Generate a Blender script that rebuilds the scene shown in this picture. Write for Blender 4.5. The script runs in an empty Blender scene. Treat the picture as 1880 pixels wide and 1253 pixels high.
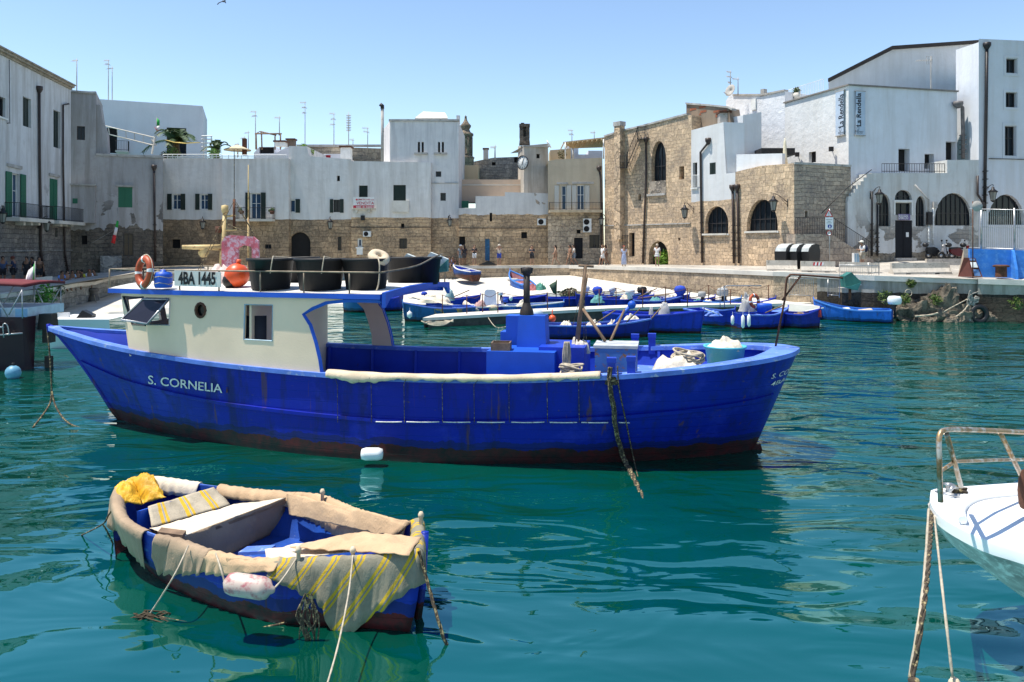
import bpy, math, random
from mathutils import Vector, Matrix, noise
from mathutils.geometry import tessellate_polygon
random.seed(7)
R = math.radians
SC = bpy.context.scene
COL = SC.collection
# ---------------------------------------------------------------- camera, sky, sun, exposure
FX, CX, HY, EYE = 1440.0, 940.0, 452.0, 4.3      # focal length in photo pixels, principal column, horizon row, eye height (m)
cam_d = bpy.data.cameras.new('camera'); cam = bpy.data.objects.new('camera', cam_d); COL.objects.link(cam)
cam.location = (0, 0, EYE); cam.rotation_euler = (R(90), 0, 0)
cam_d.sensor_width = 36; cam_d.lens = 36*FX/1880; cam_d.shift_y = -(626.5-HY)/1880
cam_d.clip_start = .1; cam_d.clip_end = 3000
SC.camera = cam
SUN = Vector((-.345, -.022, .938)).normalized()
wd = bpy.data.worlds.new('World'); SC.world = wd; wd.use_nodes = True
nt = wd.node_tree; nt.nodes.clear()
sky = nt.nodes.new('ShaderNodeTexSky'); sky.sky_type = 'NISHITA'; sky.sun_disc = False
sky.sun_elevation = math.asin(SUN.z); sky.sun_rotation = math.atan2(SUN.x, SUN.y)
sky.altitude = 0; sky.air_density = 1.0; sky.dust_density = 0.0; sky.ozone_density = 2.0
bg = nt.nodes.new('ShaderNodeBackground'); bg.inputs[1].default_value = .135
wo = nt.nodes.new('ShaderNodeOutputWorld')
nt.links.new(sky.outputs[0], bg.inputs[0]); nt.links.new(bg.outputs[0], wo.inputs[0])
sl = bpy.data.lights.new('sun', 'SUN'); sl.energy = 5.0; sl.angle = R(.5); sl.color = (1, .95, .86)
so = bpy.data.objects.new('sun', sl); COL.objects.link(so)
so.rotation_euler = SUN.to_track_quat('Z', 'Y').to_euler(); so.location = (0, 0, 60)
SC.view_settings.view_transform = 'Standard'; SC.view_settings.look = 'None'
SC.view_settings.exposure = 0.6; SC.view_settings.gamma = 1

# ---------------------------------------------------------------- geometry helpers
def P(x, y, D): return Vector(((x-CX)/FX*D, D, EYE-(y-HY)/FX*D))
def Wz(x, y, z=0.0): return P(x, y, (EYE-z)*FX/(y-HY))
MW = {}
def mw(o): return MW.get(o.name, Matrix.Identity(4)) if o else Matrix.Identity(4)
class MB:
    def __init__(s): s.v = []; s.f = []; s.m = []; s.uv = []; s.sm = []
    def add(s, vs, fs, m=0, uv=None, smooth=False):
        b = len(s.v); s.v += [Vector(p) for p in vs]
        for i, f in enumerate(fs):
            s.f.append([b+k for k in f]); s.m.append(m); s.sm.append(smooth)
            s.uv.append([uv[k] for k in f] if uv else None)
    def box(s, c, sz, rot=None, m=0, taper=1.0):
        c = Vector(c); x, y, z = sz[0]/2, sz[1]/2, sz[2]/2
        vs = [Vector(((x if i & 1 else -x)*(taper if i & 4 else 1), (y if i & 2 else -y)*(taper if i & 4 else 1), z if i & 4 else -z)) for i in range(8)]
        if rot is not None:
            if isinstance(rot, (int, float)): rot = Matrix.Rotation(rot, 3, 'Z')
            vs = [rot @ v for v in vs]
        s.add([v+c for v in vs], [(0,2,3,1),(4,5,7,6),(0,1,5,4),(2,6,7,3),(0,4,6,2),(1,3,7,5)], m)
    def tube(s, pts, r, n=6, m=0, closed=False, cap=True):
        pts = [Vector(p) for p in pts]; N = len(pts); rs = r if isinstance(r, (list, tuple)) else [r]*N
        vs = []; up = Vector((0.13, .21, 1)).normalized(); prev = None
        for i, p in enumerate(pts):
            a = pts[(i-1) % N] if (closed or i > 0) else p; b = pts[(i+1) % N] if (closed or i < N-1) else p
            t = (b-a); t = t.normalized() if t.length > 1e-9 else Vector((0,0,1))
            if prev is None:
                u = t.cross(up); u = u if u.length > .05 else t.cross(Vector((1,0,0))); u.normalize()
            else:
                u = prev-t*prev.dot(t); u = u.normalized() if u.length > 1e-6 else t.cross(up).normalized()
            prev = u; w = t.cross(u)
            for k in range(n):
                q = 2*math.pi*k/n; vs.append(p+(u*math.cos(q)+w*math.sin(q))*rs[i])
        fs = [(i*n+k, i*n+(k+1) % n, ((i+1) % N)*n+(k+1) % n, ((i+1) % N)*n+k) for i in range(N if closed else N-1) for k in range(n)]
        s.add(vs, fs, m, smooth=n > 4)
        if cap and not closed:
            b = len(s.v)-N*n
            s.f.append([b+k for k in range(n)][::-1]); s.f.append([b+(N-1)*n+k for k in range(n)])
            s.m += [m, m]; s.sm += [False, False]; s.uv += [None, None]
    def lathe(s, prof, c=(0,0,0), rot=None, n=16, m=0, sx=1, sy=1):
        c = Vector(c); vs = []
        for r, z in prof:
            for k in range(n):
                q = 2*math.pi*k/n; v = Vector((r*math.cos(q)*sx, r*math.sin(q)*sy, z))
                if rot is not None: v = rot @ v
                vs.append(v+c)
        fs = [(i*n+k, i*n+(k+1) % n, (i+1)*n+(k+1) % n, (i+1)*n+k) for i in range(len(prof)-1) for k in range(n)]
        s.add(vs, fs, m, smooth=True)
    def ball(s, c, r, n=12, m=0, sx=1, sy=1, sz=1, jit=0, rot=None):
        k = max(4, n//2); c = Vector(c); b = len(s.v)
        s.lathe([(max(1e-4, math.sin(math.pi*i/k))*r, -math.cos(math.pi*i/k)*r*sz) for i in range(k+1)], c, rot, n, m, sx, sy)
        if jit:
            for i in range(b, len(s.v)):
                d = s.v[i]-c; s.v[i] = c+d*(1+jit*noise.noise(d/r*2.1+c*7))
    def grid(s, rows, m=0, close=False, smooth=True, flip=False, uv=None):
        n = len(rows[0]); vs = [p for r in rows for p in r]; c = n if close else n-1
        fs = [(i*n+k, i*n+(k+1) % n, (i+1)*n+(k+1) % n, (i+1)*n+k) for i in range(len(rows)-1) for k in range(c)]
        if flip: fs = [f[::-1] for f in fs]
        s.add(vs, fs, m, smooth=smooth, uv=[q for r in uv for q in r] if uv else None)
    def prism(s, poly, vec, m=0, mside=None, cap0=True, cap1=True):
        poly = [Vector(p) for p in poly]; vec = Vector(vec); n = len(poly); tr = tessellate_polygon([poly])
        if cap0: s.add(poly, [t for t in tr], m)
        if cap1: s.add([p+vec for p in poly], [t[::-1] for t in tr], m)
        s.add(poly+[p+vec for p in poly], [(i, (i+1) % n, n+(i+1) % n, n+i) for i in range(n)], m if mside is None else mside)
    def build(s, name, mats, parent=None, world=True, thick=0):
        me = bpy.data.meshes.new(name)
        M = mw(parent).inverted() if (world and parent) else None
        vs = [(M @ v) if M else v for v in s.v]
        me.from_pydata([tuple(v) for v in vs], [], s.f)
        if not isinstance(mats, (list, tuple)): mats = [mats]
        for mt in mats: me.materials.append(mt)
        for p, mi, sm in zip(me.polygons, s.m, s.sm): p.material_index = min(mi, len(mats)-1); p.use_smooth = sm
        if any(u for u in s.uv):
            ul = me.uv_layers.new(name='UVMap'); li = 0
            for f, u in zip(s.f, s.uv):
                for k in range(len(f)):
                    if u: ul.data[li].uv = u[k]
                    li += 1
        me.validate(); me.update()
        o = bpy.data.objects.new(name, me); COL.objects.link(o)
        if parent: o.parent = parent; MW[o.name] = mw(parent)
        if thick:
            md = o.modifiers.new('thickness', 'SOLIDIFY'); md.thickness = thick; md.offset = 0
        return o
def tag(o, label=None, cat=None, group=None, kind=None):
    if label: o['label'] = label
    if cat: o['category'] = cat
    if group: o['group'] = group
    if kind: o['kind'] = kind
    return o
def root(name, loc, label, cat, group=None, rz=0):
    o = bpy.data.objects.new(name, None); COL.objects.link(o); o.empty_display_size = .2
    o.location = loc; o.rotation_euler = (0, 0, rz)
    MW[o.name] = Matrix.Translation(Vector(loc)) @ Matrix.Rotation(rz, 4, 'Z')
    return tag(o, label, cat, group)
def copy_tree(o, parent=None, loc=None, rz=None):
    c = o.copy(); COL.objects.link(c); c.parent = parent
    if loc is not None: c.location = loc
    if rz is not None: c.rotation_euler = (0, 0, rz)
    for ch in list(o.children): copy_tree(ch, c)
    return c
def bez(p, n=12):       # smooth curve through the points (Catmull-Rom)
    p = [Vector(q) for q in p]; out = []
    for i in range(len(p)-1):
        a = p[max(i-1, 0)]; b = p[i]; c = p[i+1]; d = p[min(i+2, len(p)-1)]
        for k in range(n):
            t = k/n; out.append(.5*((2*b)+(c-a)*t+(2*a-5*b+4*c-d)*t*t+(-a+3*b-3*c+d)*t**3))
    return out+[p[-1]]
def interp(xs, ys, x):
    if x <= xs[0]: return ys[0]
    for i in range(len(xs)-1):
        if x <= xs[i+1]:
            t = (x-xs[i])/(xs[i+1]-xs[i]); return ys[i]+(ys[i+1]-ys[i])*t
    return ys[-1]
def text_mesh(s, size=1.0, bold=0.0):   # (verts2d, faces) of a line of lettering, centred
    cu = bpy.data.curves.new('lettering', 'FONT'); cu.body = s; cu.size = size; cu.align_x = 'CENTER'; cu.align_y = 'CENTER'; cu.offset = bold
    cu.resolution_u = 3
    ob = bpy.data.objects.new('lettering', cu); COL.objects.link(ob)
    dg = bpy.context.evaluated_depsgraph_get(); me = bpy.data.meshes.new_from_object(ob.evaluated_get(dg))
    vs = [(v.co.x, v.co.y) for v in me.vertices]; fs = [list(p.vertices) for p in me.polygons]
    bpy.data.objects.remove(ob); bpy.data.curves.remove(cu); bpy.data.meshes.remove(me)
    return vs, fs
def lettering(mb, s, c, ux, uy, size, m=0, bold=0.0, width=None):
    vs, fs = text_mesh(s, size, bold); ux = Vector(ux); uy = Vector(uy); c = Vector(c)
    k = 1
    if width: w = max(v[0] for v in vs)-min(v[0] for v in vs); k = width/w
    mb.add([c+ux*v[0]*k+uy*v[1] for v in vs], fs, m)

# ---------------------------------------------------------------- materials
MATS = {}
class NT:
    def __init__(s, name):
        s.mat = bpy.data.materials.new(name); s.mat.use_nodes = True; s.t = s.mat.node_tree; s.t.nodes.clear()
        s.out = s.n('OutputMaterial'); s.p = s.n('BsdfPrincipled'); s.l(s.p.outputs[0], s.out.inputs[0])
    def n(s, t, **k):
        o = s.t.nodes.new('ShaderNode'+t)
        for a, b in k.items(): setattr(o, a, b)
        return o
    def l(s, a, b): s.t.links.new(a, b)
    def val(s, sock, v):
        if hasattr(v, 'node'): s.l(v, sock)
        else: sock.default_value = v
    def coords(s, kind='Object'):
        if kind == 'World': return s.n('NewGeometry').outputs['Position']
        return s.n('TexCoord').outputs[kind]
    def mapping(s, v, scale=(1,1,1), rot=(0,0,0), loc=(0,0,0)):
        m = s.n('Mapping'); s.l(v, m.inputs[0]); m.inputs['Scale'].default_value = scale; m.inputs['Rotation'].default_value = rot; m.inputs['Location'].default_value = loc
        return m.outputs[0]
    def noise(s, v, scale, detail=4, rough=.55, dist=0):
        o = s.n('TexNoise'); s.l(v, o.inputs['Vector']); o.inputs['Scale'].default_value = scale; o.inputs['Detail'].default_value = detail
        o.inputs['Roughness'].default_value = rough; o.inputs['Distortion'].default_value = dist
        return o.outputs['Fac']
    def ramp(s, f, a, b, lo=0, hi=1):
        o = s.n('MapRange'); s.l(f, o.inputs[0]); o.inputs[1].default_value = a; o.inputs[2].default_value = b; o.inputs[3].default_value = lo; o.inputs[4].default_value = hi
        return o.outputs[0]
    def math(s, op, a, b=0.0, clamp=False):
        o = s.n('Math', operation=op); o.use_clamp = clamp; s.val(o.inputs[0], a); s.val(o.inputs[1], b); return o.outputs[0]
    def mix(s, f, a, b, mode='MIX'):
        o = s.n('Mix', data_type='RGBA', blend_type=mode); s.val(o.inputs[0], f)
        s.val(o.inputs[6], a if hasattr(a, 'node') else (*a, 1)); s.val(o.inputs[7], b if hasattr(b, 'node') else (*b, 1)); return o.outputs[2]
    def bump(s, h, strength=.3, dist=.02, normal=None):
        o = s.n('Bump'); s.l(h, o.inputs['Height']); o.inputs['Strength'].default_value = strength; o.inputs['Distance'].default_value = dist
        if normal: s.l(normal, o.inputs['Normal'])
        return o.outputs[0]
    def fin(s, col, rough=.6, normal=None, metal=0, spec=.4):
        s.val(s.p.inputs['Base Color'], col if hasattr(col, 'node') else (*col, 1)); s.val(s.p.inputs['Roughness'], rough)
        s.p.inputs['Metallic'].default_value = metal; s.p.inputs['Specular IOR Level'].default_value = spec
        if normal: s.l(normal, s.p.inputs['Normal'])
        return s.mat
def mat(name, col, rough=.6, var=.25, scale=3.0, metal=0, bump=.1, stain=None, sfac=(.55, .7), spec=.4, fine=30):
    """painted, cloth or metal surface: colour drifting a little with noise, optional stains of another colour"""
    if name in MATS: return MATS[name]
    s = NT(name); v = s.coords('Object'); n1 = s.noise(v, scale); c = s.mix(s.ramp(n1, .3, .7), tuple(x*(1-var) for x in col), tuple(min(1, x*(1+var*.5)) for x in col))
    if stain:
        n2 = s.noise(v, scale*2.3, 6, .65); c = s.mix(s.ramp(n2, *sfac), c, stain)
    b = s.bump(s.noise(v, fine, 3), bump, .01)
    MATS[name] = s.fin(c, rough, b, metal, spec); return MATS[name]
def wall_mat(name, plaster, stone=(.36,.28,.19), split=None, soft=.4, patch=.66, dirt=(.30,.27,.24), dirty=.5, bw=.62, bh=.30, rough_wall=.35, stone_dark=.45, base_dark=0.0, bumpy=1.0):
    """masonry below the height `split`, plaster above it, plaster fallen off in patches, streaks of dirt; no split = all stone"""
    s = NT(name); uv = s.coords('UV'); w = s.coords('World')
    br = s.n('TexBrick'); 
    wob = s.noise(w, .9, 3)
    uv2 = s.n('VectorMath', operation='ADD'); s.l(uv, uv2.inputs[0])
    cm = s.n('CombineXYZ'); s.l(s.math('MULTIPLY', s.math('SUBTRACT', s.noise(w, .9, 3), .5), .9), cm.inputs[0]); s.l(s.math('MULTIPLY', s.math('SUBTRACT', wob, .5), .30), cm.inputs[1])
    s.l(cm.outputs[0], uv2.inputs[1]); s.l(uv2.outputs[0], br.inputs['Vector'])
    br.inputs['Scale'].default_value = 1; br.inputs['Mortar Size'].default_value = .016; br.inputs['Mortar Smooth'].default_value = .6
    br.inputs['Brick Width'].default_value = bw; br.inputs['Row Height'].default_value = bh; br.inputs['Bias'].default_value = -.1
    br.inputs['Color1'].default_value = (*[x*1.35 for x in stone], 1); br.inputs['Color2'].default_value = (*[x*.62 for x in stone], 1)
    br.inputs['Mortar'].default_value = (*[x*.42 for x in stone], 1)
    b2 = s.n('TexBrick'); s.l(uv2.outputs[0], b2.inputs['Vector'])
    for k_ in ('Scale','Mortar Size','Mortar Smooth','Bias','Color1','Color2','Mortar'): b2.inputs[k_].default_value = br.inputs[k_].default_value
    b2.inputs['Brick Width'].default_value = bw*.62; b2.inputs['Row Height'].default_value = bh*1.55; b2.offset = .37; msk = s.math('GREATER_THAN', s.noise(w, .42, 3, .6), .52)
    bcol = s.mix(msk, br.outputs[0], b2.outputs[0]); fm = s.n('Mix', data_type='FLOAT'); s.l(msk, fm.inputs[0]); s.l(br.outputs['Fac'], fm.inputs[2]); s.l(b2.outputs['Fac'], fm.inputs[3]); bfac = fm.outputs[0]
    nb = s.noise(w, .8, 8, .78); sc = s.mix(s.math('MULTIPLY', s.ramp(nb, .62, .38), .85), tuple(x*stone_dark for x in (stone[0]*.8, stone[1]*.85, stone[2]*1.0)), bcol)
    sc = s.mix(s.math('MULTIPLY', s.ramp(s.noise(w, 6, 5, .7), .45, .75), .55), sc, tuple(min(1, x*1.35) for x in stone))
    sc = s.mix(s.math('MULTIPLY', s.ramp(s.noise(w, 17, 3, .7), .58, .7), .7), sc, tuple(x*.35 for x in stone))
    h = s.math('ADD', s.math('MULTIPLY', bfac, -1.0), s.math('MULTIPLY', s.noise(w, 7, 5, .7), 1.1))
    bs = s.bump(h, .9*bumpy, .05)
    if split is None:
        MATS[name] = s.fin(sc, .95, bs, 0, .15); return MATS[name]
    pn = s.noise(w, .35, 6, .6); pc = s.mix(s.ramp(pn, .3, .7), tuple(x*.86 for x in plaster), plaster)
    st = s.noise(s.mapping(w, (1.6, 1.6, .16)), 1.0, 6, .65)
    pc = s.mix(s.math('MULTIPLY', s.ramp(st, .44, .64), dirty), pc, dirt)
    pc = s.mix(s.math('MULTIPLY', s.ramp(s.noise(w, 1.7, 7, .75), .5, .66), dirty), pc, tuple(.5*(a+b) for a, b in zip(dirt, plaster)))
    pb = s.bump(s.math('ADD', s.noise(w, 2.2, 4), s.math('MULTIPLY', s.noise(w, 14, 4), .25)), rough_wall, .06)
    z = s.n('SeparateXYZ'); s.l(w, z.inputs[0])
    edge = s.math('ADD', z.outputs[2], s.math('MULTIPLY', s.math('SUBTRACT', s.noise(w, .8, 5, .6), .5), soft*2))
    f = s.math('GREATER_THAN', edge, split)
    pf = s.math('LESS_THAN', s.noise(w, .55, 6, .55, .4), patch)
    lowz = s.ramp(z.outputs[2], split+1.2, split+3.2, 0, 1)
    f2 = s.math('MULTIPLY', f, s.math('MAXIMUM', pf, lowz))
    col = s.mix(f2, s.mix(f, sc, s.mix(.5, sc, tuple(x*.45 for x in plaster))), pc)
    nm = s.n('Mix', data_type='VECTOR'); s.l(f2, nm.inputs[0]); s.l(bs, nm.inputs[4]); s.l(pb, nm.inputs[5])
    MATS[name] = s.fin(col, .92, nm.outputs[1], 0, .15); return MATS[name]
def wrinkle(m, sc=9, st=.5):
    t = m.node_tree; p = next(n for n in t.nodes if n.type == 'BSDF_PRINCIPLED'); s = NT.__new__(NT); s.t = t; s.mat = m; s.p = p; w = s.coords('World')
    n1 = s.noise(s.mapping(w, (1, 1, .45)), sc, 4, .6, 1.6); r = s.math('ABSOLUTE', s.math('SUBTRACT', n1, .5)); b = s.bump(s.math('ADD', s.math('MULTIPLY', r, -1.0), s.math('MULTIPLY', s.noise(w, 160, 1), .10)), st, .035); s.l(b, p.inputs['Normal']); return m
def glass(name='window_glass', col=(.015,.02,.025), rough=.08):
    if name in MATS: return MATS[name]
    s = NT(name); MATS[name] = s.fin(col, rough, s.bump(s.noise(s.coords('World'), 1.5, 2), .05, .02), 0, .22); return MATS[name]
def louvre(name, col):
    if name in MATS: return MATS[name]
    s = NT(name); w = s.coords('World'); z = s.n('SeparateXYZ'); s.l(w, z.inputs[0])
    fr = s.math('FRACT', s.math('MULTIPLY', z.outputs[2], 11.0)); c = s.mix(fr, tuple(x*.5 for x in col), col)
    MATS[name] = s.fin(c, .55, s.bump(fr, .6, .02)); return MATS[name]

# water: teal body with a clear rippled surface
def water_mat():
    s = NT('harbour_water'); w = s.coords('World')
    m1 = s.mapping(w, (.5, 1.0, 1)); m2 = s.mapping(w, (.7, 1.5, 1), (0, 0, .35)); m3 = s.mapping(w, (.55, 1.7, 1), (0, 0, -.25))
    big = s.noise(m1, .31, 2, .45, .6); mid = s.noise(m2, .62, 2, .5, 1.2); fine = s.noise(m3, 3.0, 2, .5, .6)
    z = s.n('SeparateXYZ'); s.l(w, z.inputs[0])
    patchy = s.ramp(s.noise(w, .16, 2), .35, .7, .6, 1.3)
    dist = s.math('MAXIMUM', s.ramp(z.outputs[1], 8, 22, .0, 1.0), s.ramp(z.outputs[0], 4, 9, 0, .55))
    k = s.math('MULTIPLY', dist, patchy)
    h = s.math('ADD', s.math('MULTIPLY', big, 1.25), s.math('ADD', s.math('MULTIPLY', mid, s.math('ADD', s.math('MULTIPLY', k, .62), .20)), s.math('MULTIPLY', fine, s.math('ADD', s.math('MULTIPLY', k, .055), .006))))
    nb = s.bump(h, 1.0, .28)
    c = s.mix(s.ramp(s.noise(w, .12, 3), .35, .65), (0.0, .034, .019), (0.0, .056, .044))
    s.fin(c, .01, nb, 0, .5); s.p.inputs['IOR'].default_value = 2.9; s.p.inputs['Specular Tint'].default_value = (.28, .92, 1, 1)
    MATS['water'] = s.mat; return s.mat
# ---------------------------------------------------------------- water, quays, slipways
def sheet(name, tris, mats, thick=None):
    mb = MB()
    for poly in tris: mb.add(poly, tessellate_polygon([poly]) if len(poly) > 3 else [tuple(range(3))])
    for i, f in enumerate(mb.f):        # face up
        a, b, c = (mb.v[k] for k in f[:3])
        if (b-a).cross(c-a).z < 0: mb.f[i] = f[::-1]
    return mb
wm = water_mat(); mb = MB(); mb.add([(-160,-30,0),(160,-30,0),(160,140,0),(-160,140,0)], [(0,1,2,3)]); tag(mb.build('water', wm), kind='structure')
def paving(name, col, col2, scale=1.2, slab=None, rough=.85):
    s = NT(name); w = s.coords('World'); c = s.mix(s.ramp(s.noise(w, scale, 6, .7), .3, .7), col, col2)
    c = s.mix(s.math('MULTIPLY', s.ramp(s.noise(w, .35, 5, .6), .5, .7), .6), c, tuple(x*.6 for x in col2))
    h = s.noise(w, 9, 4)
    if slab:
        br = s.n('TexBrick'); s.l(w, br.inputs['Vector']); br.inputs['Scale'].default_value = 1; br.inputs['Brick Width'].default_value = slab[0]; br.inputs['Row Height'].default_value = slab[1]
        br.inputs['Mortar Size'].default_value = .012; br.inputs['Color1'].default_value = (1,1,1,1); br.inputs['Color2'].default_value = (.82,.82,.82,1); br.inputs['Mortar'].default_value = (.4,.4,.4,1)
        c = s.mix(1.0, c, br.outputs[0], 'MULTIPLY')
    MATS[name] = s.fin(c, rough, s.bump(h, .3, .02), 0, .2); return MATS[name]
M_quay = paving('quay_paving', (.50,.46,.40), (.36,.33,.29), slab=(1.2,.8))
M_slip = paving('slipway_concrete', (.66,.62,.55), (.50,.47,.41), .8)
M_conc = mat('weathered_concrete', (.42,.40,.37), .9, .3, 1.5, bump=.5, stain=(.16,.15,.13), spec=.15)
M_qstone = wall_mat('quay_stone', None, (.54,.41,.27), None, bw=.95, bh=.40, stone_dark=.5)
M_gstone = wall_mat('grey_quay_stone', None, (.42,.40,.35), None, bw=.7, bh=.34, stone_dark=.5)
M_sea = wall_mat('sea_wall_blocks', (.40,.37,.31), (.075,.062,.046), 1.55, .12, patch=1.1, dirt=(.10,.09,.06), dirty=.75, bw=1.2, bh=.5)
E = {k: P(*k, d) for k, d in {(1046,487.8):66,(1180,491):58,(1300,495):53,(1420,499.5):48.5,(1605,507):46,(1880,515.5):44.5,(2250,522):43}.items()}
E = list(E.values())
foot = [P(1090,487,68), P(1112,486,67.1), P(1188,486,63.4), P(1270,487,59.7), P(1350,488,56.1), P(1458,490,51.6), P(1558,483,54.2), P(1660,475.5,54.6), P(1800,476,55.2), P(2250,480,56)]
far_e = [P(690,489.5,68), P(805,489,67.5), P(1010,488,66.5), E[0]]
fw = [P(440,489,70), P(700,487.5,70), P(842,486.5,70), P(1005,486.5,69), P(1090,487,68)]
left_e = [P(0,541,39), P(64,532,43), P(126,521,49.5), P(160,518,52), P(215,508,57), P(300,497,62)]
tris = []
def strip(a, b):
    i = j = 0
    while i < len(a)-1 or j < len(b)-1:
        if j == len(b)-1 or (i < len(a)-1 and a[i+1].x < b[j+1].x): tris.append([a[i], a[i+1], b[j]]); i += 1
        else: tris.append([a[i], b[j+1], b[j]]); j += 1
strip(far_e, fw); strip(E, foot)
tris.append([left_e[-1], P(560,492,66), P(690,489.5,68), P(440,489,70), P(300,489,66)])
drop_back = [left_e[-1], P(560,492,66), P(690,489.5,68)]
lw = [P(-300,545,38), P(-60,540,40)]+left_e
lb = [P(-500,530,44), P(-60,524,46), P(0,518,49.5), P(60,512,54), P(130,505,60.5), P(300,493,63)]
strip(lw, lb)
mb = sheet('quay', tris, None); tag(mb.build('quay', M_quay), kind='structure')
def drop(line, z0, name, mt, label, batter=0.0, cap=None):
    """a masonry wall under an edge line, down to z0, with a cap course proud of it"""
    r = root(name, line[len(line)//2].copy()*1, label, 'quay wall'); mb = MB(); u = 0
    for a, b in zip(line[:-1], line[1:]):
        L = (b-a).to_2d().length; d = Vector((-(b-a).y, (b-a).x, 0)).normalized()
        if d.y > 0: d = -d
        k = max(1, int(L/2)); 
        for q in range(k):
            p0 = a.lerp(b, q/k); p1 = a.lerp(b, (q+1)/k); z = z0 if not callable(z0) else None
            za = z0(p0) if z is None else z0; zb = z0(p1) if z is None else z0
            mb.add([(p0.x+d.x*batter, p0.y+d.y*batter, za), (p1.x+d.x*batter, p1.y+d.y*batter, zb), p1-Vector((0,0,.004)), p0-Vector((0,0,.004))], [(0,1,2,3)], 0,
                   [(u+L*q/k, za), (u+L*(q+1)/k, zb), (u+L*(q+1)/k, p1.z), (u+L*q/k, p0.z)])
        u += L
    mb.build('masonry', mt, r)
    if cap:
        m2 = MB(); prof = lambda p, d: [p+d*cap[0]+Vector((0,0,-cap[1])), p+d*cap[0]+Vector((0,0,.02)), p-d*.5+Vector((0,0,.024)), p-d*.5+Vector((0,0,-cap[1]))]
        ds = []
        for i in range(len(line)):
            t = (line[min(i+1, len(line)-1)]-line[max(i-1, 0)]); d = Vector((-t.y, t.x, 0)).normalized(); ds.append(-d if d.y > 0 else d)
        m2.grid([prof(p, d) for p, d in zip(line, ds)], smooth=False, close=True); m2.build('coping', M_slip, r)
    return r
drop(far_e, 1.3, 'quay_wall', M_qstone, 'tan stone retaining wall at the head of the pale slipway', cap=(.08,.22))
drop(drop_back, -.3, 'quay_wall', M_gstone, 'low shaded quay wall behind the large boat wheelhouse', cap=(.08,.22))
drop(E[:4]+[P(1500,502.5,47.4)], .2, 'quay_wall', M_qstone, 'long pale stone quay wall beside the moored blue boats', cap=(.08,.25))
drop([P(1500,502.5,47.4)]+E[4:5]+[P(1795,512.8,45.2)], -.4, 'quay_wall', M_sea, 'pale block quay edge above the jagged rocks', cap=(.10,.28))
drop([P(1795,512.8,45.0)]+[P(1880,515.2,44.3), P(2250,522,42.8)], -.5, 'quay_wall', M_sea, 'dark wet concrete quay end with light top blocks', cap=(.10,.28))
drop(lw, -.5, 'quay_wall', M_gstone, 'grey block sea wall below the seated people', batter=.1, cap=(.05,.2))
# slipway: a ramp going down into the water
ramp = [P(560,517,66), P(805,513,67.4), P(1010,506.5,66.4), P(1046,506,65.9), P(1180,525,58), P(1300,541,52.5), P(1420,550,48.3), P(1505,561,47.1)]
low = [P(560,545,60), P(700,545.5,60), P(830,548,59.5), P(940,545,59), P(1010,538,59), P(1080,533.5,58), P(1130,535.5,56.5), P(1230,542.5,53.2), P(1330,549.5,49.6), P(1420,555.5,47.3), P(1507,563,45.8)]
tris = []; strip([p for p in low], ramp)
dn = [Vector((p.x*.985, p.y-(4 if p.z < .6 else .25), -.35)) for p in low]
strip(dn, low)
mb = sheet('slipway', tris, None); tag(mb.build('slipway', M_slip), kind='structure')
# small slip on the left
s1 = [Wz(112,574,.30), Wz(200,574,.30), Wz(300,566,.35), Wz(420,560,.4)]; s2 = [P(112,566,51.4), P(150,549,54.5), P(215,534,59), P(300,522,61.6), P(420,514,64)]
tris = []; strip(s1, s2); strip([Vector((p.x, p.y-.9, -.4)) for p in s1], s1)
mb = sheet('ramp', tris, None); tag(mb.build('landing_ramp', M_slip), kind='structure')

# ---------------------------------------------------------------- facades
def on_plane(A, B, x, y, off=0.0):
    t = Vector((B.x-A.x, B.y-A.y, 0)).normalized(); n = Vector((t.y, -t.x, 0))
    A2 = Vector((A.x, A.y, 0))+n*off
    d = Vector(((x-CX)/FX, 1, -(y-HY)/FX)); O = Vector((0, 0, EYE))
    k = n.dot(A2-O)/n.dot(d); return O+d*k
M_frame = mat('white_window_frame', (.68,.68,.65), .5, .15)
M_dkframe = mat('dark_window_frame', (.035,.03,.03), .5)
M_green = louvre('green_louvred_shutter', (.02,.16,.09)); M_dkgreen = louvre('dark_green_shutter', (.006,.022,.018))
M_iron = mat('black_iron', (.02,.02,.022), .5, .3, 5, .3, stain=(.08,.04,.02)); M_pipe = mat('brown_downpipe', (.045,.03,.025), .5, .3)
M_rust = mat('rusty_iron', (.11,.045,.025), .8, .5, 6, .2, .5)
M_glass = glass(); M_blueglass = glass('blue_grey_glass', (.03,.065,.12), .1)
M_inside = mat('dark_interior', (.012,.011,.011), .9)
M_door = mat('dark_door_paint', (.012,.013,.016), .7, spec=.2)
M_whiteshut = louvre('white_louvred_shutter', (.6,.6,.56))
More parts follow.
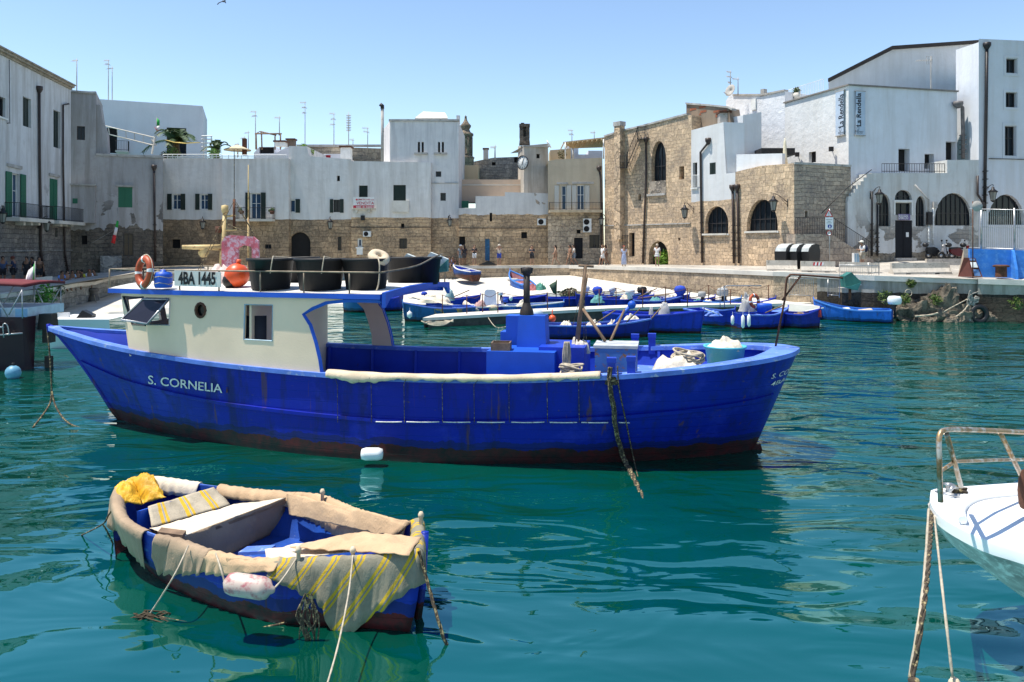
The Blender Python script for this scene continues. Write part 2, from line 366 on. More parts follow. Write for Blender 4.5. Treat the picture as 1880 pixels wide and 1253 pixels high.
class Facade:
    """one wall plane of a building: outline and openings given where they stand; t runs along the wall, n points out of it"""
    def __init__(s, b, A, B, outline, m, openings=(), depth=6.0, back=None, skip=(), reveal=.28, name='wall'):
        s.b = b; s.A = Vector((A.x, A.y, 0)); s.t = Vector((B.x-A.x, B.y-A.y, 0)).normalized(); s.n = Vector((s.t.y, -s.t.x, 0)); s.Bp = B; s.Ap = A
        back = back if back is not None else -s.n*depth
        uv = lambda p: ((p-s.A).dot(s.t), p.z)
        out = [s.pt(*q) for q in outline]; holes = []; mb = MB()
        for o in openings:
            x0, y0, x1, y1, kind = o[:5]; k = o[5] if len(o) > 5 else {}
            a, c = s.pt(x0, y1), s.pt(x1, y1); t0 = s.pt(x0, y0).z; z0 = a.z; z1 = s.pt((x0+x1)/2, y0).z
            ua, uc = uv(a)[0], uv(c)[0]; W = uc-ua
            if 'arch' in kind:
                r = W/2; rise = min(k.get('rise', r*1.05), z1-z0-.01); sp = z1-rise
                loop = [(ua, z0)]+[(ua+r-r*math.cos(math.pi*i/10), sp+rise*math.sin(math.pi*i/10)) for i in range(11)]+[(uc, z0)]
            else: loop = [(ua, z0), (ua, z1), (uc, z1), (uc, z0)]
            holes.append((loop, kind, k))
        w3 = lambda q, off=0.0: s.A+s.t*q[0]+s.n*off+Vector((0, 0, q[1]))
        polys = [out]+[[w3(q) for q in h[0]] for h in holes]; flat = [p for q in polys for p in q]
        for tr in tessellate_polygon([[Vector((*uv(p), 0)) for p in q] for q in polys]):
            a, b_, c = (flat[i] for i in tr); f = list(tr)
            if (b_-a).cross(c-a).dot(s.n) < 0: f = f[::-1]
            mb.add([flat[i] for i in f], [(0,1,2)], 0, [uv(flat[i]) for i in f])
        for loop, kind, k in holes:
            L = len(loop)
            for i in range(L):
                a, c = loop[i], loop[(i+1) % L]
                mb.add([w3(a), w3(c), w3(c, -reveal), w3(a, -reveal)], [(0,1,2,3)], 0, [(a[0],a[1]),(c[0],c[1]),(c[0]+.3,c[1]),(a[0]+.3,a[1])])
        n = len(out)
        for i in range(n):
            if i in skip: continue
            a, c = out[i], out[(i+1) % n]; ua = uv(a)
            horizontal = abs(c.z-a.z) < .8*(c-a).to_2d().length
            L = back.length
            mb.add([a, c, c+back, a+back], [(0,1,2,3)], 0, [(ua[0], a.z), (ua[0]+(c-a).to_2d().length, c.z), (ua[0]+(c-a).to_2d().length, c.z+L), (ua[0], a.z+L)] if horizontal else [(0,a.z),(0,c.z),(L,c.z),(L,a.z)])
        s.wall = mb.build(name, m, b)
        for loop, kind, k in holes: s.window(loop, kind, k, w3, reveal)
    def pt(s, x, y, off=0.0): return on_plane(s.Ap, s.Bp, x, y, off)
    def window(s, loop, kind, k, w3, rv):
        us = [q[0] for q in loop]; zs = [q[1] for q in loop]; u0, u1, z0, z1 = min(us), max(us), min(zs), max(zs); d = k.get('in', rv*.75)
        def bx(mb, a0, a1, b0, b1, off, th, m=0):
            vs = [w3((a, b), o) for o in (off-th/2, off+th/2) for b in (b0, b1) for a in (a0, a1)]
            mb.add(vs, [(0,2,3,1),(4,5,7,6),(0,1,5,4),(2,6,7,3),(0,4,6,2),(1,3,7,5)], m)
        if 'shut' in kind or 'door' in kind or 'hole' in kind:
            mm = k.get('m', M_dkgreen if 'shut' in kind else (M_door if 'door' in kind else M_inside)); mb = MB()
            poly = [w3(q, -d if 'hole' not in kind else -rv*.97) for q in loop]; mb.prism(poly, s.n*(.05 if 'hole' not in kind else .01))
            if 'hole' not in kind: bx(mb, (u0+u1)/2-.02, (u0+u1)/2+.02, z0+.02, (z1 if 'arch' not in kind else z0+(z1-z0)*.6)-.02, -d+.06, .03)
            mb.build('door' if 'door' in kind else ('shutter' if 'shut' in kind else 'opening'), mm, s.b); return
        fr = MB(); mf = k.get('frame', M_frame if 'dark' not in kind else M_dkframe); w = k.get('w', .07)
        if 'arch' in kind:
            L = len(loop)
            cx, cz = (u0+u1)/2, z0+(z1-z0)*.45
            inn = [(cx+(a-cx)*(1-2*w/(u1-u0)), cz+(b-cz)*(1-2*w/(z1-z0))) for a, b in loop]
            for i in range(L):
                a, c, e, g = loop[i], loop[(i+1) % L], inn[(i+1) % L], inn[i]
                fr.add([w3(a, -d+.03), w3(c, -d+.03), w3(e, -d+.03), w3(g, -d+.03)], [(0,1,2,3)])
            nb = k.get('bars', 5)
            for i in range(1, nb):
                uu = u0+(u1-u0)*i/nb; q = abs((uu-cx)/((u1-u0)/2)); top = z0+(z1-z0)*(.42+.58*math.sqrt(max(0, 1-q*q)))-.02
                bx(fr, uu-.02, uu+.02, z0, top, -d+.04, .04)
            for f in (.38, .0): 
                if f: bx(fr, u0+.02, u1-.02, z0+(z1-z0)*f-.025, z0+(z1-z0)*f+.025, -d+.045, .05)
        else:
            bx(fr, u0, u0+w, z0, z1, -d+.03, .08); bx(fr, u1-w, u1, z0, z1, -d+.03, .08); bx(fr, u0+w, u1-w, z1-w, z1, -d+.03, .078); bx(fr, u0+w, u1-w, z0, z0+w, -d+.03, .078)
            if u1-u0 > .55: bx(fr, (u0+u1)/2-w*.4, (u0+u1)/2+w*.4, z0+w, z1-w, -d+.03, .07)
            if z1-z0 > 1.3: bx(fr, u0+w, u1-w, z0+(z1-z0)*.6, z0+(z1-z0)*.6+.04, -d+.03, .06)
        win = fr.build('window', mf, s.b)
        pn = MB(); pn.prism([w3(q, -d-.03) for q in loop], s.n*.02); pn.build('pane', k.get('glass', M_glass), win)
        if k.get('sill', 1) and 'arch' not in kind or k.get('sill') == 2:
            sm = MB(); bx(sm, u0-.12, u1+.12, z0-.12, z0-.01, .04, .16); sm.build('sill', k.get('sm', M_frame), win)
        if 'open' in kind:
            ms = k.get('m', M_dkgreen); hw = (u1-u0)*k.get('sw', .5)
            for a0, a1 in ((u0-hw-.02, u0-.02), (u1+.02, u1+hw+.02)):
                sm = MB(); bx(sm, a0, a1, z0-.03, z1+.03, .06, .05); bx(sm, a0+.04, a1-.04, (z0+z1)/2-.03, (z0+z1)/2+.03, .095, .015); sm.build('shutter', ms, win)
    def box(s, x0, y0, x1, y1, off, th, name, m, parent=None):
        mb = MB(); a, c = s.pt(x0, y1), s.pt(x1, y1); z0, z1 = a.z, s.pt(x0, y0).z; o0, o1 = s.n*off, s.n*(off+th)
        a = Vector((a.x, a.y, 0)); c = Vector((c.x, c.y, 0))
        vs = [Vector((p.x, p.y, z))+o for o in (o0, o1) for z in (z0, z1) for p in (a, c)]
        mb.add(vs, [(0,2,3,1),(4,5,7,6),(0,1,5,4),(2,6,7,3),(0,4,6,2),(1,3,7,5)])
        return mb.build(name, m, parent or s.b)
    def pipe(s, pts, r=.07, m=None, off=.12, head=True, name='downpipe'):
        mb = MB(); q = [s.pt(*p, off) for p in pts]; mb.tube(q, r, 8)
        if head: mb.lathe([(r*1.05,-.35),(r*2.6,-.1),(r*2.6,.12),(r*2.2,.12)], q[0], None, 10)
        for i in range(1, 6):
            p = q[-2 if len(q) > 1 else 0].lerp(q[-1], i/6); mb.box(p, (r*2.8, r*2.8, .06))
        return mb.build(name, m or M_pipe, s.b)
    def cap(s, pts, out=.1, th=.14, deep=.4, m=None):
        mb = MB()
        for p, q in zip(pts[:-1], pts[1:]):
            a, c = s.pt(*p), s.pt(*q); mb.prism([a+s.n*out, c+s.n*out, c-s.n*deep, a-s.n*deep], (0,0,th))
        return mb.build('coping', m or M_conc, s.b)
    def balcony(s, x0, y0, x1, y1, ys, out=.9, slab_m=None, bars=.12, rail=True):
        """x0..x1 along the wall, y0 rail top, y1 slab top, ys slab bottom"""
        sl_ = s.box(x0, y1, x1, ys, 0.0, out, 'balcony', slab_m or M_slip)
        a, c = s.pt(x0, y1), s.pt(x1, y1); zt = s.pt(x0, y0).z; n = s.n*(out-.06)
        if rail:
            mb = MB(); pts = [a+s.n*.03, a+n, c+n, c+s.n*.03]
            for z in (zt, a.z+.08): mb.tube([Vector((p.x, p.y, z)) for p in pts], .022, 4)
            for p, q in zip(pts[:-1], pts[1:]):
                k = max(2, int((q-p).length/bars))
                for i in range(k+1):
                    e = p.lerp(q, i/k); mb.tube([Vector((e.x, e.y, a.z)), Vector((e.x, e.y, zt))], .011, 4, cap=False)
            mb.build('railing', M_iron, sl_)
        return sl_
def anchor(*ps): c = sum(ps, Vector((0,0,0)))/len(ps); return Vector((c.x, c.y, min(p.z for p in ps)))
WH = (.70,.70,.70); WD = (.36,.35,.34)
def zat(y, D): return EYE-(y-HY)/FX*D
ac_n = 0
def ac_unit(f, x0, y0, x1, y1, label, fans=1):
    p = f.pt((x0+x1)/2, y1); r = root('air_conditioner', p, label, 'air conditioner')
    f.box(x0, y0, x1, y1, .08, .32, 'casing', M_frame, r)
    a = f.pt(x0+(x1-x0)*.4, y0); z0, z1 = f.pt(x0, y1).z, f.pt(x0, y0).z; W = (f.pt(x1, y1)-f.pt(x0, y1)).length
    for i in range(fans):
        zc = z0+(z1-z0)*(i+.5)/fans; rr = min((z1-z0)/fans, W)*.40; c = Vector((a.x, a.y, zc))+f.n*.405; rot = f.n.to_track_quat('Z', 'Y').to_matrix()
        mb = MB(); mb.lathe([(.001,0),(rr,0),(rr,.012)], c, rot, 16); mb.tube([c+rot @ Vector((rr*math.cos(q*.3927), rr*math.sin(q*.3927), .015)) for q in range(16)], .012, 4, closed=True, m=1); mb.build('fan_grille', [M_inside, M_iron], r)
def lantern(f, x, y, h, arm, label):
    """wall lantern on a bracket; x, y the lantern's foot, h its height in the wall's metres, arm (px) from where the bracket leaves the wall"""
    p = f.pt(x, y, .75); w = f.pt(arm[0], arm[1], 0.02); r = root('wall_lantern', w, label, 'street lamp')
    top = p+Vector((0,0,h)); mb = MB(); mb.tube([w+Vector((0,0,-.3)), w+Vector((0,0,.25))], .03, 5); mb.tube(bez([w, w.lerp(top, .6)+Vector((0,0,.18)), top+Vector((0,0,.12)), top], 5), .022, 5)
    mb.tube(bez([w+Vector((0,0,-.22)), w.lerp(top, .3)+Vector((0,0,-.05)), w.lerp(top, .6)+Vector((0,0,.16))], 4), .014, 4); mb.build('bracket', M_iron, r)
    g = MB(); g.lathe([(h*.14,0),(h*.26,h*.62)], p, None, 6); g.build('glass_case', glass('lantern_glass', (.25,.25,.22), .2), r)
    c = MB(); c.lathe([(.001,h),(h*.10,h*.92),(h*.12,h*.80),(h*.36,h*.62),(h*.33,h*.59),(.001,h*.62)], p, None, 6); c.lathe([(.001,-h*.12),(h*.06,-h*.08),(h*.17,0),(h*.17,.02)], p, None, 6)
    for k in range(6):
        q = k*math.pi/3; c.tube([p+Vector((math.cos(q)*h*.145, math.sin(q)*h*.145, 0)), p+Vector((math.cos(q)*h*.27, math.sin(q)*h*.27, h*.62))], .012, 4)
    c.build('cage', M_iron, r)

# ---- left house (seen along its wall)
LA = P(130, 505, 60.5); d_ = Vector((-.1715, 1, 0)); LB = LA-d_*16
LA0 = LA-d_*26
b = root('left_house', anchor(LA, LB), 'tall pale house with green shutters and two balconies, stone base, seen along its wall', 'house')
m = wall_mat('wall_left_house', (.62,.62,.62), (.27,.24,.20), zat(404, 52), .3, patch=.62, dirt=(.30,.27,.24), dirty=.55)
lh = Facade(b, LA0, LA, [(-600,880),(-600,-215),(0,95),(130,159.5),(130,520),(0,560)], m, [
    (0-6,178,10,212,'win',{'frame':M_dkframe}), (42,180,57,231,'shut'), (98,204,111,270,'shut'),
    (20,319,36,398,'open',{'m':M_green,'sw':.62,'glass':M_blueglass}), (91,329,106,404,'shut',{'m':M_green,'in':.08}), (101,419,106,436,'hole')], depth=10, skip=(5,0), reveal=.3)
mb = MB(); a, c = lh.pt(-600,-215), lh.pt(130,159.5)
for (o, z, h) in ((.12,-.25,.14),(.28,-.11,.15),(.38,.04,.1)): mb.prism([a+lh.n*o+Vector((0,0,z)), c+lh.n*o+Vector((0,0,z)), c-lh.n*.3+Vector((0,0,z)), a-lh.n*.3+Vector((0,0,z))], (0,0,h))
mb.build('cornice', mat('cornice_stone', (.34,.29,.22), .9, .4, 2, stain=(.15,.13,.1)), b)
lh.pipe([(72,162),(73,300),(75,402),(75,460),(82,515)], .09); lh.pipe([(126,191),(116,193),(116,300),(118,403),(119,465),(127,510)], .07, head=False)
lh.pipe([(17,110),(18,226),(14,227)], .03, mat('grey_cable', (.2,.2,.2), .7), head=False, name='cable')
lh.balcony(8,372,74,399,406, .9); lh.balcony(84,379,134,405,411, .9)
for x0 in (28, 42, 56): lh.box(x0,404,x0+4,414,0,.5,'corbel', M_slip)
for x0 in (97, 107, 118): lh.box(x0,409,x0+4,416,0,.5,'corbel', M_slip)
lh.box(12,300,38,306,0,.12,'hood', M_conc); lh.box(89,318,108,323,0,.12,'hood', M_conc)
lh.box(-300,464,131,467,0,.08,'string_course', M_gstone)
lantern(lh, 5,409,.9,(12,398),'black wall lantern under the house corner balcony, at the photo left edge'); lantern(lh, 86,424,.9,(70,412),'black wall lantern between the two green-shuttered balconies')

# ---- second block, set at the corner
b = root('corner_house', anchor(P(130,505,61.5), P(298,493,63)), 'low grey plastered house with one green shutter and a hanging flag', 'house')
A, B = P(126,505,61.3), P(299,493,64)
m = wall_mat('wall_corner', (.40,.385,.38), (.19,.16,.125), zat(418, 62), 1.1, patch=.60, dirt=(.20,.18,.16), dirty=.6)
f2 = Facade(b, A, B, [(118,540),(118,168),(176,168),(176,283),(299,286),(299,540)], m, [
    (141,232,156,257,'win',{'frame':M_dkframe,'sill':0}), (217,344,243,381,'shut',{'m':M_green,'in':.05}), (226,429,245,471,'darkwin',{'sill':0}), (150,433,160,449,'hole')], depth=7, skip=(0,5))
f2.box(132,341,176,410,0,1.0,'projecting_bay', m); f2.box(136,366,145,375,1.0,.04,'shutter', M_green); f2.box(128,339,178,342,0,1.2,'canopy_slab', M_conc)
f2.box(214,340,246,343,0,.2,'hood', M_conc); f2.box(126,166,177,169.5,-.2,.35,'coping', M_conc); f2.box(176,282,300,286,-.2,.3,'coping', M_conc)
f2.pipe([(283,306),(284,400),(285,480)], .08); f2.box(185,470,224,505,0,.5,'stone_buttress', M_gstone)
mb = MB(); mb.prism([f2.pt(176,283,-.3), f2.pt(176,193,-.3), f2.pt(184,193,-.3), f2.pt(188,220,-.3), f2.pt(196,240,-.3), f2.pt(198,283,-.3)], -f2.n*3); mb.build('stair_block', m, b)
# ---- white block behind on the roofs
A, B = P(176,290,74), P(372,290,77)
b = root('roof_house', anchor(P(176,290,74), P(372,290,77)), 'plain white cube house on the roofs behind the palm terrace', 'house')
mw1 = wall_mat('wall_plain_white', (.66,.67,.70), (.4,.4,.4), -50, 0, patch=1.1, dirt=(.5,.5,.52), dirty=.2)
f3 = Facade(b, A, B, [(168,330),(176,182),(372,195),(372,330)], mw1, [(196,235,215,281,'hole'), (306,235,342,285,'win',{'frame':M_dkframe})], depth=9)
f3.balcony(214,260,237,278,281,.8)

# ---- the middle row
def block(name, label, xs, D, outline, mt, openings=(), depth=7.0, D2=None, skip=(), **k):
    A, B = P(xs[0], 487, D), P(xs[1], 487, D2 or D); r = root(name, anchor(A, B), label, 'house'); return r, Facade(r, A, B, outline, mt, openings, depth, skip=skip, **k)
st1 = (.42,.30,.185); st2 = (.58,.405,.24)
mA = wall_mat('wall_row', (.68,.66,.63), st1, zat(403.5, 68), .12, patch=.70, dirt=(.40,.37,.33), dirty=.48)
mB = wall_mat('wall_row_warm', (.68,.66,.63), st2, zat(400, 68), .12, patch=.69, dirt=(.40,.37,.33), dirty=.48)
SW = {'frame':M_frame,'glass':M_blueglass,'m':M_dkgreen,'sw':.5,'sill':0}
b, f = block('row_house', 'white house on a stone base with two dark-shuttered windows, beneath the palm terrace', (298,407), 68, [(297,505),(297,291),(407,291),(407,505)], mA,
    [(316,357,332,385,'open',SW),(367,357,382,385,'open',SW),(315,440,331,456,'hole')])
lantern(f, 372,420,.9,(371,406),'black lantern on the stone base below the second dark-shuttered window')
b, f = block('row_house', 'white house with a central balcony door and two flower pots', (407,530), 67.4, [(407,505),(407,291.5),(530,291.5),(530,505)], mA,
    [(460,355,479,403,'win',{'glass':M_blueglass,'sill':0}),(486,449,498,457,'darkwin',{'sill':0})])
f.box(479.5,354,488,403,.04,.05,'shutter', M_dkgreen); f.box(451,354,459,403,.04,.05,'shutter', M_dkgreen); f.balcony(438,382,505,403,407,.8)
for x0 in (438,494):
    p = f.pt(x0+5.5, 388, .9); r = root('flower_pot', p, 'dark planter hooked on the '+('west' if x0 < 450 else 'east')+' end of the balcony railing', 'planter'); mb = MB(); mb.lathe([(.001,-.25),(.15,-.25),(.24,.02),(.2,.02)], p, None, 10); mb.build('pot', M_rust, r)
    mb = MB(); [mb.ball(p+Vector((random.uniform(-.2,.2), random.uniform(-.1,.1), random.uniform(0,.2))), .12, 6, jit=.5) for _ in range(6)]; mb.build('foliage', mat('pot_leaves', (.05,.08,.03), .8), r)
b, f = block('row_house', 'white house with a dark arched passage through its stone base', (530,645), 68, [(530,505),(530,268.5),(563,269),(567,287),(645,293),(645,505)], mA,
    [(531,367,542,390,'win',{'glass':M_blueglass,'sill':0}),(612,367,624,390,'darkwin',{'sill':0}),(618.5,323,624,333,'hole'),(530.8,426.5,570,486.5,'archhole'),(620,435,627,460,'darkwin',{'sill':0})], skip=())
f.box(543,366,551,391,.04,.05,'shutter', M_dkgreen); f.box(606,366,612,391,.04,.05,'shutter', M_dkgreen); f.box(624.5,366,631,391,.04,.05,'shutter', M_dkgreen)
lantern(f, 606,420,.9,(605,406),'black lantern on the stone base east of the dark archway')
b, f = block('row_house', 'wide grey-white house with the red sale banner on its small balcony', (645,792), 67.8, [(645,505),(645,296),(791,298.5),(791,505)], mB,
    [(659,341,675,363,'shut'),(722,340,745,369,'shut'),(656,438,665,454,'win',{'glass':M_blueglass,'w':.12}),(733,438,747,457,'darkwin',{'sill':0}),(736,411,742,420,'hole')])
f.balcony(647,370,690,383,385,.5, rail=False); f.box(720,369,751,390,0,.25,'stone_apron', M_slip); f.box(655,454,666,468,-.05,.1,'step', M_frame)
for x0 in (653, 676): f.box(x0,385,x0+5,391,0,.4,'corbel', M_slip)
ac_unit(f, 668,425,682,435,'small white air conditioner low on the stone wall by the white window')
f.box(663,396,670,405,0,.2,'vent_box', M_iron); f.box(645,417.5,791,418.6,.02,.05,'cable_run', M_pipe)
sb = root('sale_banner', f.pt(670,383,.52), 'white and red sale banner tied to a small balcony, reading VENDITA', 'banner')
f.box(651,363,689,383,.53,.03,'cloth', M_frame, sb); red = mat('banner_red', (.45,.02,.04), .6, .1)
f.box(651,378,689,383,.562,.006,'red_band', red, sb); mb = MB(); z_ = Vector((0,0,1))
lettering(mb, 'VENDITA', f.pt(670.5,373.6,.567), f.t, z_, .36, 0, .004); lettering(mb, 'IMMOBILIARE casa', f.pt(672,367,.567), f.t, z_, .2, 0, .002, width=1.35); mb.build('lettering', red, sb)
mb = MB(); lettering(mb, '080 4136031', f.pt(670.5,380.6,.572), f.t, z_, .24, 0, .003, width=1.5); mb.build('lettering', M_frame, sb)
mb = MB(); mb.ball(f.pt(655,367,.567), .09, 8, sy=.1); mb.build('emblem', red, sb)
# white tower house
mT = wall_mat('wall_tower', (.68,.66,.64), st2, zat(400, 68), .12, patch=.75, dirt=(.40,.39,.39), dirty=.7)
A, B = P(716,487,68.4), P(842,487,68.4); b = root('tower_house', anchor(A, B), 'tall white square house with paired slit windows', 'house')
mb_open = [(767,261,771,281,'hole'),(774,261,778,281,'hole'),(804,261,808,281,'hole'),(811,261,815,281,'hole'),(808.5,354.5,818.5,369,'darkwin',{'sill':0}),(800,315,810,325,'darkwin',{'sill':0,'w':.1})]
f = Facade(b, A, B, [(791.5,505),(791.5,300),(716,300),(716,222),(842,224),(842,505)], mT, mb_open, 9, skip=(0,2,5))
f.box(714,219.5,843,223,-.3,.42,'coping', M_conc); f.box(761,281,785,284,0,.35,'ledge', M_conc); f.box(797,281,821,284,0,.35,'ledge', M_conc); f.box(792,336,842,337.5,0,.06,'ledge', M_conc)
g = Facade(b, P(704,487,74), P(716,487,68.4), [(704,300),(704,238),(716,222),(716,300)], mT, [], 1, skip=(0,1,2,3)); 
f.box(837,210,843,224,-1.2,.6,'chimney', mT)
t = root('roof_terrace_canopy', f.pt(790,222,-4), 'small cream sun canopy on the roof of the tall white house', 'canopy'); mb = MB(); q = [f.pt(762,219,-3), f.pt(777,207.5,-5), f.pt(817,209.5,-5), f.pt(822,219,-3)]; mb.prism(q, (0,0,.12)); mb.build('roof_sheet', mat('cream_sheet', (.62,.58,.5), .7), t)
mb = MB(); [mb.tube([p-Vector((0,0,1.4 if i in (1,2) else .9)), p], .05, 5) for i, p in enumerate(q)]; mb.box(f.pt(795,220,-4.5), (2.4,1,.7)); mb.build('posts', M_iron, t)
pz = root('flue_pipe', f.pt(702,295,.4), 'tall thin grey flue pipe beside the tall white house', 'chimney'); mb = MB(); mb.tube([f.pt(702,296,.4), f.pt(702,200,.4)], .13, 8); mb.tube([f.pt(702,200,.4), f.pt(702,195,.4), f.pt(698,192,.4)], .17, 8, m=1); mb.build('flue', [M_conc, M_iron], pz)
# low wall building with the blue door
mC = wall_mat('wall_low', (.62,.60,.57), st2, zat(394, 68), .25, patch=.66, dirt=(.36,.35,.34), dirty=.45)
b, f = block('row_house', 'long low house with grey-white upper wall and one blue door', (842,1005), 68.2, [(842,505),(842,382.5),(873,382.5),(873,360.5),(927,360.5),(927,353),(1006,355.5),(1006,505)], mC,
    [(843,434.5,854,451,'hole'),(890.5,439,899,479,'door',{'m':mat('blue_door', (.03,.16,.33), .5, .5, 6)}),(957,426.5,967.5,438,'hole'),(799+100,391,903.5,407,'hole')])
f.box(846,368,859,381,-1.2,.1,'shutter', M_green); ac_unit(f, 986.5,402,1002,414,'white air conditioner on a bracket, top of the stone wall near the beige house'); f.box(842,418.5,1005,419.8,.02,.05,'cable_run', M_pipe)
lantern(f, 826,415,.8,(823,402),'black lantern on the stone wall under the tall white house')
# backdrop roofs
ye = wall_mat('wall_yellow', (.62,.50,.33), st2, -50, 0, patch=1.1, dirt=(.5,.38,.25), dirty=.3); pk = wall_mat('wall_pink', (.58,.44,.33), st2, -50, 0, patch=1.1, dirt=(.45,.36,.28), dirty=.4)
gs = wall_mat('wall_grey_stone', None, (.33,.31,.27), None, bw=.6, bh=.28); tan = wall_mat('wall_tan', None, (.46,.38,.27), None, bw=.8, bh=.35)
block('roof_house', 'low apricot parapet wall above the low house', (842,960), 73, [(838,372),(838,330),(960,330),(960,372)], pk, [], 2)[1].box(838,339,960,341,0,.06,'band', M_slip)
block('roof_house', 'pale yellow wall with a green shutter behind the apricot parapet', (846,878), 77, [(844,340),(844,304),(878,304),(878,340)], ye, [(847,316,851,330,'shut',{'m':M_green})], 3)
block('roof_house', 'grey stone block house beside the clock tower', (868,956), 80, [(870,350),(870,297),(905,290),(956,288),(956,350)], gs, [(903,298,910,304,'hole'),(944,289,951,299,'hole')], 8)
block('roof_house', 'tan parapet house behind the white row', (560,704), 78, [(545,300),(545,268),(630,268),(632,271),(704,273),(704,300)], tan, [], 6)[1].box(545,266,704,270,-.2,.35,'coping', M_conc)
block('roof_house', 'low white roof hut behind the terrace', (474,530), 76, [(466,300),(466,281),(476,270),(505,270),(505,283),(530,268),(530,300)], mw1, [(476,270.5,503,282,'hole')], 5)
block('roof_house', 'cream far roof with a red hatch', (586,640), 75, [(575,300),(575,284),(594,284),(594,283),(636,283),(636,300)], mw1, [(595,285,607,293,'shut',{'m':red})], 3)
# clock tower
mK = wall_mat('wall_clock', (.50,.46,.40), (.30,.25,.19), 5.0, 2.0, patch=.52, dirt=(.26,.23,.19), dirty=.8)
A, B = P(962,487,71), P(1008,487,71.5); b = root('clock_tower', anchor(A, B), 'peeling stone clock tower with a ruined bell stub on top', 'tower')
f = Facade(b, A, B, [(962,362),(962,268),(1006,264),(1008,362)], mK, [(985,283,991,291,'hole')], 6, skip=(0,))
g = Facade(b, P(951,487,74.5), A, [(951,362),(951,269),(962,268),(962,362)], mK, [], 1, skip=(0,1,2,3))
bm = wall_mat('belfry_stone', None, (.16,.13,.10), None, bw=.4, bh=.2); mb = MB(); c = f.pt(963,266,-1.2)
for dx, hh in ((-.30,1.0),(.30,1.0)): mb.box(c+Vector((dx,0,1.15)), (.34,.6,1.1), taper=.95)
mb.box(c+Vector((0,.1,.35)), (1.0,.9,.75), taper=.85); mb.box(c+Vector((0,0,1.75)), (.98,.7,.26)); mb.box(c+Vector((.02,.15,1.1)), (.5,.3,1.0)); mb.box(c+Vector((-.18,0,1.93)), (.3,.4,.12)); mb.build('bell_stub', bm, b)
f.box(960,267,1008,269.5,-.2,.35,'coping', M_conc)
ck = root('wall_clock', g.pt(959,299,.1), 'round white clock with black hands on the tower', 'clock'); cc = g.pt(960,299,.05); rot = g.n.to_track_quat('Z','Y').to_matrix(); nn = g.n
nn = Vector((-.62,-.78,0)); rot = nn.to_track_quat('Z','Y').to_matrix(); cc = on_plane(A, B, 960, 299, .25)
mb = MB(); mb.lathe([(.001,.05),(.60,.05),(.62,0)], cc, rot, 24, 0); mb.tube([cc+rot @ Vector((.62*math.cos(i*.2618), .62*math.sin(i*.2618), .05)) for i in range(24)], .05, 5, closed=True, m=1); mb.build('dial', [M_frame, M_iron], ck)
mb = MB(); rx = Vector((-nn.y, nn.x, 0)); rx = rx if rx.x > 0 else -rx
for h in range(12):
    q = h*math.pi/6; p = cc+nn*.07+rx*math.sin(q)*.48+z_*math.cos(q)*.48; dr = (rx*math.sin(q)+z_*math.cos(q)); mb.tube([p-dr*.07, p+dr*.05], .018, 4)
for q, L in ((math.radians(195), .28), (math.radians(20), .42)): mb.tube([cc+nn*.08, cc+nn*.08+(rx*math.sin(q)+z_*math.cos(q))*L], .025, 4)
mb.build('hands_and_marks', M_iron, ck)
# church belfry far behind
c = P(855,300,130); b = root('bell_tower', Vector((c.x, c.y, 6)), 'distant baroque stone belfry with an onion-shaped top', 'tower'); u = 130/FX; mb = MB(); bs = wall_mat('belfry_tan', None, (.30,.23,.16), None, bw=.8, bh=.4)
def pz_(y): return EYE-(y-HY)*u
mb.lathe([(1.35,pz_(330)),(1.35,pz_(293)),(1.5,pz_(290)),(1.02,pz_(286)),(1.0,pz_(252)),(1.28,pz_(250)),(1.28,pz_(246)),(.8,pz_(243)),(.62,pz_(238)),(.85,pz_(234)),(.9,pz_(231)),(.5,pz_(226)),(.25,pz_(221)),(.17,pz_(216)),(.22,pz_(215)),(.01,pz_(212))], (c.x, c.y, 0), None, 16)
for k in range(8):
    q = k*math.pi/4+.39; mb.tube([(c.x+1.1*math.cos(q), c.y+1.1*math.sin(q), pz_(286)), (c.x+1.1*math.cos(q), c.y+1.1*math.sin(q), pz_(252))], .14, 6)
mb.build('shaft', bs, b); mb = MB()
for x_ in (-.35, ): mb.box((c.x+x_*.9, c.y-1.05, pz_(277)), (.5,.12,1.5)); mb.ball((c.x+x_*.9, c.y-1.05, pz_(269)), .25, 8, sy=.3); mb.ball((c.x+x_*.9, c.y-1.05, pz_(261)), .2, 8, sy=.4)
mb.build('bell_opening', M_inside, b)
# beige balcony house
mD = wall_mat('wall_beige', (.50,.42,.31), (.54,.43,.30), zat(391, 67.5), .15, patch=1.1, dirt=(.36,.29,.21), dirty=.4)
b, f = block('beige_house', 'beige plastered house with white shutters and a long iron balcony', (1006,1110), 67.4, [(1006,505),(1006,296),(1022,293),(1106,290),(1110,505)], mD,
    [(1031,341,1040,386,'win',{'sill':0,'glass':M_blueglass}),(1059,340,1073,386,'win',{'sill':0,'glass':M_blueglass}),(1054,437,1070,475,'darkdoor'),(1082,431.5,1101,456,'darkwin',{'sill':0}),(1058.5,422,1066,429,'hole')], skip=(0,))
for x0 in (1018,1040.5,1050,1074): f.box(x0,341,x0+8,386,.05,.05,'shutter', M_whiteshut)
f.balcony(1008,373,1104,386.5,391,.9, mat('ochre_slab', (.5,.4,.27), .9)); f.box(1022,335,1043,339,0,.1,'hood', M_conc); f.box(1050,334,1090,338,0,.1,'hood', M_conc)
ac_unit(f, 1070,402,1085,427,'tall grey double-fan air conditioner right of the beige house door', 2); f.pipe([(1100,308),(1103,330),(1104,400),(1104,480)], .08)
lantern(f, 1104,413,.8,(1116,403),'grey lantern beside the tall drainpipe at the edge of the beige house')
block('roof_house', 'flat ochre terrace wall with plants above the beige house', (1010,1060), 74, [(1010,300),(1010,276),(1048,273),(1048,300)], ye, [], 3)
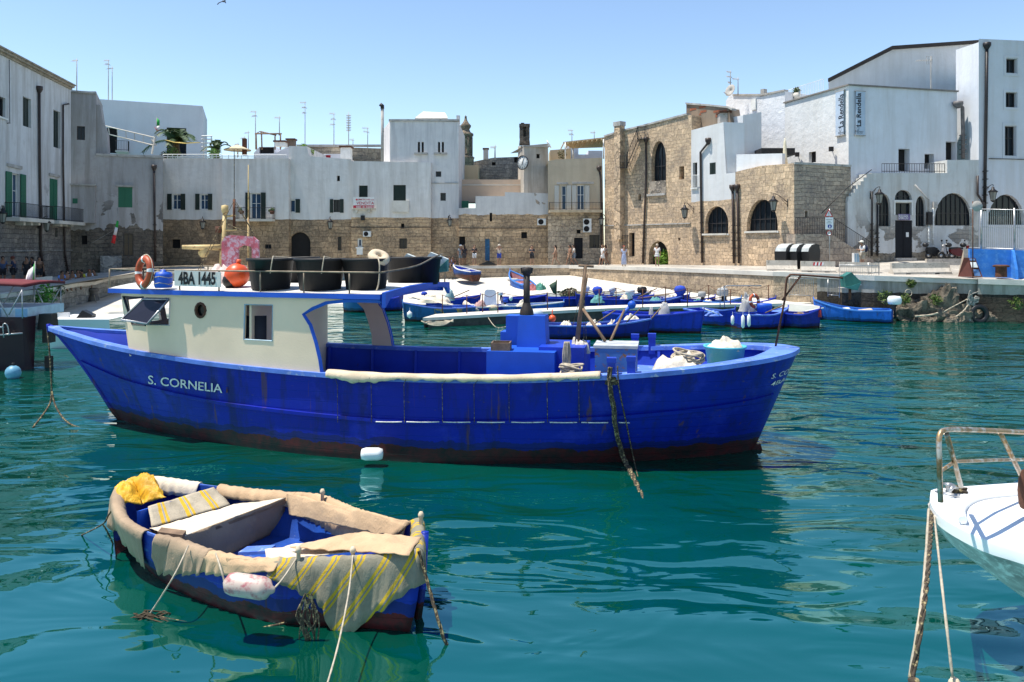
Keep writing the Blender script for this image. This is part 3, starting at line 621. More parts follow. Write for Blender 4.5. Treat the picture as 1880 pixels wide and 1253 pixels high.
block('roof_house', 'grey flat roof cabin behind the straw terrace awning', (1038,1110), 76, [(1040,300),(1040,262),(1062,262),(1062,284),(1080,284),(1080,277),(1106,277),(1106,300)], mw1, [], 3)
t = root('terrace_awning', P(1075,290,70), 'slatted straw awning over a roof terrace beside the beige house', 'awning'); mb = MB()
q = [P(1034,263,69), P(1113,254,69), P(1113,271,74), P(1050,273,74)]; mb.prism(q, (0,0,.1)); [mb.box(q[0].lerp(q[1], i/9)-Vector((0,-1.5,.1)), (.08,4,.1)) for i in range(10)]; mb.build('roof_sheet', mat('straw_mat', (.55,.42,.25), .9, .4, 8), t)
mb = MB(); mb.tube([P(1038,262,69), P(1038,292,69)], .06, 5); mb.tube([P(1108,256,69), P(1108,292,69)], .06, 5); mb.tube([P(1052,272,74), P(1052,292,74)], .06, 5); mb.build('posts', M_frame, t)
# ---------------------------------------------------------------- right-hand row, seen along its wall
G = {1112:67.1, 1188:63.4, 1270:59.7, 1350:56.1, 1458:51.6}
def gp(x, y=487):
    ks = sorted(G); return P(x, y, interp(ks, [G[k] for k in ks], x))
rstone = (.64,.465,.295)
mR = wall_mat('wall_stone_row', None, rstone, None, bw=.52, bh=.26, stone_dark=.6)
A, B = gp(1112), gp(1270)
b = root('stone_house', anchor(A, B), 'tall rough tan stone house with an arched upper window and iron stairs', 'house')
f = Facade(b, A, B, [(1110,505),(1110,252),(1146,241),(1180,233),(1262,211.5),(1270,212),(1270,505)], mR, [
    (1196,259,1223,334,'darkarchwin',{'bars':4,'rise':1.6}),(1247,306,1256,330,'hole'),(1130,367,1137.5,412,'hole'),(1172,357,1177,369,'hole'),(1155,428,1165,471,'darkdoor'),
    (1191,443,1227,486.3,'archhole',{'rise':1.3}),(1245,437,1249,442,'hole')], depth=9, reveal=.55, skip=(6,))
f.cap([(1110,252),(1146,241),(1180,233),(1262,211.5)]); f.box(1193,334,1223,357,-.05,.1,'sill_panel', wall_mat('ashlar', None, (.42,.35,.27), None, bw=1.5, bh=.9))
f.box(1190,357,1223,361,0,.18,'sill', M_conc)
f.box(1136,226,1147,440,0,.55,'chimney_stack', mR); f.box(1135,226,1148,234,-.05,.65,'chimney_cap', M_conc); f.box(1110,414,1268,416,0,.08,'string_course', M_conc)
f.pipe([(1186,255),(1186,330),(1183,400),(1180,484)], .08)
mb = MB(); p0, p1, p2, p3 = f.pt(1179,235,.7), f.pt(1163,262,.75), f.pt(1158,310,.75), f.pt(1143,309,.75)
st = [f.pt(1180,256,.6), f.pt(1170,256,.6)]; lo_ = f.pt(1150,308,.6)
for off in (.25,.95):
    a, c = f.pt(1172,256,off), f.pt(1150,308,off); mb.tube([a, c], .035, 4); mb.tube([a+Vector((0,0,1)), c+Vector((0,0,1))], .025, 4)
    for i in range(9): q = a.lerp(c, i/8); mb.tube([q, q+Vector((0,0,1))], .015, 4)
for i in range(11):
    a, c = f.pt(1172,256,.25).lerp(f.pt(1150,308,.25), i/11), f.pt(1172,256,.95).lerp(f.pt(1150,308,.95), i/11); mb.add([a-f.t*.12, a+f.t*.12, c+f.t*.12, c-f.t*.12], [(0,1,2,3)])
for x0, x1, y in ((1170,1184,256),(1138,1151,309)):
    q = [f.pt(x0,y,0), f.pt(x1,y,0), f.pt(x1,y,1), f.pt(x0,y,1)]; mb.prism(q, (0,0,.06))
    for k in range(1,4):
        for z in (.5,1.0): mb.tube([q[k]+Vector((0,0,z)), q[(k+1)%4]+Vector((0,0,z))], .025, 4)
        mb.tube([q[k], q[k]+Vector((0,0,1))], .025, 4)
for i in range(4): mb.tube([f.pt(1138+i*4,309,1), f.pt(1138+i*4,309,1)+Vector((0,0,1))], .015, 4)
mb.build('iron_stairs', M_iron, b)
mb = MB(); [mb.tube([f.pt(x,432,.35), f.pt(x,456,.35)], .02, 4) for x in (1143,1146,1149,1152)]; [mb.tube([f.pt(1142,y,.35), f.pt(1154,y,.35)], .02, 4) for y in (433,446,456)]; mb.build('window_grille', M_iron, b)
lantern(f, 1257,400,1.0,(1274,385),'black wall lantern on the tall stone house by its corner')
# bright green plant in the arch
def leafball(name, c, r, n, col, label, cat, sz=.12, parent=None, sq=1.0):
    mb = MB(); rr = random.Random(int(c.x*100)+n)
    for _ in range(n):
        d = Vector((rr.gauss(0,1), rr.gauss(0,1), rr.gauss(0,1))).normalized()*r*rr.random()**.45; d.z *= sq; q = c+d
        u = Vector((rr.gauss(0,1), rr.gauss(0,1), rr.gauss(0,1))).normalized(); w = u.cross(Vector((rr.gauss(0,1), rr.gauss(0,1), .3))).normalized(); s_ = sz*rr.uniform(.6,1.4)
        mb.add([q-u*s_, q+w*s_*.4, q+u*s_, q-w*s_*.4], [(0,1,2,3)])
    if parent: return mb.build(name, mat('leaves_%d' % (sum(col)*1000), col, .6, .6, 6), parent)
    o = root(name, c-Vector((0,0,r*sq)), label, cat); mb.build('foliage', mat('leaves_%d' % (sum(col)*1000), col, .6, .6, 6), o)
    sm = MB(); sm.tube([c-Vector((0,0,r*sq)), c], .03, 5); sm.build('stem', mat('stem_wood', (.1,.07,.04), .9), o); return o
leafball('bush', f.pt(1218,474,-.3), .7, 260, (.16,.30,.03), 'bright green leafy bush in the low stone arch', 'bush', .16)
# parapet block behind
A2, B2 = gp(1261)+Vector((0,2,0)), gp(1345)+Vector((0,2,0))
b = root('roof_house', anchor(A2, B2), 'brown parapet block patched with red brick above the stone house', 'house')
s = wall_mat('wall_brown_parapet', (.27,.21,.155), (.27,.21,.155), 0, 0, patch=1.1, dirt=(.13,.10,.08), dirty=.7)
pf = Facade(b, A2, B2, [(1260,245),(1260,192),(1300,195),(1337,199),(1345,245)], s, [], 1.2); pf.cap([(1260,192),(1300,195),(1337,199),(1345,203)])
rb = mat('red_brick', (.30,.10,.05), .9, .5, 8)
for x0, y0, x1, y1 in ((1267,200,1278,204),(1284,196,1296,200),(1286,204,1297,208),(1310,204,1322,208),(1322,204,1334,210),(1314,211,1324,216),(1284,209,1287,212)): pf.box(x0,y0,x1,y1,0,.02,'brick_patch', rb)
# white house over stone with an arch window
mR2 = wall_mat('wall_white_over_stone', (.66,.66,.65), rstone, zat(369, 58), .15, patch=.72, dirt=(.45,.42,.38), dirty=.35, bw=.5, bh=.26, stone_dark=.6)
A, B = gp(1268), gp(1352)
b = root('white_stone_house', anchor(A, B), 'narrow white-topped house on tan stone with a long bent drainpipe', 'house')
f = Facade(b, A, B, [(1267,505),(1267,240),(1328,224.5),(1333,319),(1352,317),(1352,505)], mR2, [
    (1272,299,1280,345,'darkwin',{'sill':2}),(1303,299,1314,321,'shut',{'in':.05}),(1294.5,379,1337,430,'darkarchwin',{'bars':5,'rise':1.3,'sill':2})], depth=7, back=Vector((3,4,0)), skip=(5,), reveal=.45)
f.pipe([(1300,257),(1298,265),(1286,280),(1287,372),(1289,483)], .085); f.box(1292,429.5,1337,432.5,0,.2,'sill', M_slip)
mb = MB(); q = [f.pt(1271,322,.3), f.pt(1283,322,.3)]; z0 = f.pt(1271,345,.3).z
for k in range(7): mb.tube([q[0].lerp(q[1],k/6), Vector((*q[0].lerp(q[1],k/6).to_2d(), z0))], .015, 4)
mb.tube(q, .02, 4); mb.build('railing', M_frame, b)
mW2 = wall_mat('wall_bright_white', (.72,.73,.74), rstone, -50, 0, patch=1.1, dirt=(.5,.48,.45), dirty=.25)
C0 = f.pt(1328,224.5); C1 = P(1367,300,57.2)
g = Facade(b, Vector((C0.x, C0.y, 0)), C1, [(1328,319),(1328,224.5),(1367,226),(1367,317)], mW2, [], 1, skip=(0,1,2,3)); b_rough = None
# rough white walls stepping up behind
mRW = wall_mat('wall_rough_white', (.72,.73,.75), rstone, -50, 0, patch=1.1, dirt=(.5,.5,.5), dirty=.25, rough_wall=1.0)
A, B = P(1366,300,57.4), P(1400,300,58.4)
b = root('roof_house', anchor(A, B), 'small white rooftop room with an ochre patch under its edge', 'house')
Facade(b, A, B, [(1364,320),(1364,212),(1398,206),(1398,320)], mW2, [], 3)
A, B = P(1335,300,66), P(1441,300,60.9)
b = root('roof_house', anchor(A, B), 'rough lime-washed wall stepping up beside the banner building', 'house')
f = Facade(b, A, B, [(1333,320),(1333,185),(1341,172),(1346,176),(1400,176),(1441,168),(1441,320)], mRW, [(1425,300-1,1430,308,'hole')], 4)
f.cap([(1346,176),(1400,176),(1441,168)]); f.box(1396,164.5,1402,178,-.4,.4,'chimney', M_conc); f.box(1381,183,1389,203,.02,.1,'ladder_rack', M_frame)
q = f.pt(1430,303,1.2)
t = root('parasol', q+Vector((0,0,-1.5)), 'closed cream parasol on the terrace above the big stone arch', 'parasol'); p = P(1441,300,56); mb = MB(); mb.lathe([(.02,2.3),(.1,2.1),(.16,1.0),(.22,.5),(.05,.45)], (p.x, p.y, p.z-.6), None, 8); mb.tube([(p.x,p.y,p.z-1),(p.x,p.y,p.z+1.8)], .03, 5); mb.build('folded_canopy', mat('cream_cloth', (.6,.56,.42), .8), t)
t = root('terrace_awning', P(1405,300,57), 'low white awning with black shade on the terrace behind the parapet', 'awning'); mb = MB(); mb.prism([P(1394,284,57), P(1400,279,58), P(1416,284,57), P(1408,288,56)], (0,0,.08)); mb.box(P(1422,281,57), (2.4,1.6,.5), m=1); mb.build('awning_sheet', [M_frame, M_iron], t)
# big-arch stone house with a corner
G4A, G4B, G4C = gp(1350), gp(1458), P(1562,487,53.4)
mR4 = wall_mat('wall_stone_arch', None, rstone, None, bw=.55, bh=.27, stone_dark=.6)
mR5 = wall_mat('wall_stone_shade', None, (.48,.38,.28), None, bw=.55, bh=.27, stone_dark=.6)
b = root('arch_house', anchor(G4A, G4B, G4C), 'two-sided tan stone house with the big lunette window and a flat roof', 'house')
f = Facade(b, G4A, G4B, [(1350,505),(1350,316),(1396,305),(1458,300),(1458,505)], mR4, [(1371,366,1428,425.5,'darkarchwin',{'bars':6,'rise':1.9,'sill':2})], back=(G4C-G4B)*.98, skip=(3,4), reveal=.5)
f.box(1370,425,1428,428,0,.15,'sill', M_slip)
f.pipe([(1344.5,343),(1346,400),(1347,484)], .085); f.pipe([(1353,342),(1355,400),(1356,484)], .085)
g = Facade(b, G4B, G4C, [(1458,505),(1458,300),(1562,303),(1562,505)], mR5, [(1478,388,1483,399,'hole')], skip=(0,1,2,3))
g.box(1458,298,1562,302,-.3,.36,'coping', M_conc); b_mb = MB(); q = f.pt(1352,316); w_ = f.pt(1436,300)
pw = root('parapet', P(1395,300,54.6), 'low white parapet on top of the big-arch stone house', 'wall'); A, B = gp(1352)+Vector((.6,0,0)), gp(1436)+Vector((.6,0,0)); Facade(pw, A, B, [(1352,318),(1352,284),(1436,282),(1436,302)], mW2, [], .3)
lantern(f, 1420,387,1.0,(1446,372),'black lantern on a long bracket at the big-arch house corner')
# banner building
D0 = P(1558,487,54.0); DL = Vector((-.303, 1, 0))
LLa = P(1441,487,60.8); RR = P(1762,487,56.6)
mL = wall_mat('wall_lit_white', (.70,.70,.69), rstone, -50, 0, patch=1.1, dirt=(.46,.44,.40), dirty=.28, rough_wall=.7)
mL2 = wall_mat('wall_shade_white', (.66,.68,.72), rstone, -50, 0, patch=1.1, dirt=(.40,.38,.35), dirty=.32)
b = root('banner_house', anchor(LLa, D0, RR), 'large white two-sided building hung with two tall name banners', 'house')
f = Facade(b, LLa, D0, [(1441,330),(1441,190.5),(1558,157.5),(1558,330)], mL, [(1485,279,1498,300,'hole')], back=(RR-D0)*.98, skip=(2,3))
f.box(1440,188,1558,190,-.1,.25,'coping', M_conc) if 0 else None
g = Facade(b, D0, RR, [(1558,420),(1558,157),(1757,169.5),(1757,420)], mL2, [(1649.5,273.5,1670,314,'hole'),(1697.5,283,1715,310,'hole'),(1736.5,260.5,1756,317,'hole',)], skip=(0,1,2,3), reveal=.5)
mb = MB(); a, c = f.pt(1440,190.5), f.pt(1558,157.5); e = g.pt(1758,169.5)
mb.prism([a+f.n*.12, c+f.n*.12+g.n*.12, c-f.n*.2-g.n*.2, a-f.n*.3], (0,0,.1)); mb.prism([c+g.n*.12+f.n*.12, e+g.n*.12, e-g.n*.3, c-g.n*.2-f.n*.2], (0,0,.097)); mb.build('coping', mat('coping_grey', (.22,.20,.18), .9), b)
for x0, y0, col in ((1664,283,0),(1705,290,0),(1745,267,0)):
    pass
for fa, x, y, lab in ((f,1463.5,284,'small square floodlight low on the lit wall'),(f,1526,274,'small square floodlight on the lit wall beneath the banner')):
    r = root('wall_floodlight', fa.pt(x,y,.1), lab, 'lamp'); mb = MB(); mb.box(fa.pt(x,y,.35), (.28,.2,.32)); mb.tube([fa.pt(x,y-2,.0), fa.pt(x,y-2,.3)], .03, 4); mb.build('housing', M_iron, r)
ban = mat('banner_cloth', (.42,.50,.60), .8, .12, 2); blk = mat('black_print', (.008,.008,.01), .7)
def banner(fa, x0, y0, x1, y1, x2, label, tw, size, cx):
    r = root('name_banner', fa.pt((x0+x1)/2, y1, .12), label, 'banner')
    fa.box(x0,y0,x1,y1,.12,.04,'cloth', ban, r)
    for y in (y0, y1): fa.box(x0-1,y-.8,x1+1,y+.8,0,.17,'rail', M_conc, r)
    mb = MB(); lettering(mb, 'La Rendella', fa.pt(cx, (y0*.58+y1*.42), .165), z_, -fa.t, size, 0, .014, width=tw)
    mb2 = MB(); lettering(mb2, 'Biblioteca', fa.pt(cx+.5, y1-7.5, .165), fa.t, z_, .17); lettering(mb2, 'Comunale', fa.pt(cx+.5, y1-4.6, .165), fa.t, z_, .13)
    mb2.tube([fa.pt(cx-2,y1-13,.165)+fa.t*(math.cos(i*.8)*.1)+z_*(math.sin(i*.8)*.14) for i in range(8)], .012, 4, closed=True)
    mb.build('lettering', blk, r); mb2.build('small_print', blk, r)
banner(f, 1537.5,170,1552,251,0,'pale blue vertical banner La Rendella on the sunlit side of the corner', 2.3, .72, 1544.5)
banner(g, 1569,168,1585.5,249,0,'pale blue vertical banner La Rendella on the shaded side of the corner', 2.3, .55, 1577)
g.pipe([(1759,190),(1767,198),(1768,240),(1768,292)], .13, mat('grey_downpipe', (.13,.12,.12), .6), off=.3)
# roof railing and pot on the banner building
mb = MB(); 
for i in range(24):
    q = f.pt(1443+i*3, 190-(i*3+2)*.28, -1.2); mb.tube([q, q+Vector((0,0,1.0))], .016, 4, cap=False)
mb.tube([f.pt(1443,190,-1.2)+z_, f.pt(1512,170,-1.2)+z_], .022, 4); mb.build('roof_railing', M_frame, b)
p = f.pt(1463,182,-1.2); pr = root('flower_pot', p, 'round pot plant on the roof behind the white railing', 'planter'); mb = MB(); mb.lathe([(.001,0),(.22,0),(.3,.45),(.25,.45)], p, None, 10); mb.build('pot', M_slip, pr); leafball('foliage', p+Vector((0,0,.65)), .36, 120, (.07,.10,.03), '', '', .1, pr)
# gabled hall behind
A, B = P(1521,300,66), P(1797,300,68.5)
b = root('gabled_hall', anchor(A, B), 'big white hall with a shallow gable and a dark roof edge', 'building')
f = Facade(b, A, B, [(1521,300),(1521,150),(1638,91),(1797,80),(1797,300)], mL, [], back=Vector((8,12,0)))
mb = MB(); q = [f.pt(1520,150,.25), f.pt(1638,90,.25), f.pt(1798,79,.25)]
for a, c in zip(q[:-1], q[1:]): mb.prism([a, c, c+Vector((8,12,0)), a+Vector((8,12,0))], (0,0,.26))
mb.build('roof', mat('dark_roof_edge', (.045,.035,.03), .8), b)
t = root('antenna', f.pt(1709,168,.6), 'long tv antenna standing before the gabled hall', 'antenna'); mb = MB(); o = P(1709,168,58); 
mb.tube([o, P(1709,104,58)], .04, 5); mb.tube([P(1682,112,58), P(1712,110,58)], .025, 4); [mb.tube([P(1684+i*4,112,58)-Vector((0,.25,0)), P(1684+i*4,112,58)+Vector((0,.25,0))], .012, 4) for i in range(7)]; mb.tube([P(1701,104,58), P(1701,118,58), P(1711,118,58), P(1711,104,58)], .02, 4, closed=True); mb.tube([P(1705,104,58), P(1705,118,58)], .012, 4); mb.build('mast', M_conc, t)
# tall right building with side face
A, B, C = P(1755,487,58.2), P(1797,487,55.0), P(2260,487,59)
mX = wall_mat('wall_right', (.62,.63,.66), (.45,.40,.32), 3.4, .4, patch=.7, dirt=(.45,.42,.38), dirty=.35)
b = root('right_house', anchor(A, B, C), 'tallest white building at the harbour edge with small framed windows', 'house')
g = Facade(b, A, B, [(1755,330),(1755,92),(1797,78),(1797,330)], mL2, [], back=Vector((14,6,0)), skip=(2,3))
fr = {'frame':M_dkframe,'w':.06,'sill':0}
f = Facade(b, B, C, [(1797,500),(1797,71.5),(2260,92),(2260,500)], mX, [(1847.5,108,1867,134,'darkwin',fr),(1846.5,170,1867,197,'darkwin',fr),(1844.5,232,1865.5,286,'darkwin',fr),
    (1813.5,357,1881,413,'archwin',{'frame':M_dkframe,'bars':6,'rise':2.0}),(1925,108,1945,134,'darkwin',fr)], back=Vector((7,12,0)), skip=(0,), reveal=.4)
for x0,y0,x1,y1 in ((1843,102,1871.5,140),(1842,165,1871,202),(1840.5,226,1870,293)):
    mb = MB(); 
    f.box(x0,y0,x0+3.5,y1,0,.04,'window_surround', mX); f.box(x1-3.5,y0,x1,y1,0,.04,'window_surround', mX); f.box(x0+3.5,y0,x1-3.5,y0+4,0,.04,'window_surround', mX); f.box(x0+3.5,y1-4,x1-3.5,y1,0,.04,'window_surround', mX)
f.pipe([(1812,82),(1811,180),(1809,300),(1808,388)], .10, M_iron); f.box(1815,291,1881,292.3,.02,.05,'cable_run', M_pipe)
lantern(f, 1823,369,1.0,(1806,354),'black wall lantern on the tallest white building above the fence')
# arcade wall with terrace and stairs
A, B = P(1560,487,53.0), P(1800,487,54.4)
mY = wall_mat('wall_arcade', (.62,.62,.60), (.36,.30,.22), 3.9, .5, patch=.525, dirt=(.34,.30,.25), dirty=.6, rough_wall=.7, bw=.6, bh=.3)
b = root('arcade', anchor(A, B), 'peeling white arcade with a stepped terrace edge, black door and arched windows', 'building')
ow = {'frame':M_dkframe,'bars':4,'rise':1.3}
out = [(1556,500),(1556,372)]; x = 1558; y = 368
for i in range(7): out += [(x,y-7),(x+5.5,y-7)]; x += 5.5; y -= 7.0
out += [(1600,y),(1600,318),(1739,318),(1739,294),(1797,294),(1797,500)]
f = Facade(b, A, B, out, mY, [(1613.5,357,1635,416,'darkarchwin',{'frame':M_dkframe,'bars':3,'rise':.9}),(1643,349,1674,367.5,'darkarchwin',{'frame':M_dkframe,'bars':3,'rise':.6}),
    (1643.5,373,1673,395,'darkwin',{'frame':M_dkframe,'sill':0,'w':.05}),(1643.5,405,1675,474,'door',{'in':.1}),(1681,360,1700,416,'darkarchwin',{'frame':M_dkframe,'bars':3,'rise':.8}),(1716,354.5,1785,414.5,'darkarchwin',{'frame':M_dkframe,'bars':8,'rise':1.9})], depth=2.6, reveal=.35)
f.box(1641,368,1676,371,0,.06,'lintel', M_frame); f.box(1641,371,1643,395,0,.06,'door_frame', M_frame); f.box(1673.5,371,1675.5,395,0,.06,'door_frame', M_frame)
f.box(1664,427,1669,435.5,-.06,.03,'notice', M_frame); f.box(1641,474,1677,479,0,.35,'step', M_conc)
f.box(1700,390,1708,413,0,.25,'meter_box', M_iron); f.box(1711,371,1718,382,0,.2,'junction_box', M_conc); f.pipe([(1601,352),(1601,400),(1601,470)], .06, M_iron, head=False); f.pipe([(1611,372),(1611,420),(1611,470)], .07, M_iron, head=False)
f.pipe([(1680,340),(1706,368),(1706,390)], .045, M_conc, head=False, name='conduit'); f.pipe([(1705,413),(1705,450)], .04, M_frame, head=False, name='conduit'); f.pipe([(1713,382),(1713,450)], .04, M_frame, head=False, name='conduit')
f.pipe([(1795,323),(1795,357),(1803,370),(1806,380)], .07, M_pipe, head=False)
p = root('ice_sign', f.pt(1658,404,.1), 'white and purple sign over the black door reading PRODUZIONE GHIACCIO', 'sign'); f.box(1648,393.5,1669,404.5,.08,.04,'board', mat('sign_purple', (.16,.12,.26), .6), p); mb = MB(); lettering(mb, 'PRODUZIONE', f.pt(1658.5,396.3,.126), f.t, z_, .16, 0, .002, width=.68); lettering(mb, 'GHIACCIO', f.pt(1658.5,400.6,.126), f.t, z_, .27, 0, .006, width=.72); mb.build('lettering', M_frame, p)
mb = MB()
for i in range(26):
    q = f.pt(1619+i*4.6, 317.5, -.25); mb.tube([q, q+Vector((0,0,.62))], .014, 4, cap=False)
for z in (.1,.62): mb.tube([f.pt(1619,317.5,-.25)+z_*z, f.pt(1735,317.5,-.25)+z_*z], .02, 4)
mb.build('terrace_railing', M_iron, b)
lantern(f, 1615,374,1.0,(1598,358),'black wall lantern at the head of the lower outside stairs')
# outside stairs descending behind the low stone wall
A2, B2 = P(1500,487,52.0), P(1562,487,52.7)
sw = root('stair_wall', anchor(A2, B2), 'rubble stone stair wall sloping down beside the waste bins, with iron handrail', 'wall')
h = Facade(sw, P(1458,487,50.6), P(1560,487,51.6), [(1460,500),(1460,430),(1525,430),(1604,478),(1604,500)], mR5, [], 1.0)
mb = MB()
for i in range(22):
    q = h.pt(1461+i*3.1, 430, -.1); mb.tube([q, q+Vector((0,0,1.05))], .014, 4, cap=False)
mb.tube([h.pt(1460,430,-.1)+z_*1.05, h.pt(1530,430,-.1)+z_*1.05], .022, 4)
for i in range(20):
    q = h.pt(1530+i*3.6, 432+i*2.3, -.1); mb.tube([q, q+Vector((0,0,1.1))], .014, 4, cap=False)
mb.tube([h.pt(1530,430,-.1)+z_*1.05, h.pt(1603,478,-.1)+z_*1.1], .022, 4)
mb.tube([P(1508,392,51.4), P(1556,345,52.4), P(1600,312,53.4)], .03, 5); mb.build('handrail', M_iron, sw)
# ---------------------------------------------------------------- the large blue fishing boat
BU = Vector((.982, -.189, 0)); BV = Vector((.189, .982, 0)); BO = Vector((-11.685, 19.84, 0))
def BL(x, y, z): return BO+BU*x+BV*y+Vector((0, 0, z))
def proj(p): return (CX+FX*p.x/p.y, HY+FX*(EYE-p.z)/p.y)
zs_t = ([0,1,2.2,3.35,4.5,6,9,12,14,15,16.1,17.1,18.03], [2.26,2.15,2.04,1.95,1.87,1.77,1.67,1.70,1.80,1.87,1.97,2.07,2.155])
hs_t = ([0,.12,.5,1,2.2,3.35,4.4,6.2,8.3,10,12,14,14.8,16.1,17.0,17.5,17.85,18.03], [0,.14,.32,.54,1.07,1.46,1.71,1.98,2.22,2.34,2.34,2.2,2.1,1.8,1.38,.98,.52,0])
hw_t = ([0,.128,.25,.386,.506,.62,.72,.83,.935,.98,1], [0,1.03,1.68,2.18,2.33,2.25,1.95,1.49,.76,.3,0])
def smooth_tab(t, n=3):
    pts = bez([Vector((a, b, 0)) for a, b in zip(*t)], n); return [p.x for p in pts], [max(0, p.y) for p in pts]
zs_t = smooth_tab(zs_t); hs_t = smooth_tab(hs_t); hw_t = smooth_tab(hw_t)
def zs(x): return interp(*zs_t, x)
def hs(x): return interp(*hs_t, x)
def S(t, v, side=-1, off=0.0):
    xs = 18.03*t; x0 = 1.96*(v**.8 if v < 1 else v**1.4); x1 = 18.03-.91*v; x = x0+(x1-x0)*t
    y = hs(xs)+(interp(*hw_t, t)-hs(xs))*min(1, v)**1.35
    if v > 1: y *= 1-(v-1)*.55
    z = zs(xs)*(1-v)
    return BL(x, side*(y+off), z)
def solveS(px, py, off=0.0):
    t, v = .3, .4
    for _ in range(25):
        a = proj(S(t, v)); b = proj(S(t+1e-4, v)); c = proj(S(t, v+1e-4))
        j = [(b[0]-a[0])/1e-4, (c[0]-a[0])/1e-4, (b[1]-a[1])/1e-4, (c[1]-a[1])/1e-4]; dx, dy = px-a[0], py-a[1]; det = j[0]*j[3]-j[1]*j[2]
        if abs(det) < 1e-9: break
        t = min(.999, max(.001, t+(dx*j[3]-dy*j[1])/det)); v = min(1.3, max(0, v+(dy*j[0]-dx*j[2])/det))
    return t, v
def on_hull(px, py, off=.02): t, v = solveS(px, py); return S(t, v, -1, off)
def hull_mat(name, blue, bottom, zl, stain=(.01,.012,.03), grime=.6):
    s = NT(name); o = s.coords('Object'); w = s.coords('World'); n1 = s.noise(o, .7, 5)
    c = s.mix(s.ramp(n1, .3, .7), tuple(x*.82 for x in blue), tuple(x*1.12 for x in blue))
    pl = s.n('SeparateXYZ'); s.l(w, pl.inputs[0])
    streak = s.noise(s.mapping(o, (3, 3, .5)), 1.0, 5, .7); c = s.mix(s.math('MULTIPLY', s.ramp(streak, .50, .68), grime), c, stain)
    chips = s.noise(s.mapping(o, (1.2, 1.2, 2.5)), 3.5, 5, .75); c = s.mix(s.math('MULTIPLY', s.ramp(chips, .65, .68), .6), c, (.08,.06,.05))
    pale = s.noise(o, 1.3, 6, .7); c = s.mix(s.math('MULTIPLY', s.ramp(pale, .54, .74), .5), c, tuple(min(1, x*1.6+.03) for x in blue)); run = s.noise(s.mapping(o, (5, 5, .28)), 1.0, 4, .6); c = s.mix(s.math('MULTIPLY', s.ramp(run, .64, .70), .65), c, (.10,.045,.02))
    z = s.math('ADD', pl.outputs[2], s.math('MULTIPLY', s.math('SUBTRACT', s.noise(s.mapping(o, (1,1,.3)), 1.6, 5, .7), .5), .35))
    c = s.mix(s.math('LESS_THAN', z, zl+.14), c, s.mix(.55, c, (.008,.012,.012)))
    bt = s.mix(s.ramp(s.noise(o, 4, 5, .7), .35, .65), bottom, (.012,.014,.012))
    c = s.mix(s.math('LESS_THAN', z, zl), c, bt)
    pk = s.math('FRACT', s.math('MULTIPLY', s.math('ADD', pl.outputs[2], s.math('MULTIPLY', s.noise(o, .3, 1), .1)), 5.2))
    h = s.math('ADD', s.math('MULTIPLY', s.ramp(pk, 0, .07, 0, 1), .9), s.math('MULTIPLY', s.noise(o, 2.2, 5), .6))
    MATS[name] = s.fin(c, .5, s.bump(h, .35, .03), 0, .22); return MATS[name]
M_bhull = hull_mat('boat_hull_blue', (.001,.012,.27), (.07,.012,.012), .30)
M_blue = mat('boat_blue_paint', (.005,.038,.40), .45, .25, 1.6, bump=.2, stain=(.04,.03,.08), sfac=(.66,.74))
M_blue2 = mat('boat_bright_blue', (.008,.085,.50), .5, .2, 1.4, bump=.2, stain=(.16,.10,.05), sfac=(.70,.76))
M_lblue = mat('worn_light_blue', (.10,.20,.62), .6, .35, 2.2, bump=.3, stain=(.38,.42,.50), sfac=(.58,.72))
M_cream = mat('cream_paint', (.80,.595,.415), .55, .12, .8, bump=.25, stain=(.42,.34,.22), sfac=(.68,.85))
M_roofw = mat('white_deck_paint', (.66,.63,.58), .7, .2, 1.5, stain=(.4,.36,.3))
M_rope = mat('pale_rope', (.42,.36,.27), .9, .3, 12, bump=.6); M_drope = mat('dark_wet_rope', (.06,.045,.03), .9, .6, 9, bump=.8, stain=(.30,.24,.12), sfac=(.52,.6))
M_wood = mat('weathered_wood', (.20,.13,.08), .8, .4, 5, bump=.4); M_steel = mat('galvanised_steel', (.42,.42,.42), .35, .3, 4, .7)
M_black = mat('black_plastic', (.012,.012,.013), .45, .2, 3); M_net = mat('pale_net', (.62,.56,.46), .9, .35, 6, bump=.9); M_white = mat('white_plastic', (.75,.75,.73), .4, .1)
M_canvas = mat('cream_canvas', (.62,.50,.35), .85, .25, 2.5, bump=.4, stain=(.34,.24,.14), sfac=(.6,.75))
bb = root('fishing_boat', BL(9, 0, 0), 'large blue wooden fishing boat with a cream wheelhouse and black tubs on its roof', 'boat', rz=math.atan2(-.189, .982))
N = 72; ts = [.5-.5*math.cos(math.pi*i/N) for i in range(N+1)]; vs_ = [0,.08,.18,.3,.42,.55,.68,.8,.92,1.0,1.12,1.3]
mb = MB()
for side in (-1, 1): mb.grid([[S(t, v, side) for t in ts] for v in vs_], flip=(side > 0))
mb.build('hull', M_bhull, bb)
def cap_w(x): return interp([0,1,3,14.5,16,17.2,18.03],[.10,.2,.2,.22,.34,.5,.5], x)
def hxz(x, z):
    v = max(0, (zs(min(max(x, 0), 18.03))-z)/zs(min(max(x, 0), 18.03))); x0 = 1.96*v**.8; t = (x-x0)/(18.03-.91*v-x0)
    if t <= 0 or t >= 1: return 0.0
    a = hs(18.03*t); return a+(interp(*hw_t, t)-a)*min(1, v)**1.35
def SI(t, z, side, ins):       # inner shell point: inset from the hull at height z
    x = .28+17.4*t; z0_ = zs(x)*(1-min(1, (x/1.96)**1.25))+.1 if x < 2 else (zs(x)*(1-min(1, (18.03-x)/.91))+.1 if x > 17.1 else 0); z = min(zs(x)-.02, max(z, z0_)); return BL(x, side*max(0.0, hxz(x, z)-ins), z)
mb = MB()
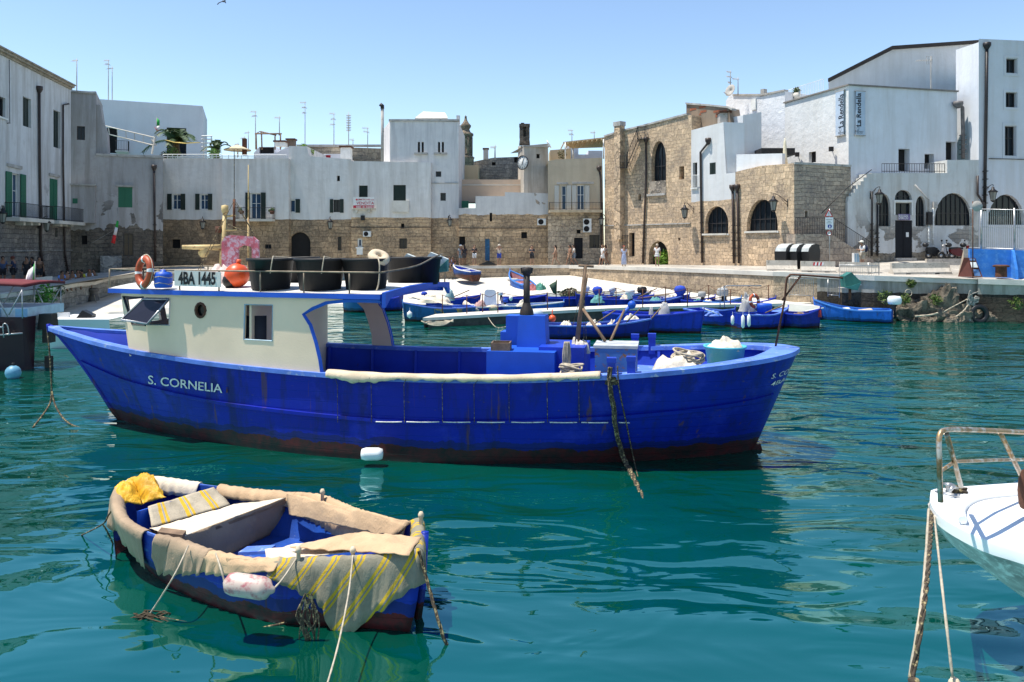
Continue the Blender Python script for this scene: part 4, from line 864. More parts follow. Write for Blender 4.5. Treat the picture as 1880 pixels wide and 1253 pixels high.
for side in (-1, 1):
    mb.grid([[SI(t, zs(18.03*t)-.01, side, .16) for t in ts], *[[SI(t, zs(18.03*t)*(1-q)+q*(.85 if 3.2 < 18.03*t < 14.4 else 1.42), side, .16+.04*q) for t in ts] for q in (.33,.66,1)]], flip=(side < 0))
    for i in range(15, N-14, 3):      # frames along the bulwark
        t = ts[i]; a = SI(t, zs(18.03*t)-.05, side, .2); c = SI(t, .87, side, .24); mb.tube([a, c], .045, 4)
mb.build('bulwark', M_blue, bb)
for nm, x0, x1, z, m in (('deck', 3.2, 14.4, .86, M_blue), ('bow_deck', .95, 3.3, 1.43, M_blue), ('stern_deck', 14.3, 17.6, 1.44, M_lblue)):
    mb = MB(); k = 24; xs = [x0+(x1-x0)*i/k for i in range(k+1)]
    mb.grid([[BL(x, -max(0, hxz(x, z)-.17), z) for x in xs], [BL(x, max(0, hxz(x, z)-.17), z) for x in xs]], smooth=False, flip=True)
    if nm != 'deck': x = x1 if nm == 'bow_deck' else x0; mb.add([BL(x, -hxz(x,.9)+.2, z), BL(x, hxz(x,.9)-.2, z), BL(x, hxz(x,.9)-.2, .8), BL(x, -hxz(x,.9)+.2, .8)], [(0,1,2,3)])
    mb.build(nm, m, bb)
mb = MB()
for side in (-1, 1):
    r_ = [[], [], [], []]
    for t in ts:
        x = 18.03*t; h = hs(x); w = min(cap_w(x), h+.001); z = zs(x)
        xi = x if x < 17 else x-(x-17)*.45
        if x < .6: xi = x+(.6-x)*.4
        for j, (yy, zz, xx) in enumerate(((h+.05, z-.07, x), (h+.05, z+.02, x), (h-w, z+.025, xi), (h-w, z-.07, xi))): r_[j].append(BL(xx, side*max(0, yy), zz))
    mb.grid(r_+[r_[0]], smooth=False, flip=(side < 0))
mb.build('gunwale', M_lblue, bb)
mb = MB()
for side in (-1, 1):       # strake along the hull
    q = []
    for i in range(60):
        t = .012+.975*i/59; v = interp([0,.1,.3,.55,1],[.36,.44,.50,.52,.42], t); q.append((t, v))
    mb.grid([[S(t, v+dv, side, o) for t, v in q] for dv, o in ((-.025,.0),(-.02,.05),(.02,.05),(.03,0))], flip=(side < 0), smooth=False)
mb.build('rub_rail', M_bhull, bb)
mb = MB(); mb.tube([S(0,v,-1) for v in (0,.1,.3,.5,.7,.9,1.1)], .07, 6); mb.tube([BL(-.03,0,2.12), BL(-.05,0,2.33)], .05, 6); mb.build('stem_post', M_bhull, bb)
mb = MB(); x = 17.1
mb.prism([BL(16.2,-.04,-.25), BL(17.35,-.04,-.25), BL(17.25,-.04,.12), BL(16.6,-.04,.06)], BV*.08); mb.build('rudder', M_bhull, bb)
# painted name
def hull_text(s, a, b, h, name, m, bold=.012):
    vs, fs = text_mesh(s, 1.0, bold); w0 = min(q[0] for q in vs); w1 = max(q[0] for q in vs); h0 = min(q[1] for q in vs); h1 = max(q[1] for q in vs)
    out = []
    for x, y in vs:
        k = (x-w0)/(w1-w0); px = a[0]+(b[0]-a[0])*k; py = a[1]+(b[1]-a[1])*k-(y-(h0+h1)/2)/(h1-h0)*h; out.append(on_hull(px, py, .02))
    mb = MB(); mb.add(out, fs); return mb.build(name, m, bb)
M_paintw = mat('white_lettering_and_sun_dash', (.70,.68,.62), .6, .3, 9, stain=(.25,.18,.1))
hull_text('S. CORNELIA', (273,697), (409,714), 16, 'name_lettering', M_paintw, .01); hull_text('i', (416,716), (419,716.4), 10, 'name_lettering', M_rust, 0)
for s_, v0, h_, t0, t1 in (('S. CORNELIA', .20, .055, .972, 1.0), ('4BA 1445', .285, .05, .976, .998)):
    vs, fs = text_mesh(s_, 1.0, .005); w0 = min(q[0] for q in vs); w1 = max(q[0] for q in vs); mb = MB()
    out = []
    for x, y in vs:
        k = (x-w0)/(w1-w0)*2-1; tt = 1-(1-t0)*abs(k)*1.0; side = -1 if k < 0 else 1; out.append(S(min(.9995, tt), v0-y*h_*1.3, side, .025))
    mb.add(out, fs); mb.build('stern_lettering', M_paintw, bb)
# ---- wheelhouse
def side_pt(px, py, side=-1, ins=.06):
    y = -1.8*1
    for _ in range(30):
        d = Vector(((px-CX)/FX, 1, -(py-HY)/FX)); O = Vector((0,0,EYE))-BO
        k = (y-BV.dot(O))/BV.dot(d); p = O+d*k; x = BU.dot(p); y = side*(max(.3, hs(x))-ins)
    return x, p.z
def side_w(x, z, side, ins=.06, off=0.0): return BL(x, side*(max(.3, hs(x))-ins+off), z)
import bmesh
def side_plate(outline, holes, side, name, m, parent, th=.07, ins=.06):
    bm = bmesh.new(); polys = [[Vector((a, b, 0)) for a, b in outline]]+[[Vector((a, b, 0)) for a, b in h] for h in holes]
    flat = [bm.verts.new(p) for q in polys for p in q]
    for tr in tessellate_polygon(polys):
        try: bm.faces.new([flat[i] for i in tr])
        except ValueError: pass
    x0 = min(p.co.x for p in bm.verts); x1 = max(p.co.x for p in bm.verts); k = int((x1-x0)/.3)
    for i in range(1, k):
        bmesh.ops.bisect_plane(bm, geom=bm.verts[:]+bm.edges[:]+bm.faces[:], dist=1e-6, plane_co=(x0+(x1-x0)*i/k, 0, 0), plane_no=(1,0,0))
    bm.verts.index_update(); mb = MB(); mb.add([side_w(v.co.x, v.co.y, side, ins) for v in bm.verts], [[v.index for v in f.verts] for f in bm.faces]); bm.free()
    return mb.build(name, m, parent, thick=th)
ol = [side_pt(*q) for q in [(240,646),(237,600),(224,531),(700,552.5),(640,551),(600,555),(574,566),(557,577),(570,598),(580,630),(587,660),(591,687),(480,676),(360,662)]]
w1 = [side_pt(*q) for q in [(228,544),(265,546),(269,598),(245,596)]]; w2 = [side_pt(*q) for q in [(272,547),(314,548),(313,597),(274,596)]]
w3_ = [side_pt(*q) for q in [(451,559),(502,560),(501,626),(449,623)]]
wc = side_pt(370, 570); port = [(wc[0]+.13*math.cos(q*.5236), wc[1]+.15*math.sin(q*.5236)) for q in range(12)]
wh = side_plate(ol, [w1, w2, w3_, port], -1, 'wheelhouse', M_cream, bb)
x_p = side_pt(591, 687)[0]
def curve_aft(dx=0): return [(x+dx, z) for x, z in (side_pt(*q) for q in [(557,577),(570,598),(580,630),(587,660),(591,687)])]
ca = curve_aft(); top = ol[3][1]; ca2 = [(ol[4][0], ol[4][1]), (ol[5][0], ol[5][1])]+[ol[6]]+ca
# blue trim on the aft edge, both sides
for side in (-1, 1):
    mb = MB(); q = [side_w(x, z, side) for x, z in [ol[3]]+ca2]; mb.tube(q, .05, 4); mb.build('edge_trim', M_blue2, wh)
fp = [(x-.75, z) for x, z in ca]
side_plate([(ca[0][0]-.9, top)]+[(ca[0][0]+.1, top)]+[(a+.02, b) for a, b in ca]+[(ca[-1][0]-.55, ca[-1][1])]+[(a-.5, b) for a, b in ca[::-1][1:-1]], [], 1, 'far_pillar', M_cream, wh)
side_plate([(ol[0][0], 1.9), (ol[2][0], top), (ca[0][0]-2.6, top), (ca[0][0]-2.6, 1.72), (ol[0][0]+1, 1.80)], [[(ol[0][0]+.35,2.35),(ol[0][0]+.2,2.95),(ol[0][0]+2.2,2.95),(ol[0][0]+2.2,2.35)]], 1, 'far_wall', M_cream, wh)
mb = MB(); a = side_w(ol[0][0], ol[0][1]-.1, -1); c = side_w(ol[0][0], ol[0][1]-.1, 1); d = side_w(ol[2][0], top, 1); e = side_w(ol[2][0], top, -1)
def fl(u, v): return a.lerp(c, u).lerp(e.lerp(d, u), v)
for u0, u1, v0, v1 in ((0,1,0,.5),(0,1,.9,1),(0,.06,.5,.9),(.46,.54,.5,.9),(.94,1,.5,.9)): mb.add([fl(u0,v0), fl(u1,v0), fl(u1,v1), fl(u0,v1)], [(0,1,2,3)])
mb.build('front_wall', M_cream, wh, thick=.06)
xb = 6.6; mb = MB(); mb.add([BL(xb,-hs(xb)+.1,.87), BL(xb,hs(xb)-.1,.87), BL(xb,hs(xb)-.1,3.2), BL(xb,-hs(xb)+.1,3.2)], [(0,1,2,3)]); mb.build('bulkhead', M_cream, wh, thick=.05)
def frame_of(loop, name, m, r=.03, side=-1, off=.03, glass_=None):
    mb = MB(); mb.tube([side_w(x, z, side, off=off) for x, z in loop], r, 4, closed=True); o = mb.build(name, m, wh)
    if glass_: g = MB(); g.add([side_w(x, z, side, off=-.02) for x, z in loop], [tuple(range(len(loop)))]); g.build('pane', glass_, o)
    return o
frame_of(w1, 'window', M_black, .03); frame_of(w2, 'window', M_steel, .03); frame_of(w3_, 'side_opening', mat('pale_blue_trim', (.30,.42,.50), .6), .02)
frame_of(port, 'porthole', M_rust, .035, glass_=glass('port_glass', (.01,.01,.01), .15))
# hatch pane swung open
h_ = [side_pt(*q) for q in [(246,584),(266,549),(313,550),(293,592)]]; mb = MB()
q = [side_w(h_[0][0], h_[0][1], -1, off=.42), side_w(h_[1][0], h_[1][1], -1, off=.06), side_w(h_[2][0], h_[2][1], -1, off=.06), side_w(h_[3][0], h_[3][1], -1, off=.42)]
mb.tube(q, .03, 5, closed=True); hf = mb.build('window_hatch', M_steel, wh); g = MB(); g.add(q, [(0,1,2,3)]); g.build('pane', glass('tinted_glass', (.02,.02,.03), .05), hf)
mb = MB(); p = BL(7.0, -1.3, 1.0)
for i, (dx, col) in enumerate(((-.30,0),(.12,1),(.36,1))): mb.grid([[BL(6.1+dx+.13*k, -1.75+.05*math.sin(k*2.1+i), z) for k in range(4)] for z in (1.2,2.0,2.8)], m=col)
mb.build('hanging_oilskins', [mat('orange_oilskin', (.40,.08,.02), .6), mat('dark_oilskin', (.02,.02,.03), .7)], wh, thick=.05)
mb = MB(); mb.box(BL(6.25,-1.7,2.15), (.5,.05,.45), Matrix.Rotation(-.19,3,'Z')); mb.build('chart_board', M_white, wh)
# roof slab with blue edge; drooping transverse beam at the aft end
xr0 = ol[2][0]-.28; xr1 = ol[3][0]+.02; k = 20; ro = [xr0+(xr1-xr0)*i/k for i in range(k+1)]; zt = top+.15
def rh(x): return max(1.35, hs(x))+.07
mb = MB(); near = [BL(x, -rh(x), 0) for x in ro]; far = [BL(x, rh(x), 0) for x in ro[::-1]]
mb.prism([p+Vector((0,0,top+.03)) for p in near+far], (0,0,.10)); mb.build('roof_edge', M_blue2, wh)
mb = MB(); mb.grid([[BL(x, -rh(x)*q, zt-.018+.10*(1-q*q)) for x in ro] for q in (-.985,-.8,-.5,-.2,.2,.5,.8,.985)], flip=False); mb.build('roof', M_roofw, wh)
mb = MB(); w = rh(xr1); q1 = []; q2 = []
for i in range(17):
    y = -w+2*w*i/16; q1.append(BL(xr1+.04, y, zt+.02+.06*(1-(y/w)**2))); q2.append(BL(xr1+.04, y, zt-.24-(.04 if i in (0,16) else 0)+.20*(1-(y/w)**4)**.5))
mb.prism(q1+q2[::-1], BU*.08); mb.build('roof_beam', M_blue2, wh)
# roof railing
mb = MB(); rz_ = zt+.42
def rr(x, side): return BL(x, side*(rh(x)-.06), 0)
path = [rr(x, 1) for x in ro[::-1]]+[rr(x, -1) for x in ro]
mb.tube([p+Vector((0,0,rz_)) for p in path], .018, 5)
for i in list(range(0, len(path), 3)): mb.tube([path[i]+Vector((0,0,zt-.03)), path[i]+Vector((0,0,rz_))], .018, 5)
mb.tube(bez([rr(xr1,-1)+Vector((0,0,rz_)), BL(xr1+.3,-1,rz_+.1), BL(xr1+.2,.8,rz_+.28), BL(xr1,2.1,rz_+.32)], 6), .02, 5)
mb.build('roof_railing', mat('worn_steel_rail', (.22,.18,.13), .6, .5, 5, .4), wh)
# ---- things standing on the roof
def on_roof(px, D): return P(px, HY+(EYE-zt-.03)*FX/D, D)
tubm = mat('black_tub_rubber', (.008,.008,.009), .6, .2, 3, bump=.15, stain=(.10,.09,.08), sfac=(.7,.8))
def tub(px, D, r, label, h=.66):
    c = on_roof(px, D); o = root('fish_tub', c, label, 'tub', 'black fish tubs on the wheelhouse roof'); mb = MB()
    mb.lathe([(.001,.0),(r*.80,.0),(r*.96,h-.06),(r*1.03,h-.06),(r*1.03,h),(r*.93,h),(r*.77,.05),(.001,.05)], c, None, 28); mb.build('shell', tubm, o); return c
c1 = tub(497, 16.95, .50, 'black fish tub beside the orange buoy on the wheelhouse roof'); c2 = tub(588, 16.75, .54, 'middle black fish tub of the near three on the wheelhouse roof'); c3 = tub(672, 16.75, .52, 'black fish tub under the round tyre fender')
c4 = tub(745, 18.9, .52, 'black fish tub at the far aft corner of the wheelhouse roof'); c5 = tub(548, 19.0, .5, 'black fish tub standing behind the near two, mostly hidden'); c6 = tub(776, 19.1, .46, 'black fish tub under the aft pale lamp hood')
def heap(name, label, cat, c, rx, ry, h, m, n=5, seed=1, parent=None, lump=.35):
    n = min(n, 6); lump = min(lump, .45)
    """a soft pile: low dome broken into folds"""
    mb = MB(); rows = []
    for i in range(11):
        f = i/10; row = []
        for k in range(28):
            q = 2*math.pi*k/28; rr_ = 1-f; base = Vector((rx*rr_*math.cos(q), ry*rr_*math.sin(q), h*(1-rr_**2.4)))
            nn = noise.noise(Vector((math.cos(q)*2.3*rr_*n/4+seed, math.sin(q)*2.3*rr_*n/4, f*2+seed*3))); n2 = noise.noise(Vector((math.cos(q)*7*rr_+seed, math.sin(q)*7*rr_, f*5)))
            base *= 1; base.z = max(0, base.z*(1+lump*nn*1.4)+h*.25*n2*(1-rr_**3)); base.x *= 1+lump*nn*.5; base.y *= 1+lump*nn*.5; row.append(c+base)
        rows.append(row)
    mb.grid(rows, close=True)
    if parent: return mb.build(name, m, parent)
    o = mb.build(name, m); return tag(o, label, cat)
def torus(mb, c, R_, r, rot, n=24, k=8, m=0, bands=None, sx=1, sy=1):
    vs = []; fs = []; ms = []
    for i in range(n):
        a = 2*math.pi*i/n
        for j in range(k):
            b_ = 2*math.pi*j/k; v = Vector(((R_+r*math.cos(b_))*math.cos(a)*sx, (R_+r*math.cos(b_))*math.sin(a)*sy, r*math.sin(b_))); vs.append(c+rot @ v)
    for i in range(n):
        mi = m if not bands else (1 if (i % (n//4)) < bands else 0)
        for j in range(k): mb.add([], []); 
    b0 = len(mb.v); mb.v += vs
    for i in range(n):
        mi = m if not bands else (1 if (i % (n//4)) < bands else 0)
        for j in range(k):
            mb.f.append([b0+i*k+j, b0+i*k+(j+1) % k, b0+((i+1) % n)*k+(j+1) % k, b0+((i+1) % n)*k+j]); mb.m.append(mi); mb.sm.append(True); mb.uv.append(None)
M_or = mat('faded_orange', (.42,.07,.02), .5, .3, 3, stain=(.16,.03,.01)); M_orb = mat('bright_orange_buoy', (.75,.10,.025), .4, .2, 3)
rot = Matrix.Rotation(R(96), 3, 'X') @ Matrix.Identity(3); 
lb = P(265, 499.5, 17.35); mb = MB(); torus(mb, lb, .255, .078, Matrix.Rotation(-.65, 3, 'Z') @ Matrix.Rotation(R(85), 3, 'X'), bands=1, n=28, sy=1.12)
o = root('lifebuoy', lb-Vector((0,0,.33)), 'orange lifebuoy with white bands hung upright on the roof rail', 'lifebuoy'); mb.build('ring', [M_or, M_white], o)
mb = MB(); rM = Matrix.Rotation(-.65, 3, 'Z') @ Matrix.Rotation(R(85), 3, 'X'); mb.tube([lb+rM @ Vector((.345*math.cos(q*.2618), .385*math.sin(q*.2618), .0)) for q in range(24)], .012, 4, closed=True); mb.build('grab_line', M_rope, o)
plate = root('registration_plate', P(362,527,16.95), 'white plate on the roof rail with black number 4BA 1445', 'sign'); A_, B_ = P(320,525,17.05), P(405,527,16.75); mb = MB()
za, zb = zat(497.5, 17.0), zat(527, 17.0); pn = Vector(((B_-A_).y, -(B_-A_).x, 0)).normalized(); pu = Vector((B_.x-A_.x, B_.y-A_.y, 0)).normalized()
mb.prism([Vector((A_.x,A_.y,za+.01)), Vector((B_.x,B_.y,za-.02)), Vector((B_.x,B_.y,zb)), Vector((A_.x,A_.y,zb+.02))], -pn*.02); mb.build('board', mat('plate_white', (.62,.60,.55), .6, .15, 3), plate)
mb = MB(); cc = (A_+B_)/2; cc.z = (za+zb)/2; lettering(mb, '4BA 1445', cc+pn*.012, pu, z_*1.08, .34, 0, .012, width=.93); mb.build('lettering', blk, plate)
p = on_roof(300, 17.3); o = root('blue_canister', p, 'blue plastic canister tied with cord beside the number plate', 'canister'); mb = MB(); mb.lathe([(.001,0),(.17,.0),(.19,.05),(.19,.28),(.16,.34),(.06,.36),(.06,.40),(.001,.40)], p, None, 14); mb.build('body', M_blue2, o); mb = MB(); [mb.tube([p+Vector((.195*math.cos(a), .195*math.sin(a), z+.02*math.sin(a*3))) for a in [i*.52 for i in range(12)]], .01, 4, closed=True) for z in (.1,.24)]; mb.build('cord', M_rope, o)
p = on_roof(435, 17.4); o = root('mooring_buoy', p, 'round orange mooring buoy with a dark patch, beside the first tub', 'buoy'); mb = MB(); mb.ball(p+Vector((0,0,.27)), .27, 20); mb.ball(p+Vector((-.13,-.06,.15)), .17, 12, m=1); mb.build('body', [M_orb, M_black], o); mb = MB(); mb.tube([p+Vector((.03,0,.52)), p+Vector((.05,0,.62))], .05, 8); mb.build('eye', M_orb, o)
o = tag(heap('net_bag', '', '', on_roof(402, 18.6), .48, .35, .40, mat('pale_pink_net', (.66,.52,.46), .9, .2, 5, bump=.6), 5, 3), 'pale pink bundle of net behind the number plate', 'net bag')
o = root('coiled_line', on_roof(342, 19.2), 'small white coil of line on the wheelhouse roof', 'rope'); mb = MB(); [torus(mb, on_roof(342,19.2)+Vector((0,0,.06+.07*i)), .19-.015*i, .035, Matrix.Identity(3), 18, 6) for i in range(4)]; mb.build('coil', M_white, o)
p = c3+Vector((.30,-.16,.62)); o = root('tyre_fender', p, 'round cream tyre fender lying on the third black tub', 'fender'); mb = MB(); torus(mb, p+Vector((0,0,.06)), .145, .095, Matrix.Rotation(.5,3,'X') @ Matrix.Rotation(R(20),3,'Y')); mb.build('ring', M_canvas, o); mb = MB(); mb.tube(bez([p+Vector((0,-.2,.1)), p+Vector((.08,-.38,-.1)), p+Vector((.06,-.42,-.5)), p+Vector((-.05,-.40,-.75))], 6), .016, 5); mb.build('lanyard', M_rope, o)
for i, (c, dx, lab) in enumerate(((c1, 0, 'white cord tied over the first black tub'), (c2, -.2, 'white cord tied over the middle black tub'))):
    mb = MB(); mb.tube(bez([c+Vector((.15,-.52,.35)), c+Vector((.2,-.5,.68)), c+Vector((.1,0,.69)), c+Vector((.3+dx,.5,.66))], 5), .012, 4); tag(mb.build('tie_cord', M_rope), lab, 'rope')
# lamp hoods on the aft rail
M_hood = mat('lamp_hood_white', (.62,.66,.62), .6, .3, 5, stain=(.2,.22,.2)); M_teal = mat('lamp_hood_teal', (.05,.22,.20), .6, .3, 5)
def hood(px, py, D, label, m0=M_hood, tilt=.5, s=1.0):
    c = P(px, py, D); o = root('fishing_lamp', c, label, 'lamp'); rm = Matrix.Rotation(tilt, 3, 'Y'); mb = MB()
    q = [c+rm @ (Vector(v)*s) for v in ((-.30,-.2,.16),(.16,-.2,.22),(.30,-.2,-.06),(-.04,-.2,-.30),(-.34,-.2,-.10))]
    mb.prism(q, rm @ Vector((0,.4*s,0))); mb.build('hood', m0, o)
    mb = MB(); q = [c+rm @ (Vector(v)*s) for v in ((.17,-.215,.2),(.31,-.215,-.06),(-.04,-.215,-.31),(.06,-.215,-.12))]; mb.prism(q, rm @ Vector((0,.43*s,0))); mb.build('reflector', M_teal, o)
    mb = MB(); mb.tube([c+Vector((0,.05,-.25*s)), c+Vector((0,.05,-.62*s))], .03, 5); mb.build('post', M_rust, o)
hood(762, 487, 19.6, 'pale lamp hood with teal reflector above the far tub'); hood(805, 484, 19.9, 'pale lamp hood with teal reflector at the aft end of the rail')
# mast, boom, pink board, aerials
M_yel = mat('yellowed_mast_paint', (.55,.40,.18), .6, .35, 3, stain=(.22,.10,.04), sfac=(.55,.65)); D_ = 20.0
o = root('mast', P(413,520,D_), 'short yellowed mast with a horizontal boom and stays on the wheelhouse roof', 'mast')
mb = MB(); mb.tube([P(406,516,D_), P(413,395,D_)], [.085,.055], 8); mb.tube([P(414,398,D_), P(433,396,D_)], .03, 5); mb.tube([P(406,424,D_), P(434,422,D_)], .035, 5); mb.lathe([(.05,0),(.09,.12),(.09,.25),(.02,.27)], P(413,396,D_), None, 10); mb.build('pole', M_yel, o)
mb = MB(); mb.tube([P(334,454,D_-.4), P(408,455,D_)], [.055,.09], 6); mb.lathe([(.001,-.03),(.13,-.03),(.13,.03),(.001,.03)], P(374,464,D_-.2), Matrix.Rotation(R(90),3,'X'), 14); mb.build('boom', M_yel, o)
mb = MB(); mb.tube([P(402,416,D_), P(402,428,D_)], .09, 8); mb.tube([P(430,366,D_), P(430,420,D_)], .035, 6); mb.build('mast_light', M_rust, o)
mb = MB(); mb.tube([P(430,420,D_), P(430,275,D_)], .012, 4); mb.tube([P(456,520,D_+.5), P(456,400,D_+.5)], [.03,.025], 6, m=1); mb.tube([P(456,400,D_+.5), P(456,303,D_+.5)], [.022,.012], 5, m=1)
for a, c in (((430,368),(404,420)),((431,372),(497,482)),((413,398),(362,500)),((434,372),(490,473)),((413,410),(460,430)),((408,420),(355,520))): mb.tube([P(*a,D_), P(*c,D_-.5)], .009, 4)
mb.build('aerials_and_stays', [M_drope, M_yel], o)
o = root('pink_board', P(438,490,19.4), 'worn pink board with a square cut-out standing against the mast', 'board'); D2 = 19.4
q0 = lambda x, y: P(x, y, D2)
ol_ = [q0(408,490), q0(408,445), q0(414,435), q0(424,432), q0(466,435), q0(475,443), q0(476,490)]; hl = [q0(438,489), q0(438,456), q0(448,450), q0(463,454), q0(464,489)]
mb = MB(); fl_ = ol_+hl
for tr in tessellate_polygon([[Vector((p.x, p.z, 0)) for p in ol_], [Vector((p.x, p.z, 0)) for p in hl]]): mb.add([fl_[i] for i in tr], [(0,1,2)])
mb.build('panel', mat('faded_pink', (.50,.12,.16), .7, .5, 4, stain=(.50,.36,.42), sfac=(.48,.6), bump=.4), o, thick=.10)
# ---- aft working gear
def lbox(x, y, z0, sx, sy, h, m, name, label, cat, taper=1.0, parent=None):
    c = BL(x, y, z0); mb = MB(); mb.box(c+Vector((0,0,h/2)), (sx, sy, h), math.atan2(-.189,.982), taper=taper)
    if parent: return mb.build(name, m, parent)
    return tag(mb.build(name, m), label, cat)
def lx(px, y):      # local x of the ray column px at local y
    d = (px-CX)/FX; # BO + BU x + BV y : X/Y = d
    return (d*(BO.y+BV.y*y)-BO.x-BV.x*y)/(BU.x-d*BU.y)
def lz(px, py, y): x = lx(px, y); Y = BL(x, y, 0).y; return EYE-(py-HY)/FX*Y
y0 = -.7; xa, xc = lx(893,y0), lx(1018,y0)
eb = lbox((xa+xc)/2, y0+.55, .87, xc-xa, 1.1, lz(893,645,y0)-.87, M_blue2, 'engine_box', '', '', parent=bb)
y1 = .1; xa1, xc1 = lx(950,y1), lx(1001,y1); zt1 = lz(950,580,y1)
lbox((xa1+xc1)/2, y1+.3, lz(893,645,y0), (xc1-xa1)*1.06, .6, zt1-lz(893,645,y0), M_blue2, 'exhaust_casing', '', '', .9, eb)
lbox(lx(946,.9), .9, lz(893,645,y0)-.3, .35, .5, .95, M_blue2, 'casing_step', '', '', 1, eb); lbox(lx(941,1.2), 1.1, lz(893,645,y0)-.5, .45, .5, .75, M_blue2, 'casing_step', '', '', 1, eb)
pc = BL(lx(967,.35), .35, 0); mb = MB(); zz = lambda y: lz(967, y, .35)
mb.tube([pc+Vector((0,0,zz(584))), pc+Vector((0,0,zz(502)))], .075, 10); mb.lathe([(.16,zz(578)),(.15,zz(570)),(.10,zz(562)),(.08,zz(556))], pc, None, 12); mb.lathe([(.075,zz(506)),(.115,zz(500)),(.12,zz(492)),(.09,zz(491)),(.08,zz(500))], pc, None, 10)
mb.tube([pc+Vector((-.12,0,zz(492))), pc+Vector((-.10,0,zz(502)))], .03, 4); mb.tube([pc+Vector((.12,0,zz(492))), pc+Vector((.10,0,zz(502)))], .03, 4); mb.build('exhaust_pipe', mat('sooty_iron', (.022,.017,.015), .6, .4, 5, stain=(.10,.045,.02), sfac=(.6,.7)), eb)
b_x = lx(1012,.2); lbox(b_x+.3, .35, .87, 1.0, 1.4, lz(1010,632,.2)-.87, M_blue, 'winch_box', '', '', 1, eb)
def crate(px, y, py0, py1, w, d, name, label, m):
    x = lx(px, y); zb_, zt_ = lz(px, py1, y), lz(px, py0, y); r = root(name, BL(x, y+d/2, zb_), label, 'crate'); mb = MB(); ro_ = Matrix.Rotation(math.atan2(-.189,.982)+.1, 3, 'Z'); c = BL(x, y+d/2, (zb_+zt_)/2); h = zt_-zb_
    for sx, sy, ww, dd in ((0,-d/2,w,.03),(0,d/2,w,.03),(-w/2+.015,0,.03,d-.06),(w/2-.015,0,.03,d-.06)): mb.box(c+ro_ @ Vector((sx,sy,0)), (ww,dd,h), ro_)
    mb.box(c-Vector((0,0,h/2-.02)), (w-.05,d-.05,.03), ro_); mb.build('sides', m, r); return c
crate(917, -.6, 630, 645, .42, .4, 'wooden_crate', 'small open wooden crate on the blue engine box', M_wood)
# second, rust-flecked chest with pale lid
y2 = -.95; xa, xc = lx(1092,y2), lx(1168,y2); zc = lz(1092,640,y2); M_chest = mat('worn_blue_chest', (.04,.13,.36), .6, .3, 3, bump=.3, stain=(.20,.09,.04), sfac=(.55,.62))
ch = lbox((xa+xc)/2, y2+.45, .87, xc-xa, .9, zc-.87, M_chest, 'storage_chest', 'rust-flecked blue chest with a pale lid on the afterdeck', 'chest'); MW[ch.name] = Matrix.Identity(4)
mb = MB(); rz_b = math.atan2(-.189,.982); cl = BL((xa+xc)/2, y2+.45, zc)
for k in (-.24,.24): mb.box(cl+BV*k+Vector((0,0,.035)), (xc-xa+.06, .44, .06), rz_b)
mb.build('lid', mat('pale_grey_planks', (.42,.44,.46), .7, .3, 4), ch)
# bitts
def bitt(px, py, y, base_z, h, w=.2):
    x = lx(px, y); zt_ = lz(px, py, y); mb = MB(); mb.box(BL(x, y, zt_-h/2), (w,w,h), rz_b, taper=1.08); mb.box(BL(x, y, zt_), (w*1.2,w*1.2,.09), rz_b); mb.build('bitt', M_blue, bb); return BL(x, y, zt_)
B1 = bitt(1123, 661, -2.1, 0, .48, .15); B2_ = bitt(1159, 659, -2.02, 0, .46, .15); bitt(1166, 617, 1.95, 0, .45, .16); bitt(1197, 616, 1.9, 0, .45, .16)
# canvas roll along the near gunwale
mb = MB(); rows = []
for i in range(91):
    x = 8.5+(14.05-8.5)*i/90; n_ = noise.noise(Vector((x*1.9,0,0))); n2 = noise.noise(Vector((x*6,3,0))); r_ = .05+.03*n_; yc = -hs(x)-.02; zc_ = zs(x)+.05; hang = .07+.06*n2+(.10 if x < 9.9 else 0)*(1-abs(x-9.2)/.9 if abs(x-9.2) < .9 else 0)
    rows.append([BL(x, yc+.16, zc_-.05), BL(x, yc+.08, zc_+r_*.6), BL(x, yc, zc_+r_*.7+.02*n2), BL(x, yc-.09, zc_+.01), BL(x, yc-.10-.02*n_, zc_-hang*.6), BL(x, yc-.085+.03*n2, zc_-hang)])
mb.grid(rows); tag(mb.build('canvas_roll', M_canvas, thick=.02), 'long cream canvas rolled along the near gunwale of the large boat', 'canvas')
for px in (620, 682, 742, 812, 870, 934, 1004, 1062):
    q = [on_hull(px+dx, y, .05 if y > 700 else .13) for y, dx in ((692,0),(706,1),(740,1.5),(775,2))]; mb = MB(); mb.tube(q, .007, 4); mb.build('lashing', M_drope, bb)
for x0, x1 in ((692,740),(748,808),(815,865),(877,928),(940,1000),(1010,1060),(1068,1117),(1136,1156)):  # white tubes added in place of sunlight catching the rub rail
    mb = MB(); mb.tube([on_hull(x, 773.5+1.5*math.sin((x-x0)*.06)*.4+(x-692)*.003, .06) for x in [x0+(x1-x0)*i/5 for i in range(6)]], .011, 5); mb.build('sunlit_rail_dash', M_paintw, bb)
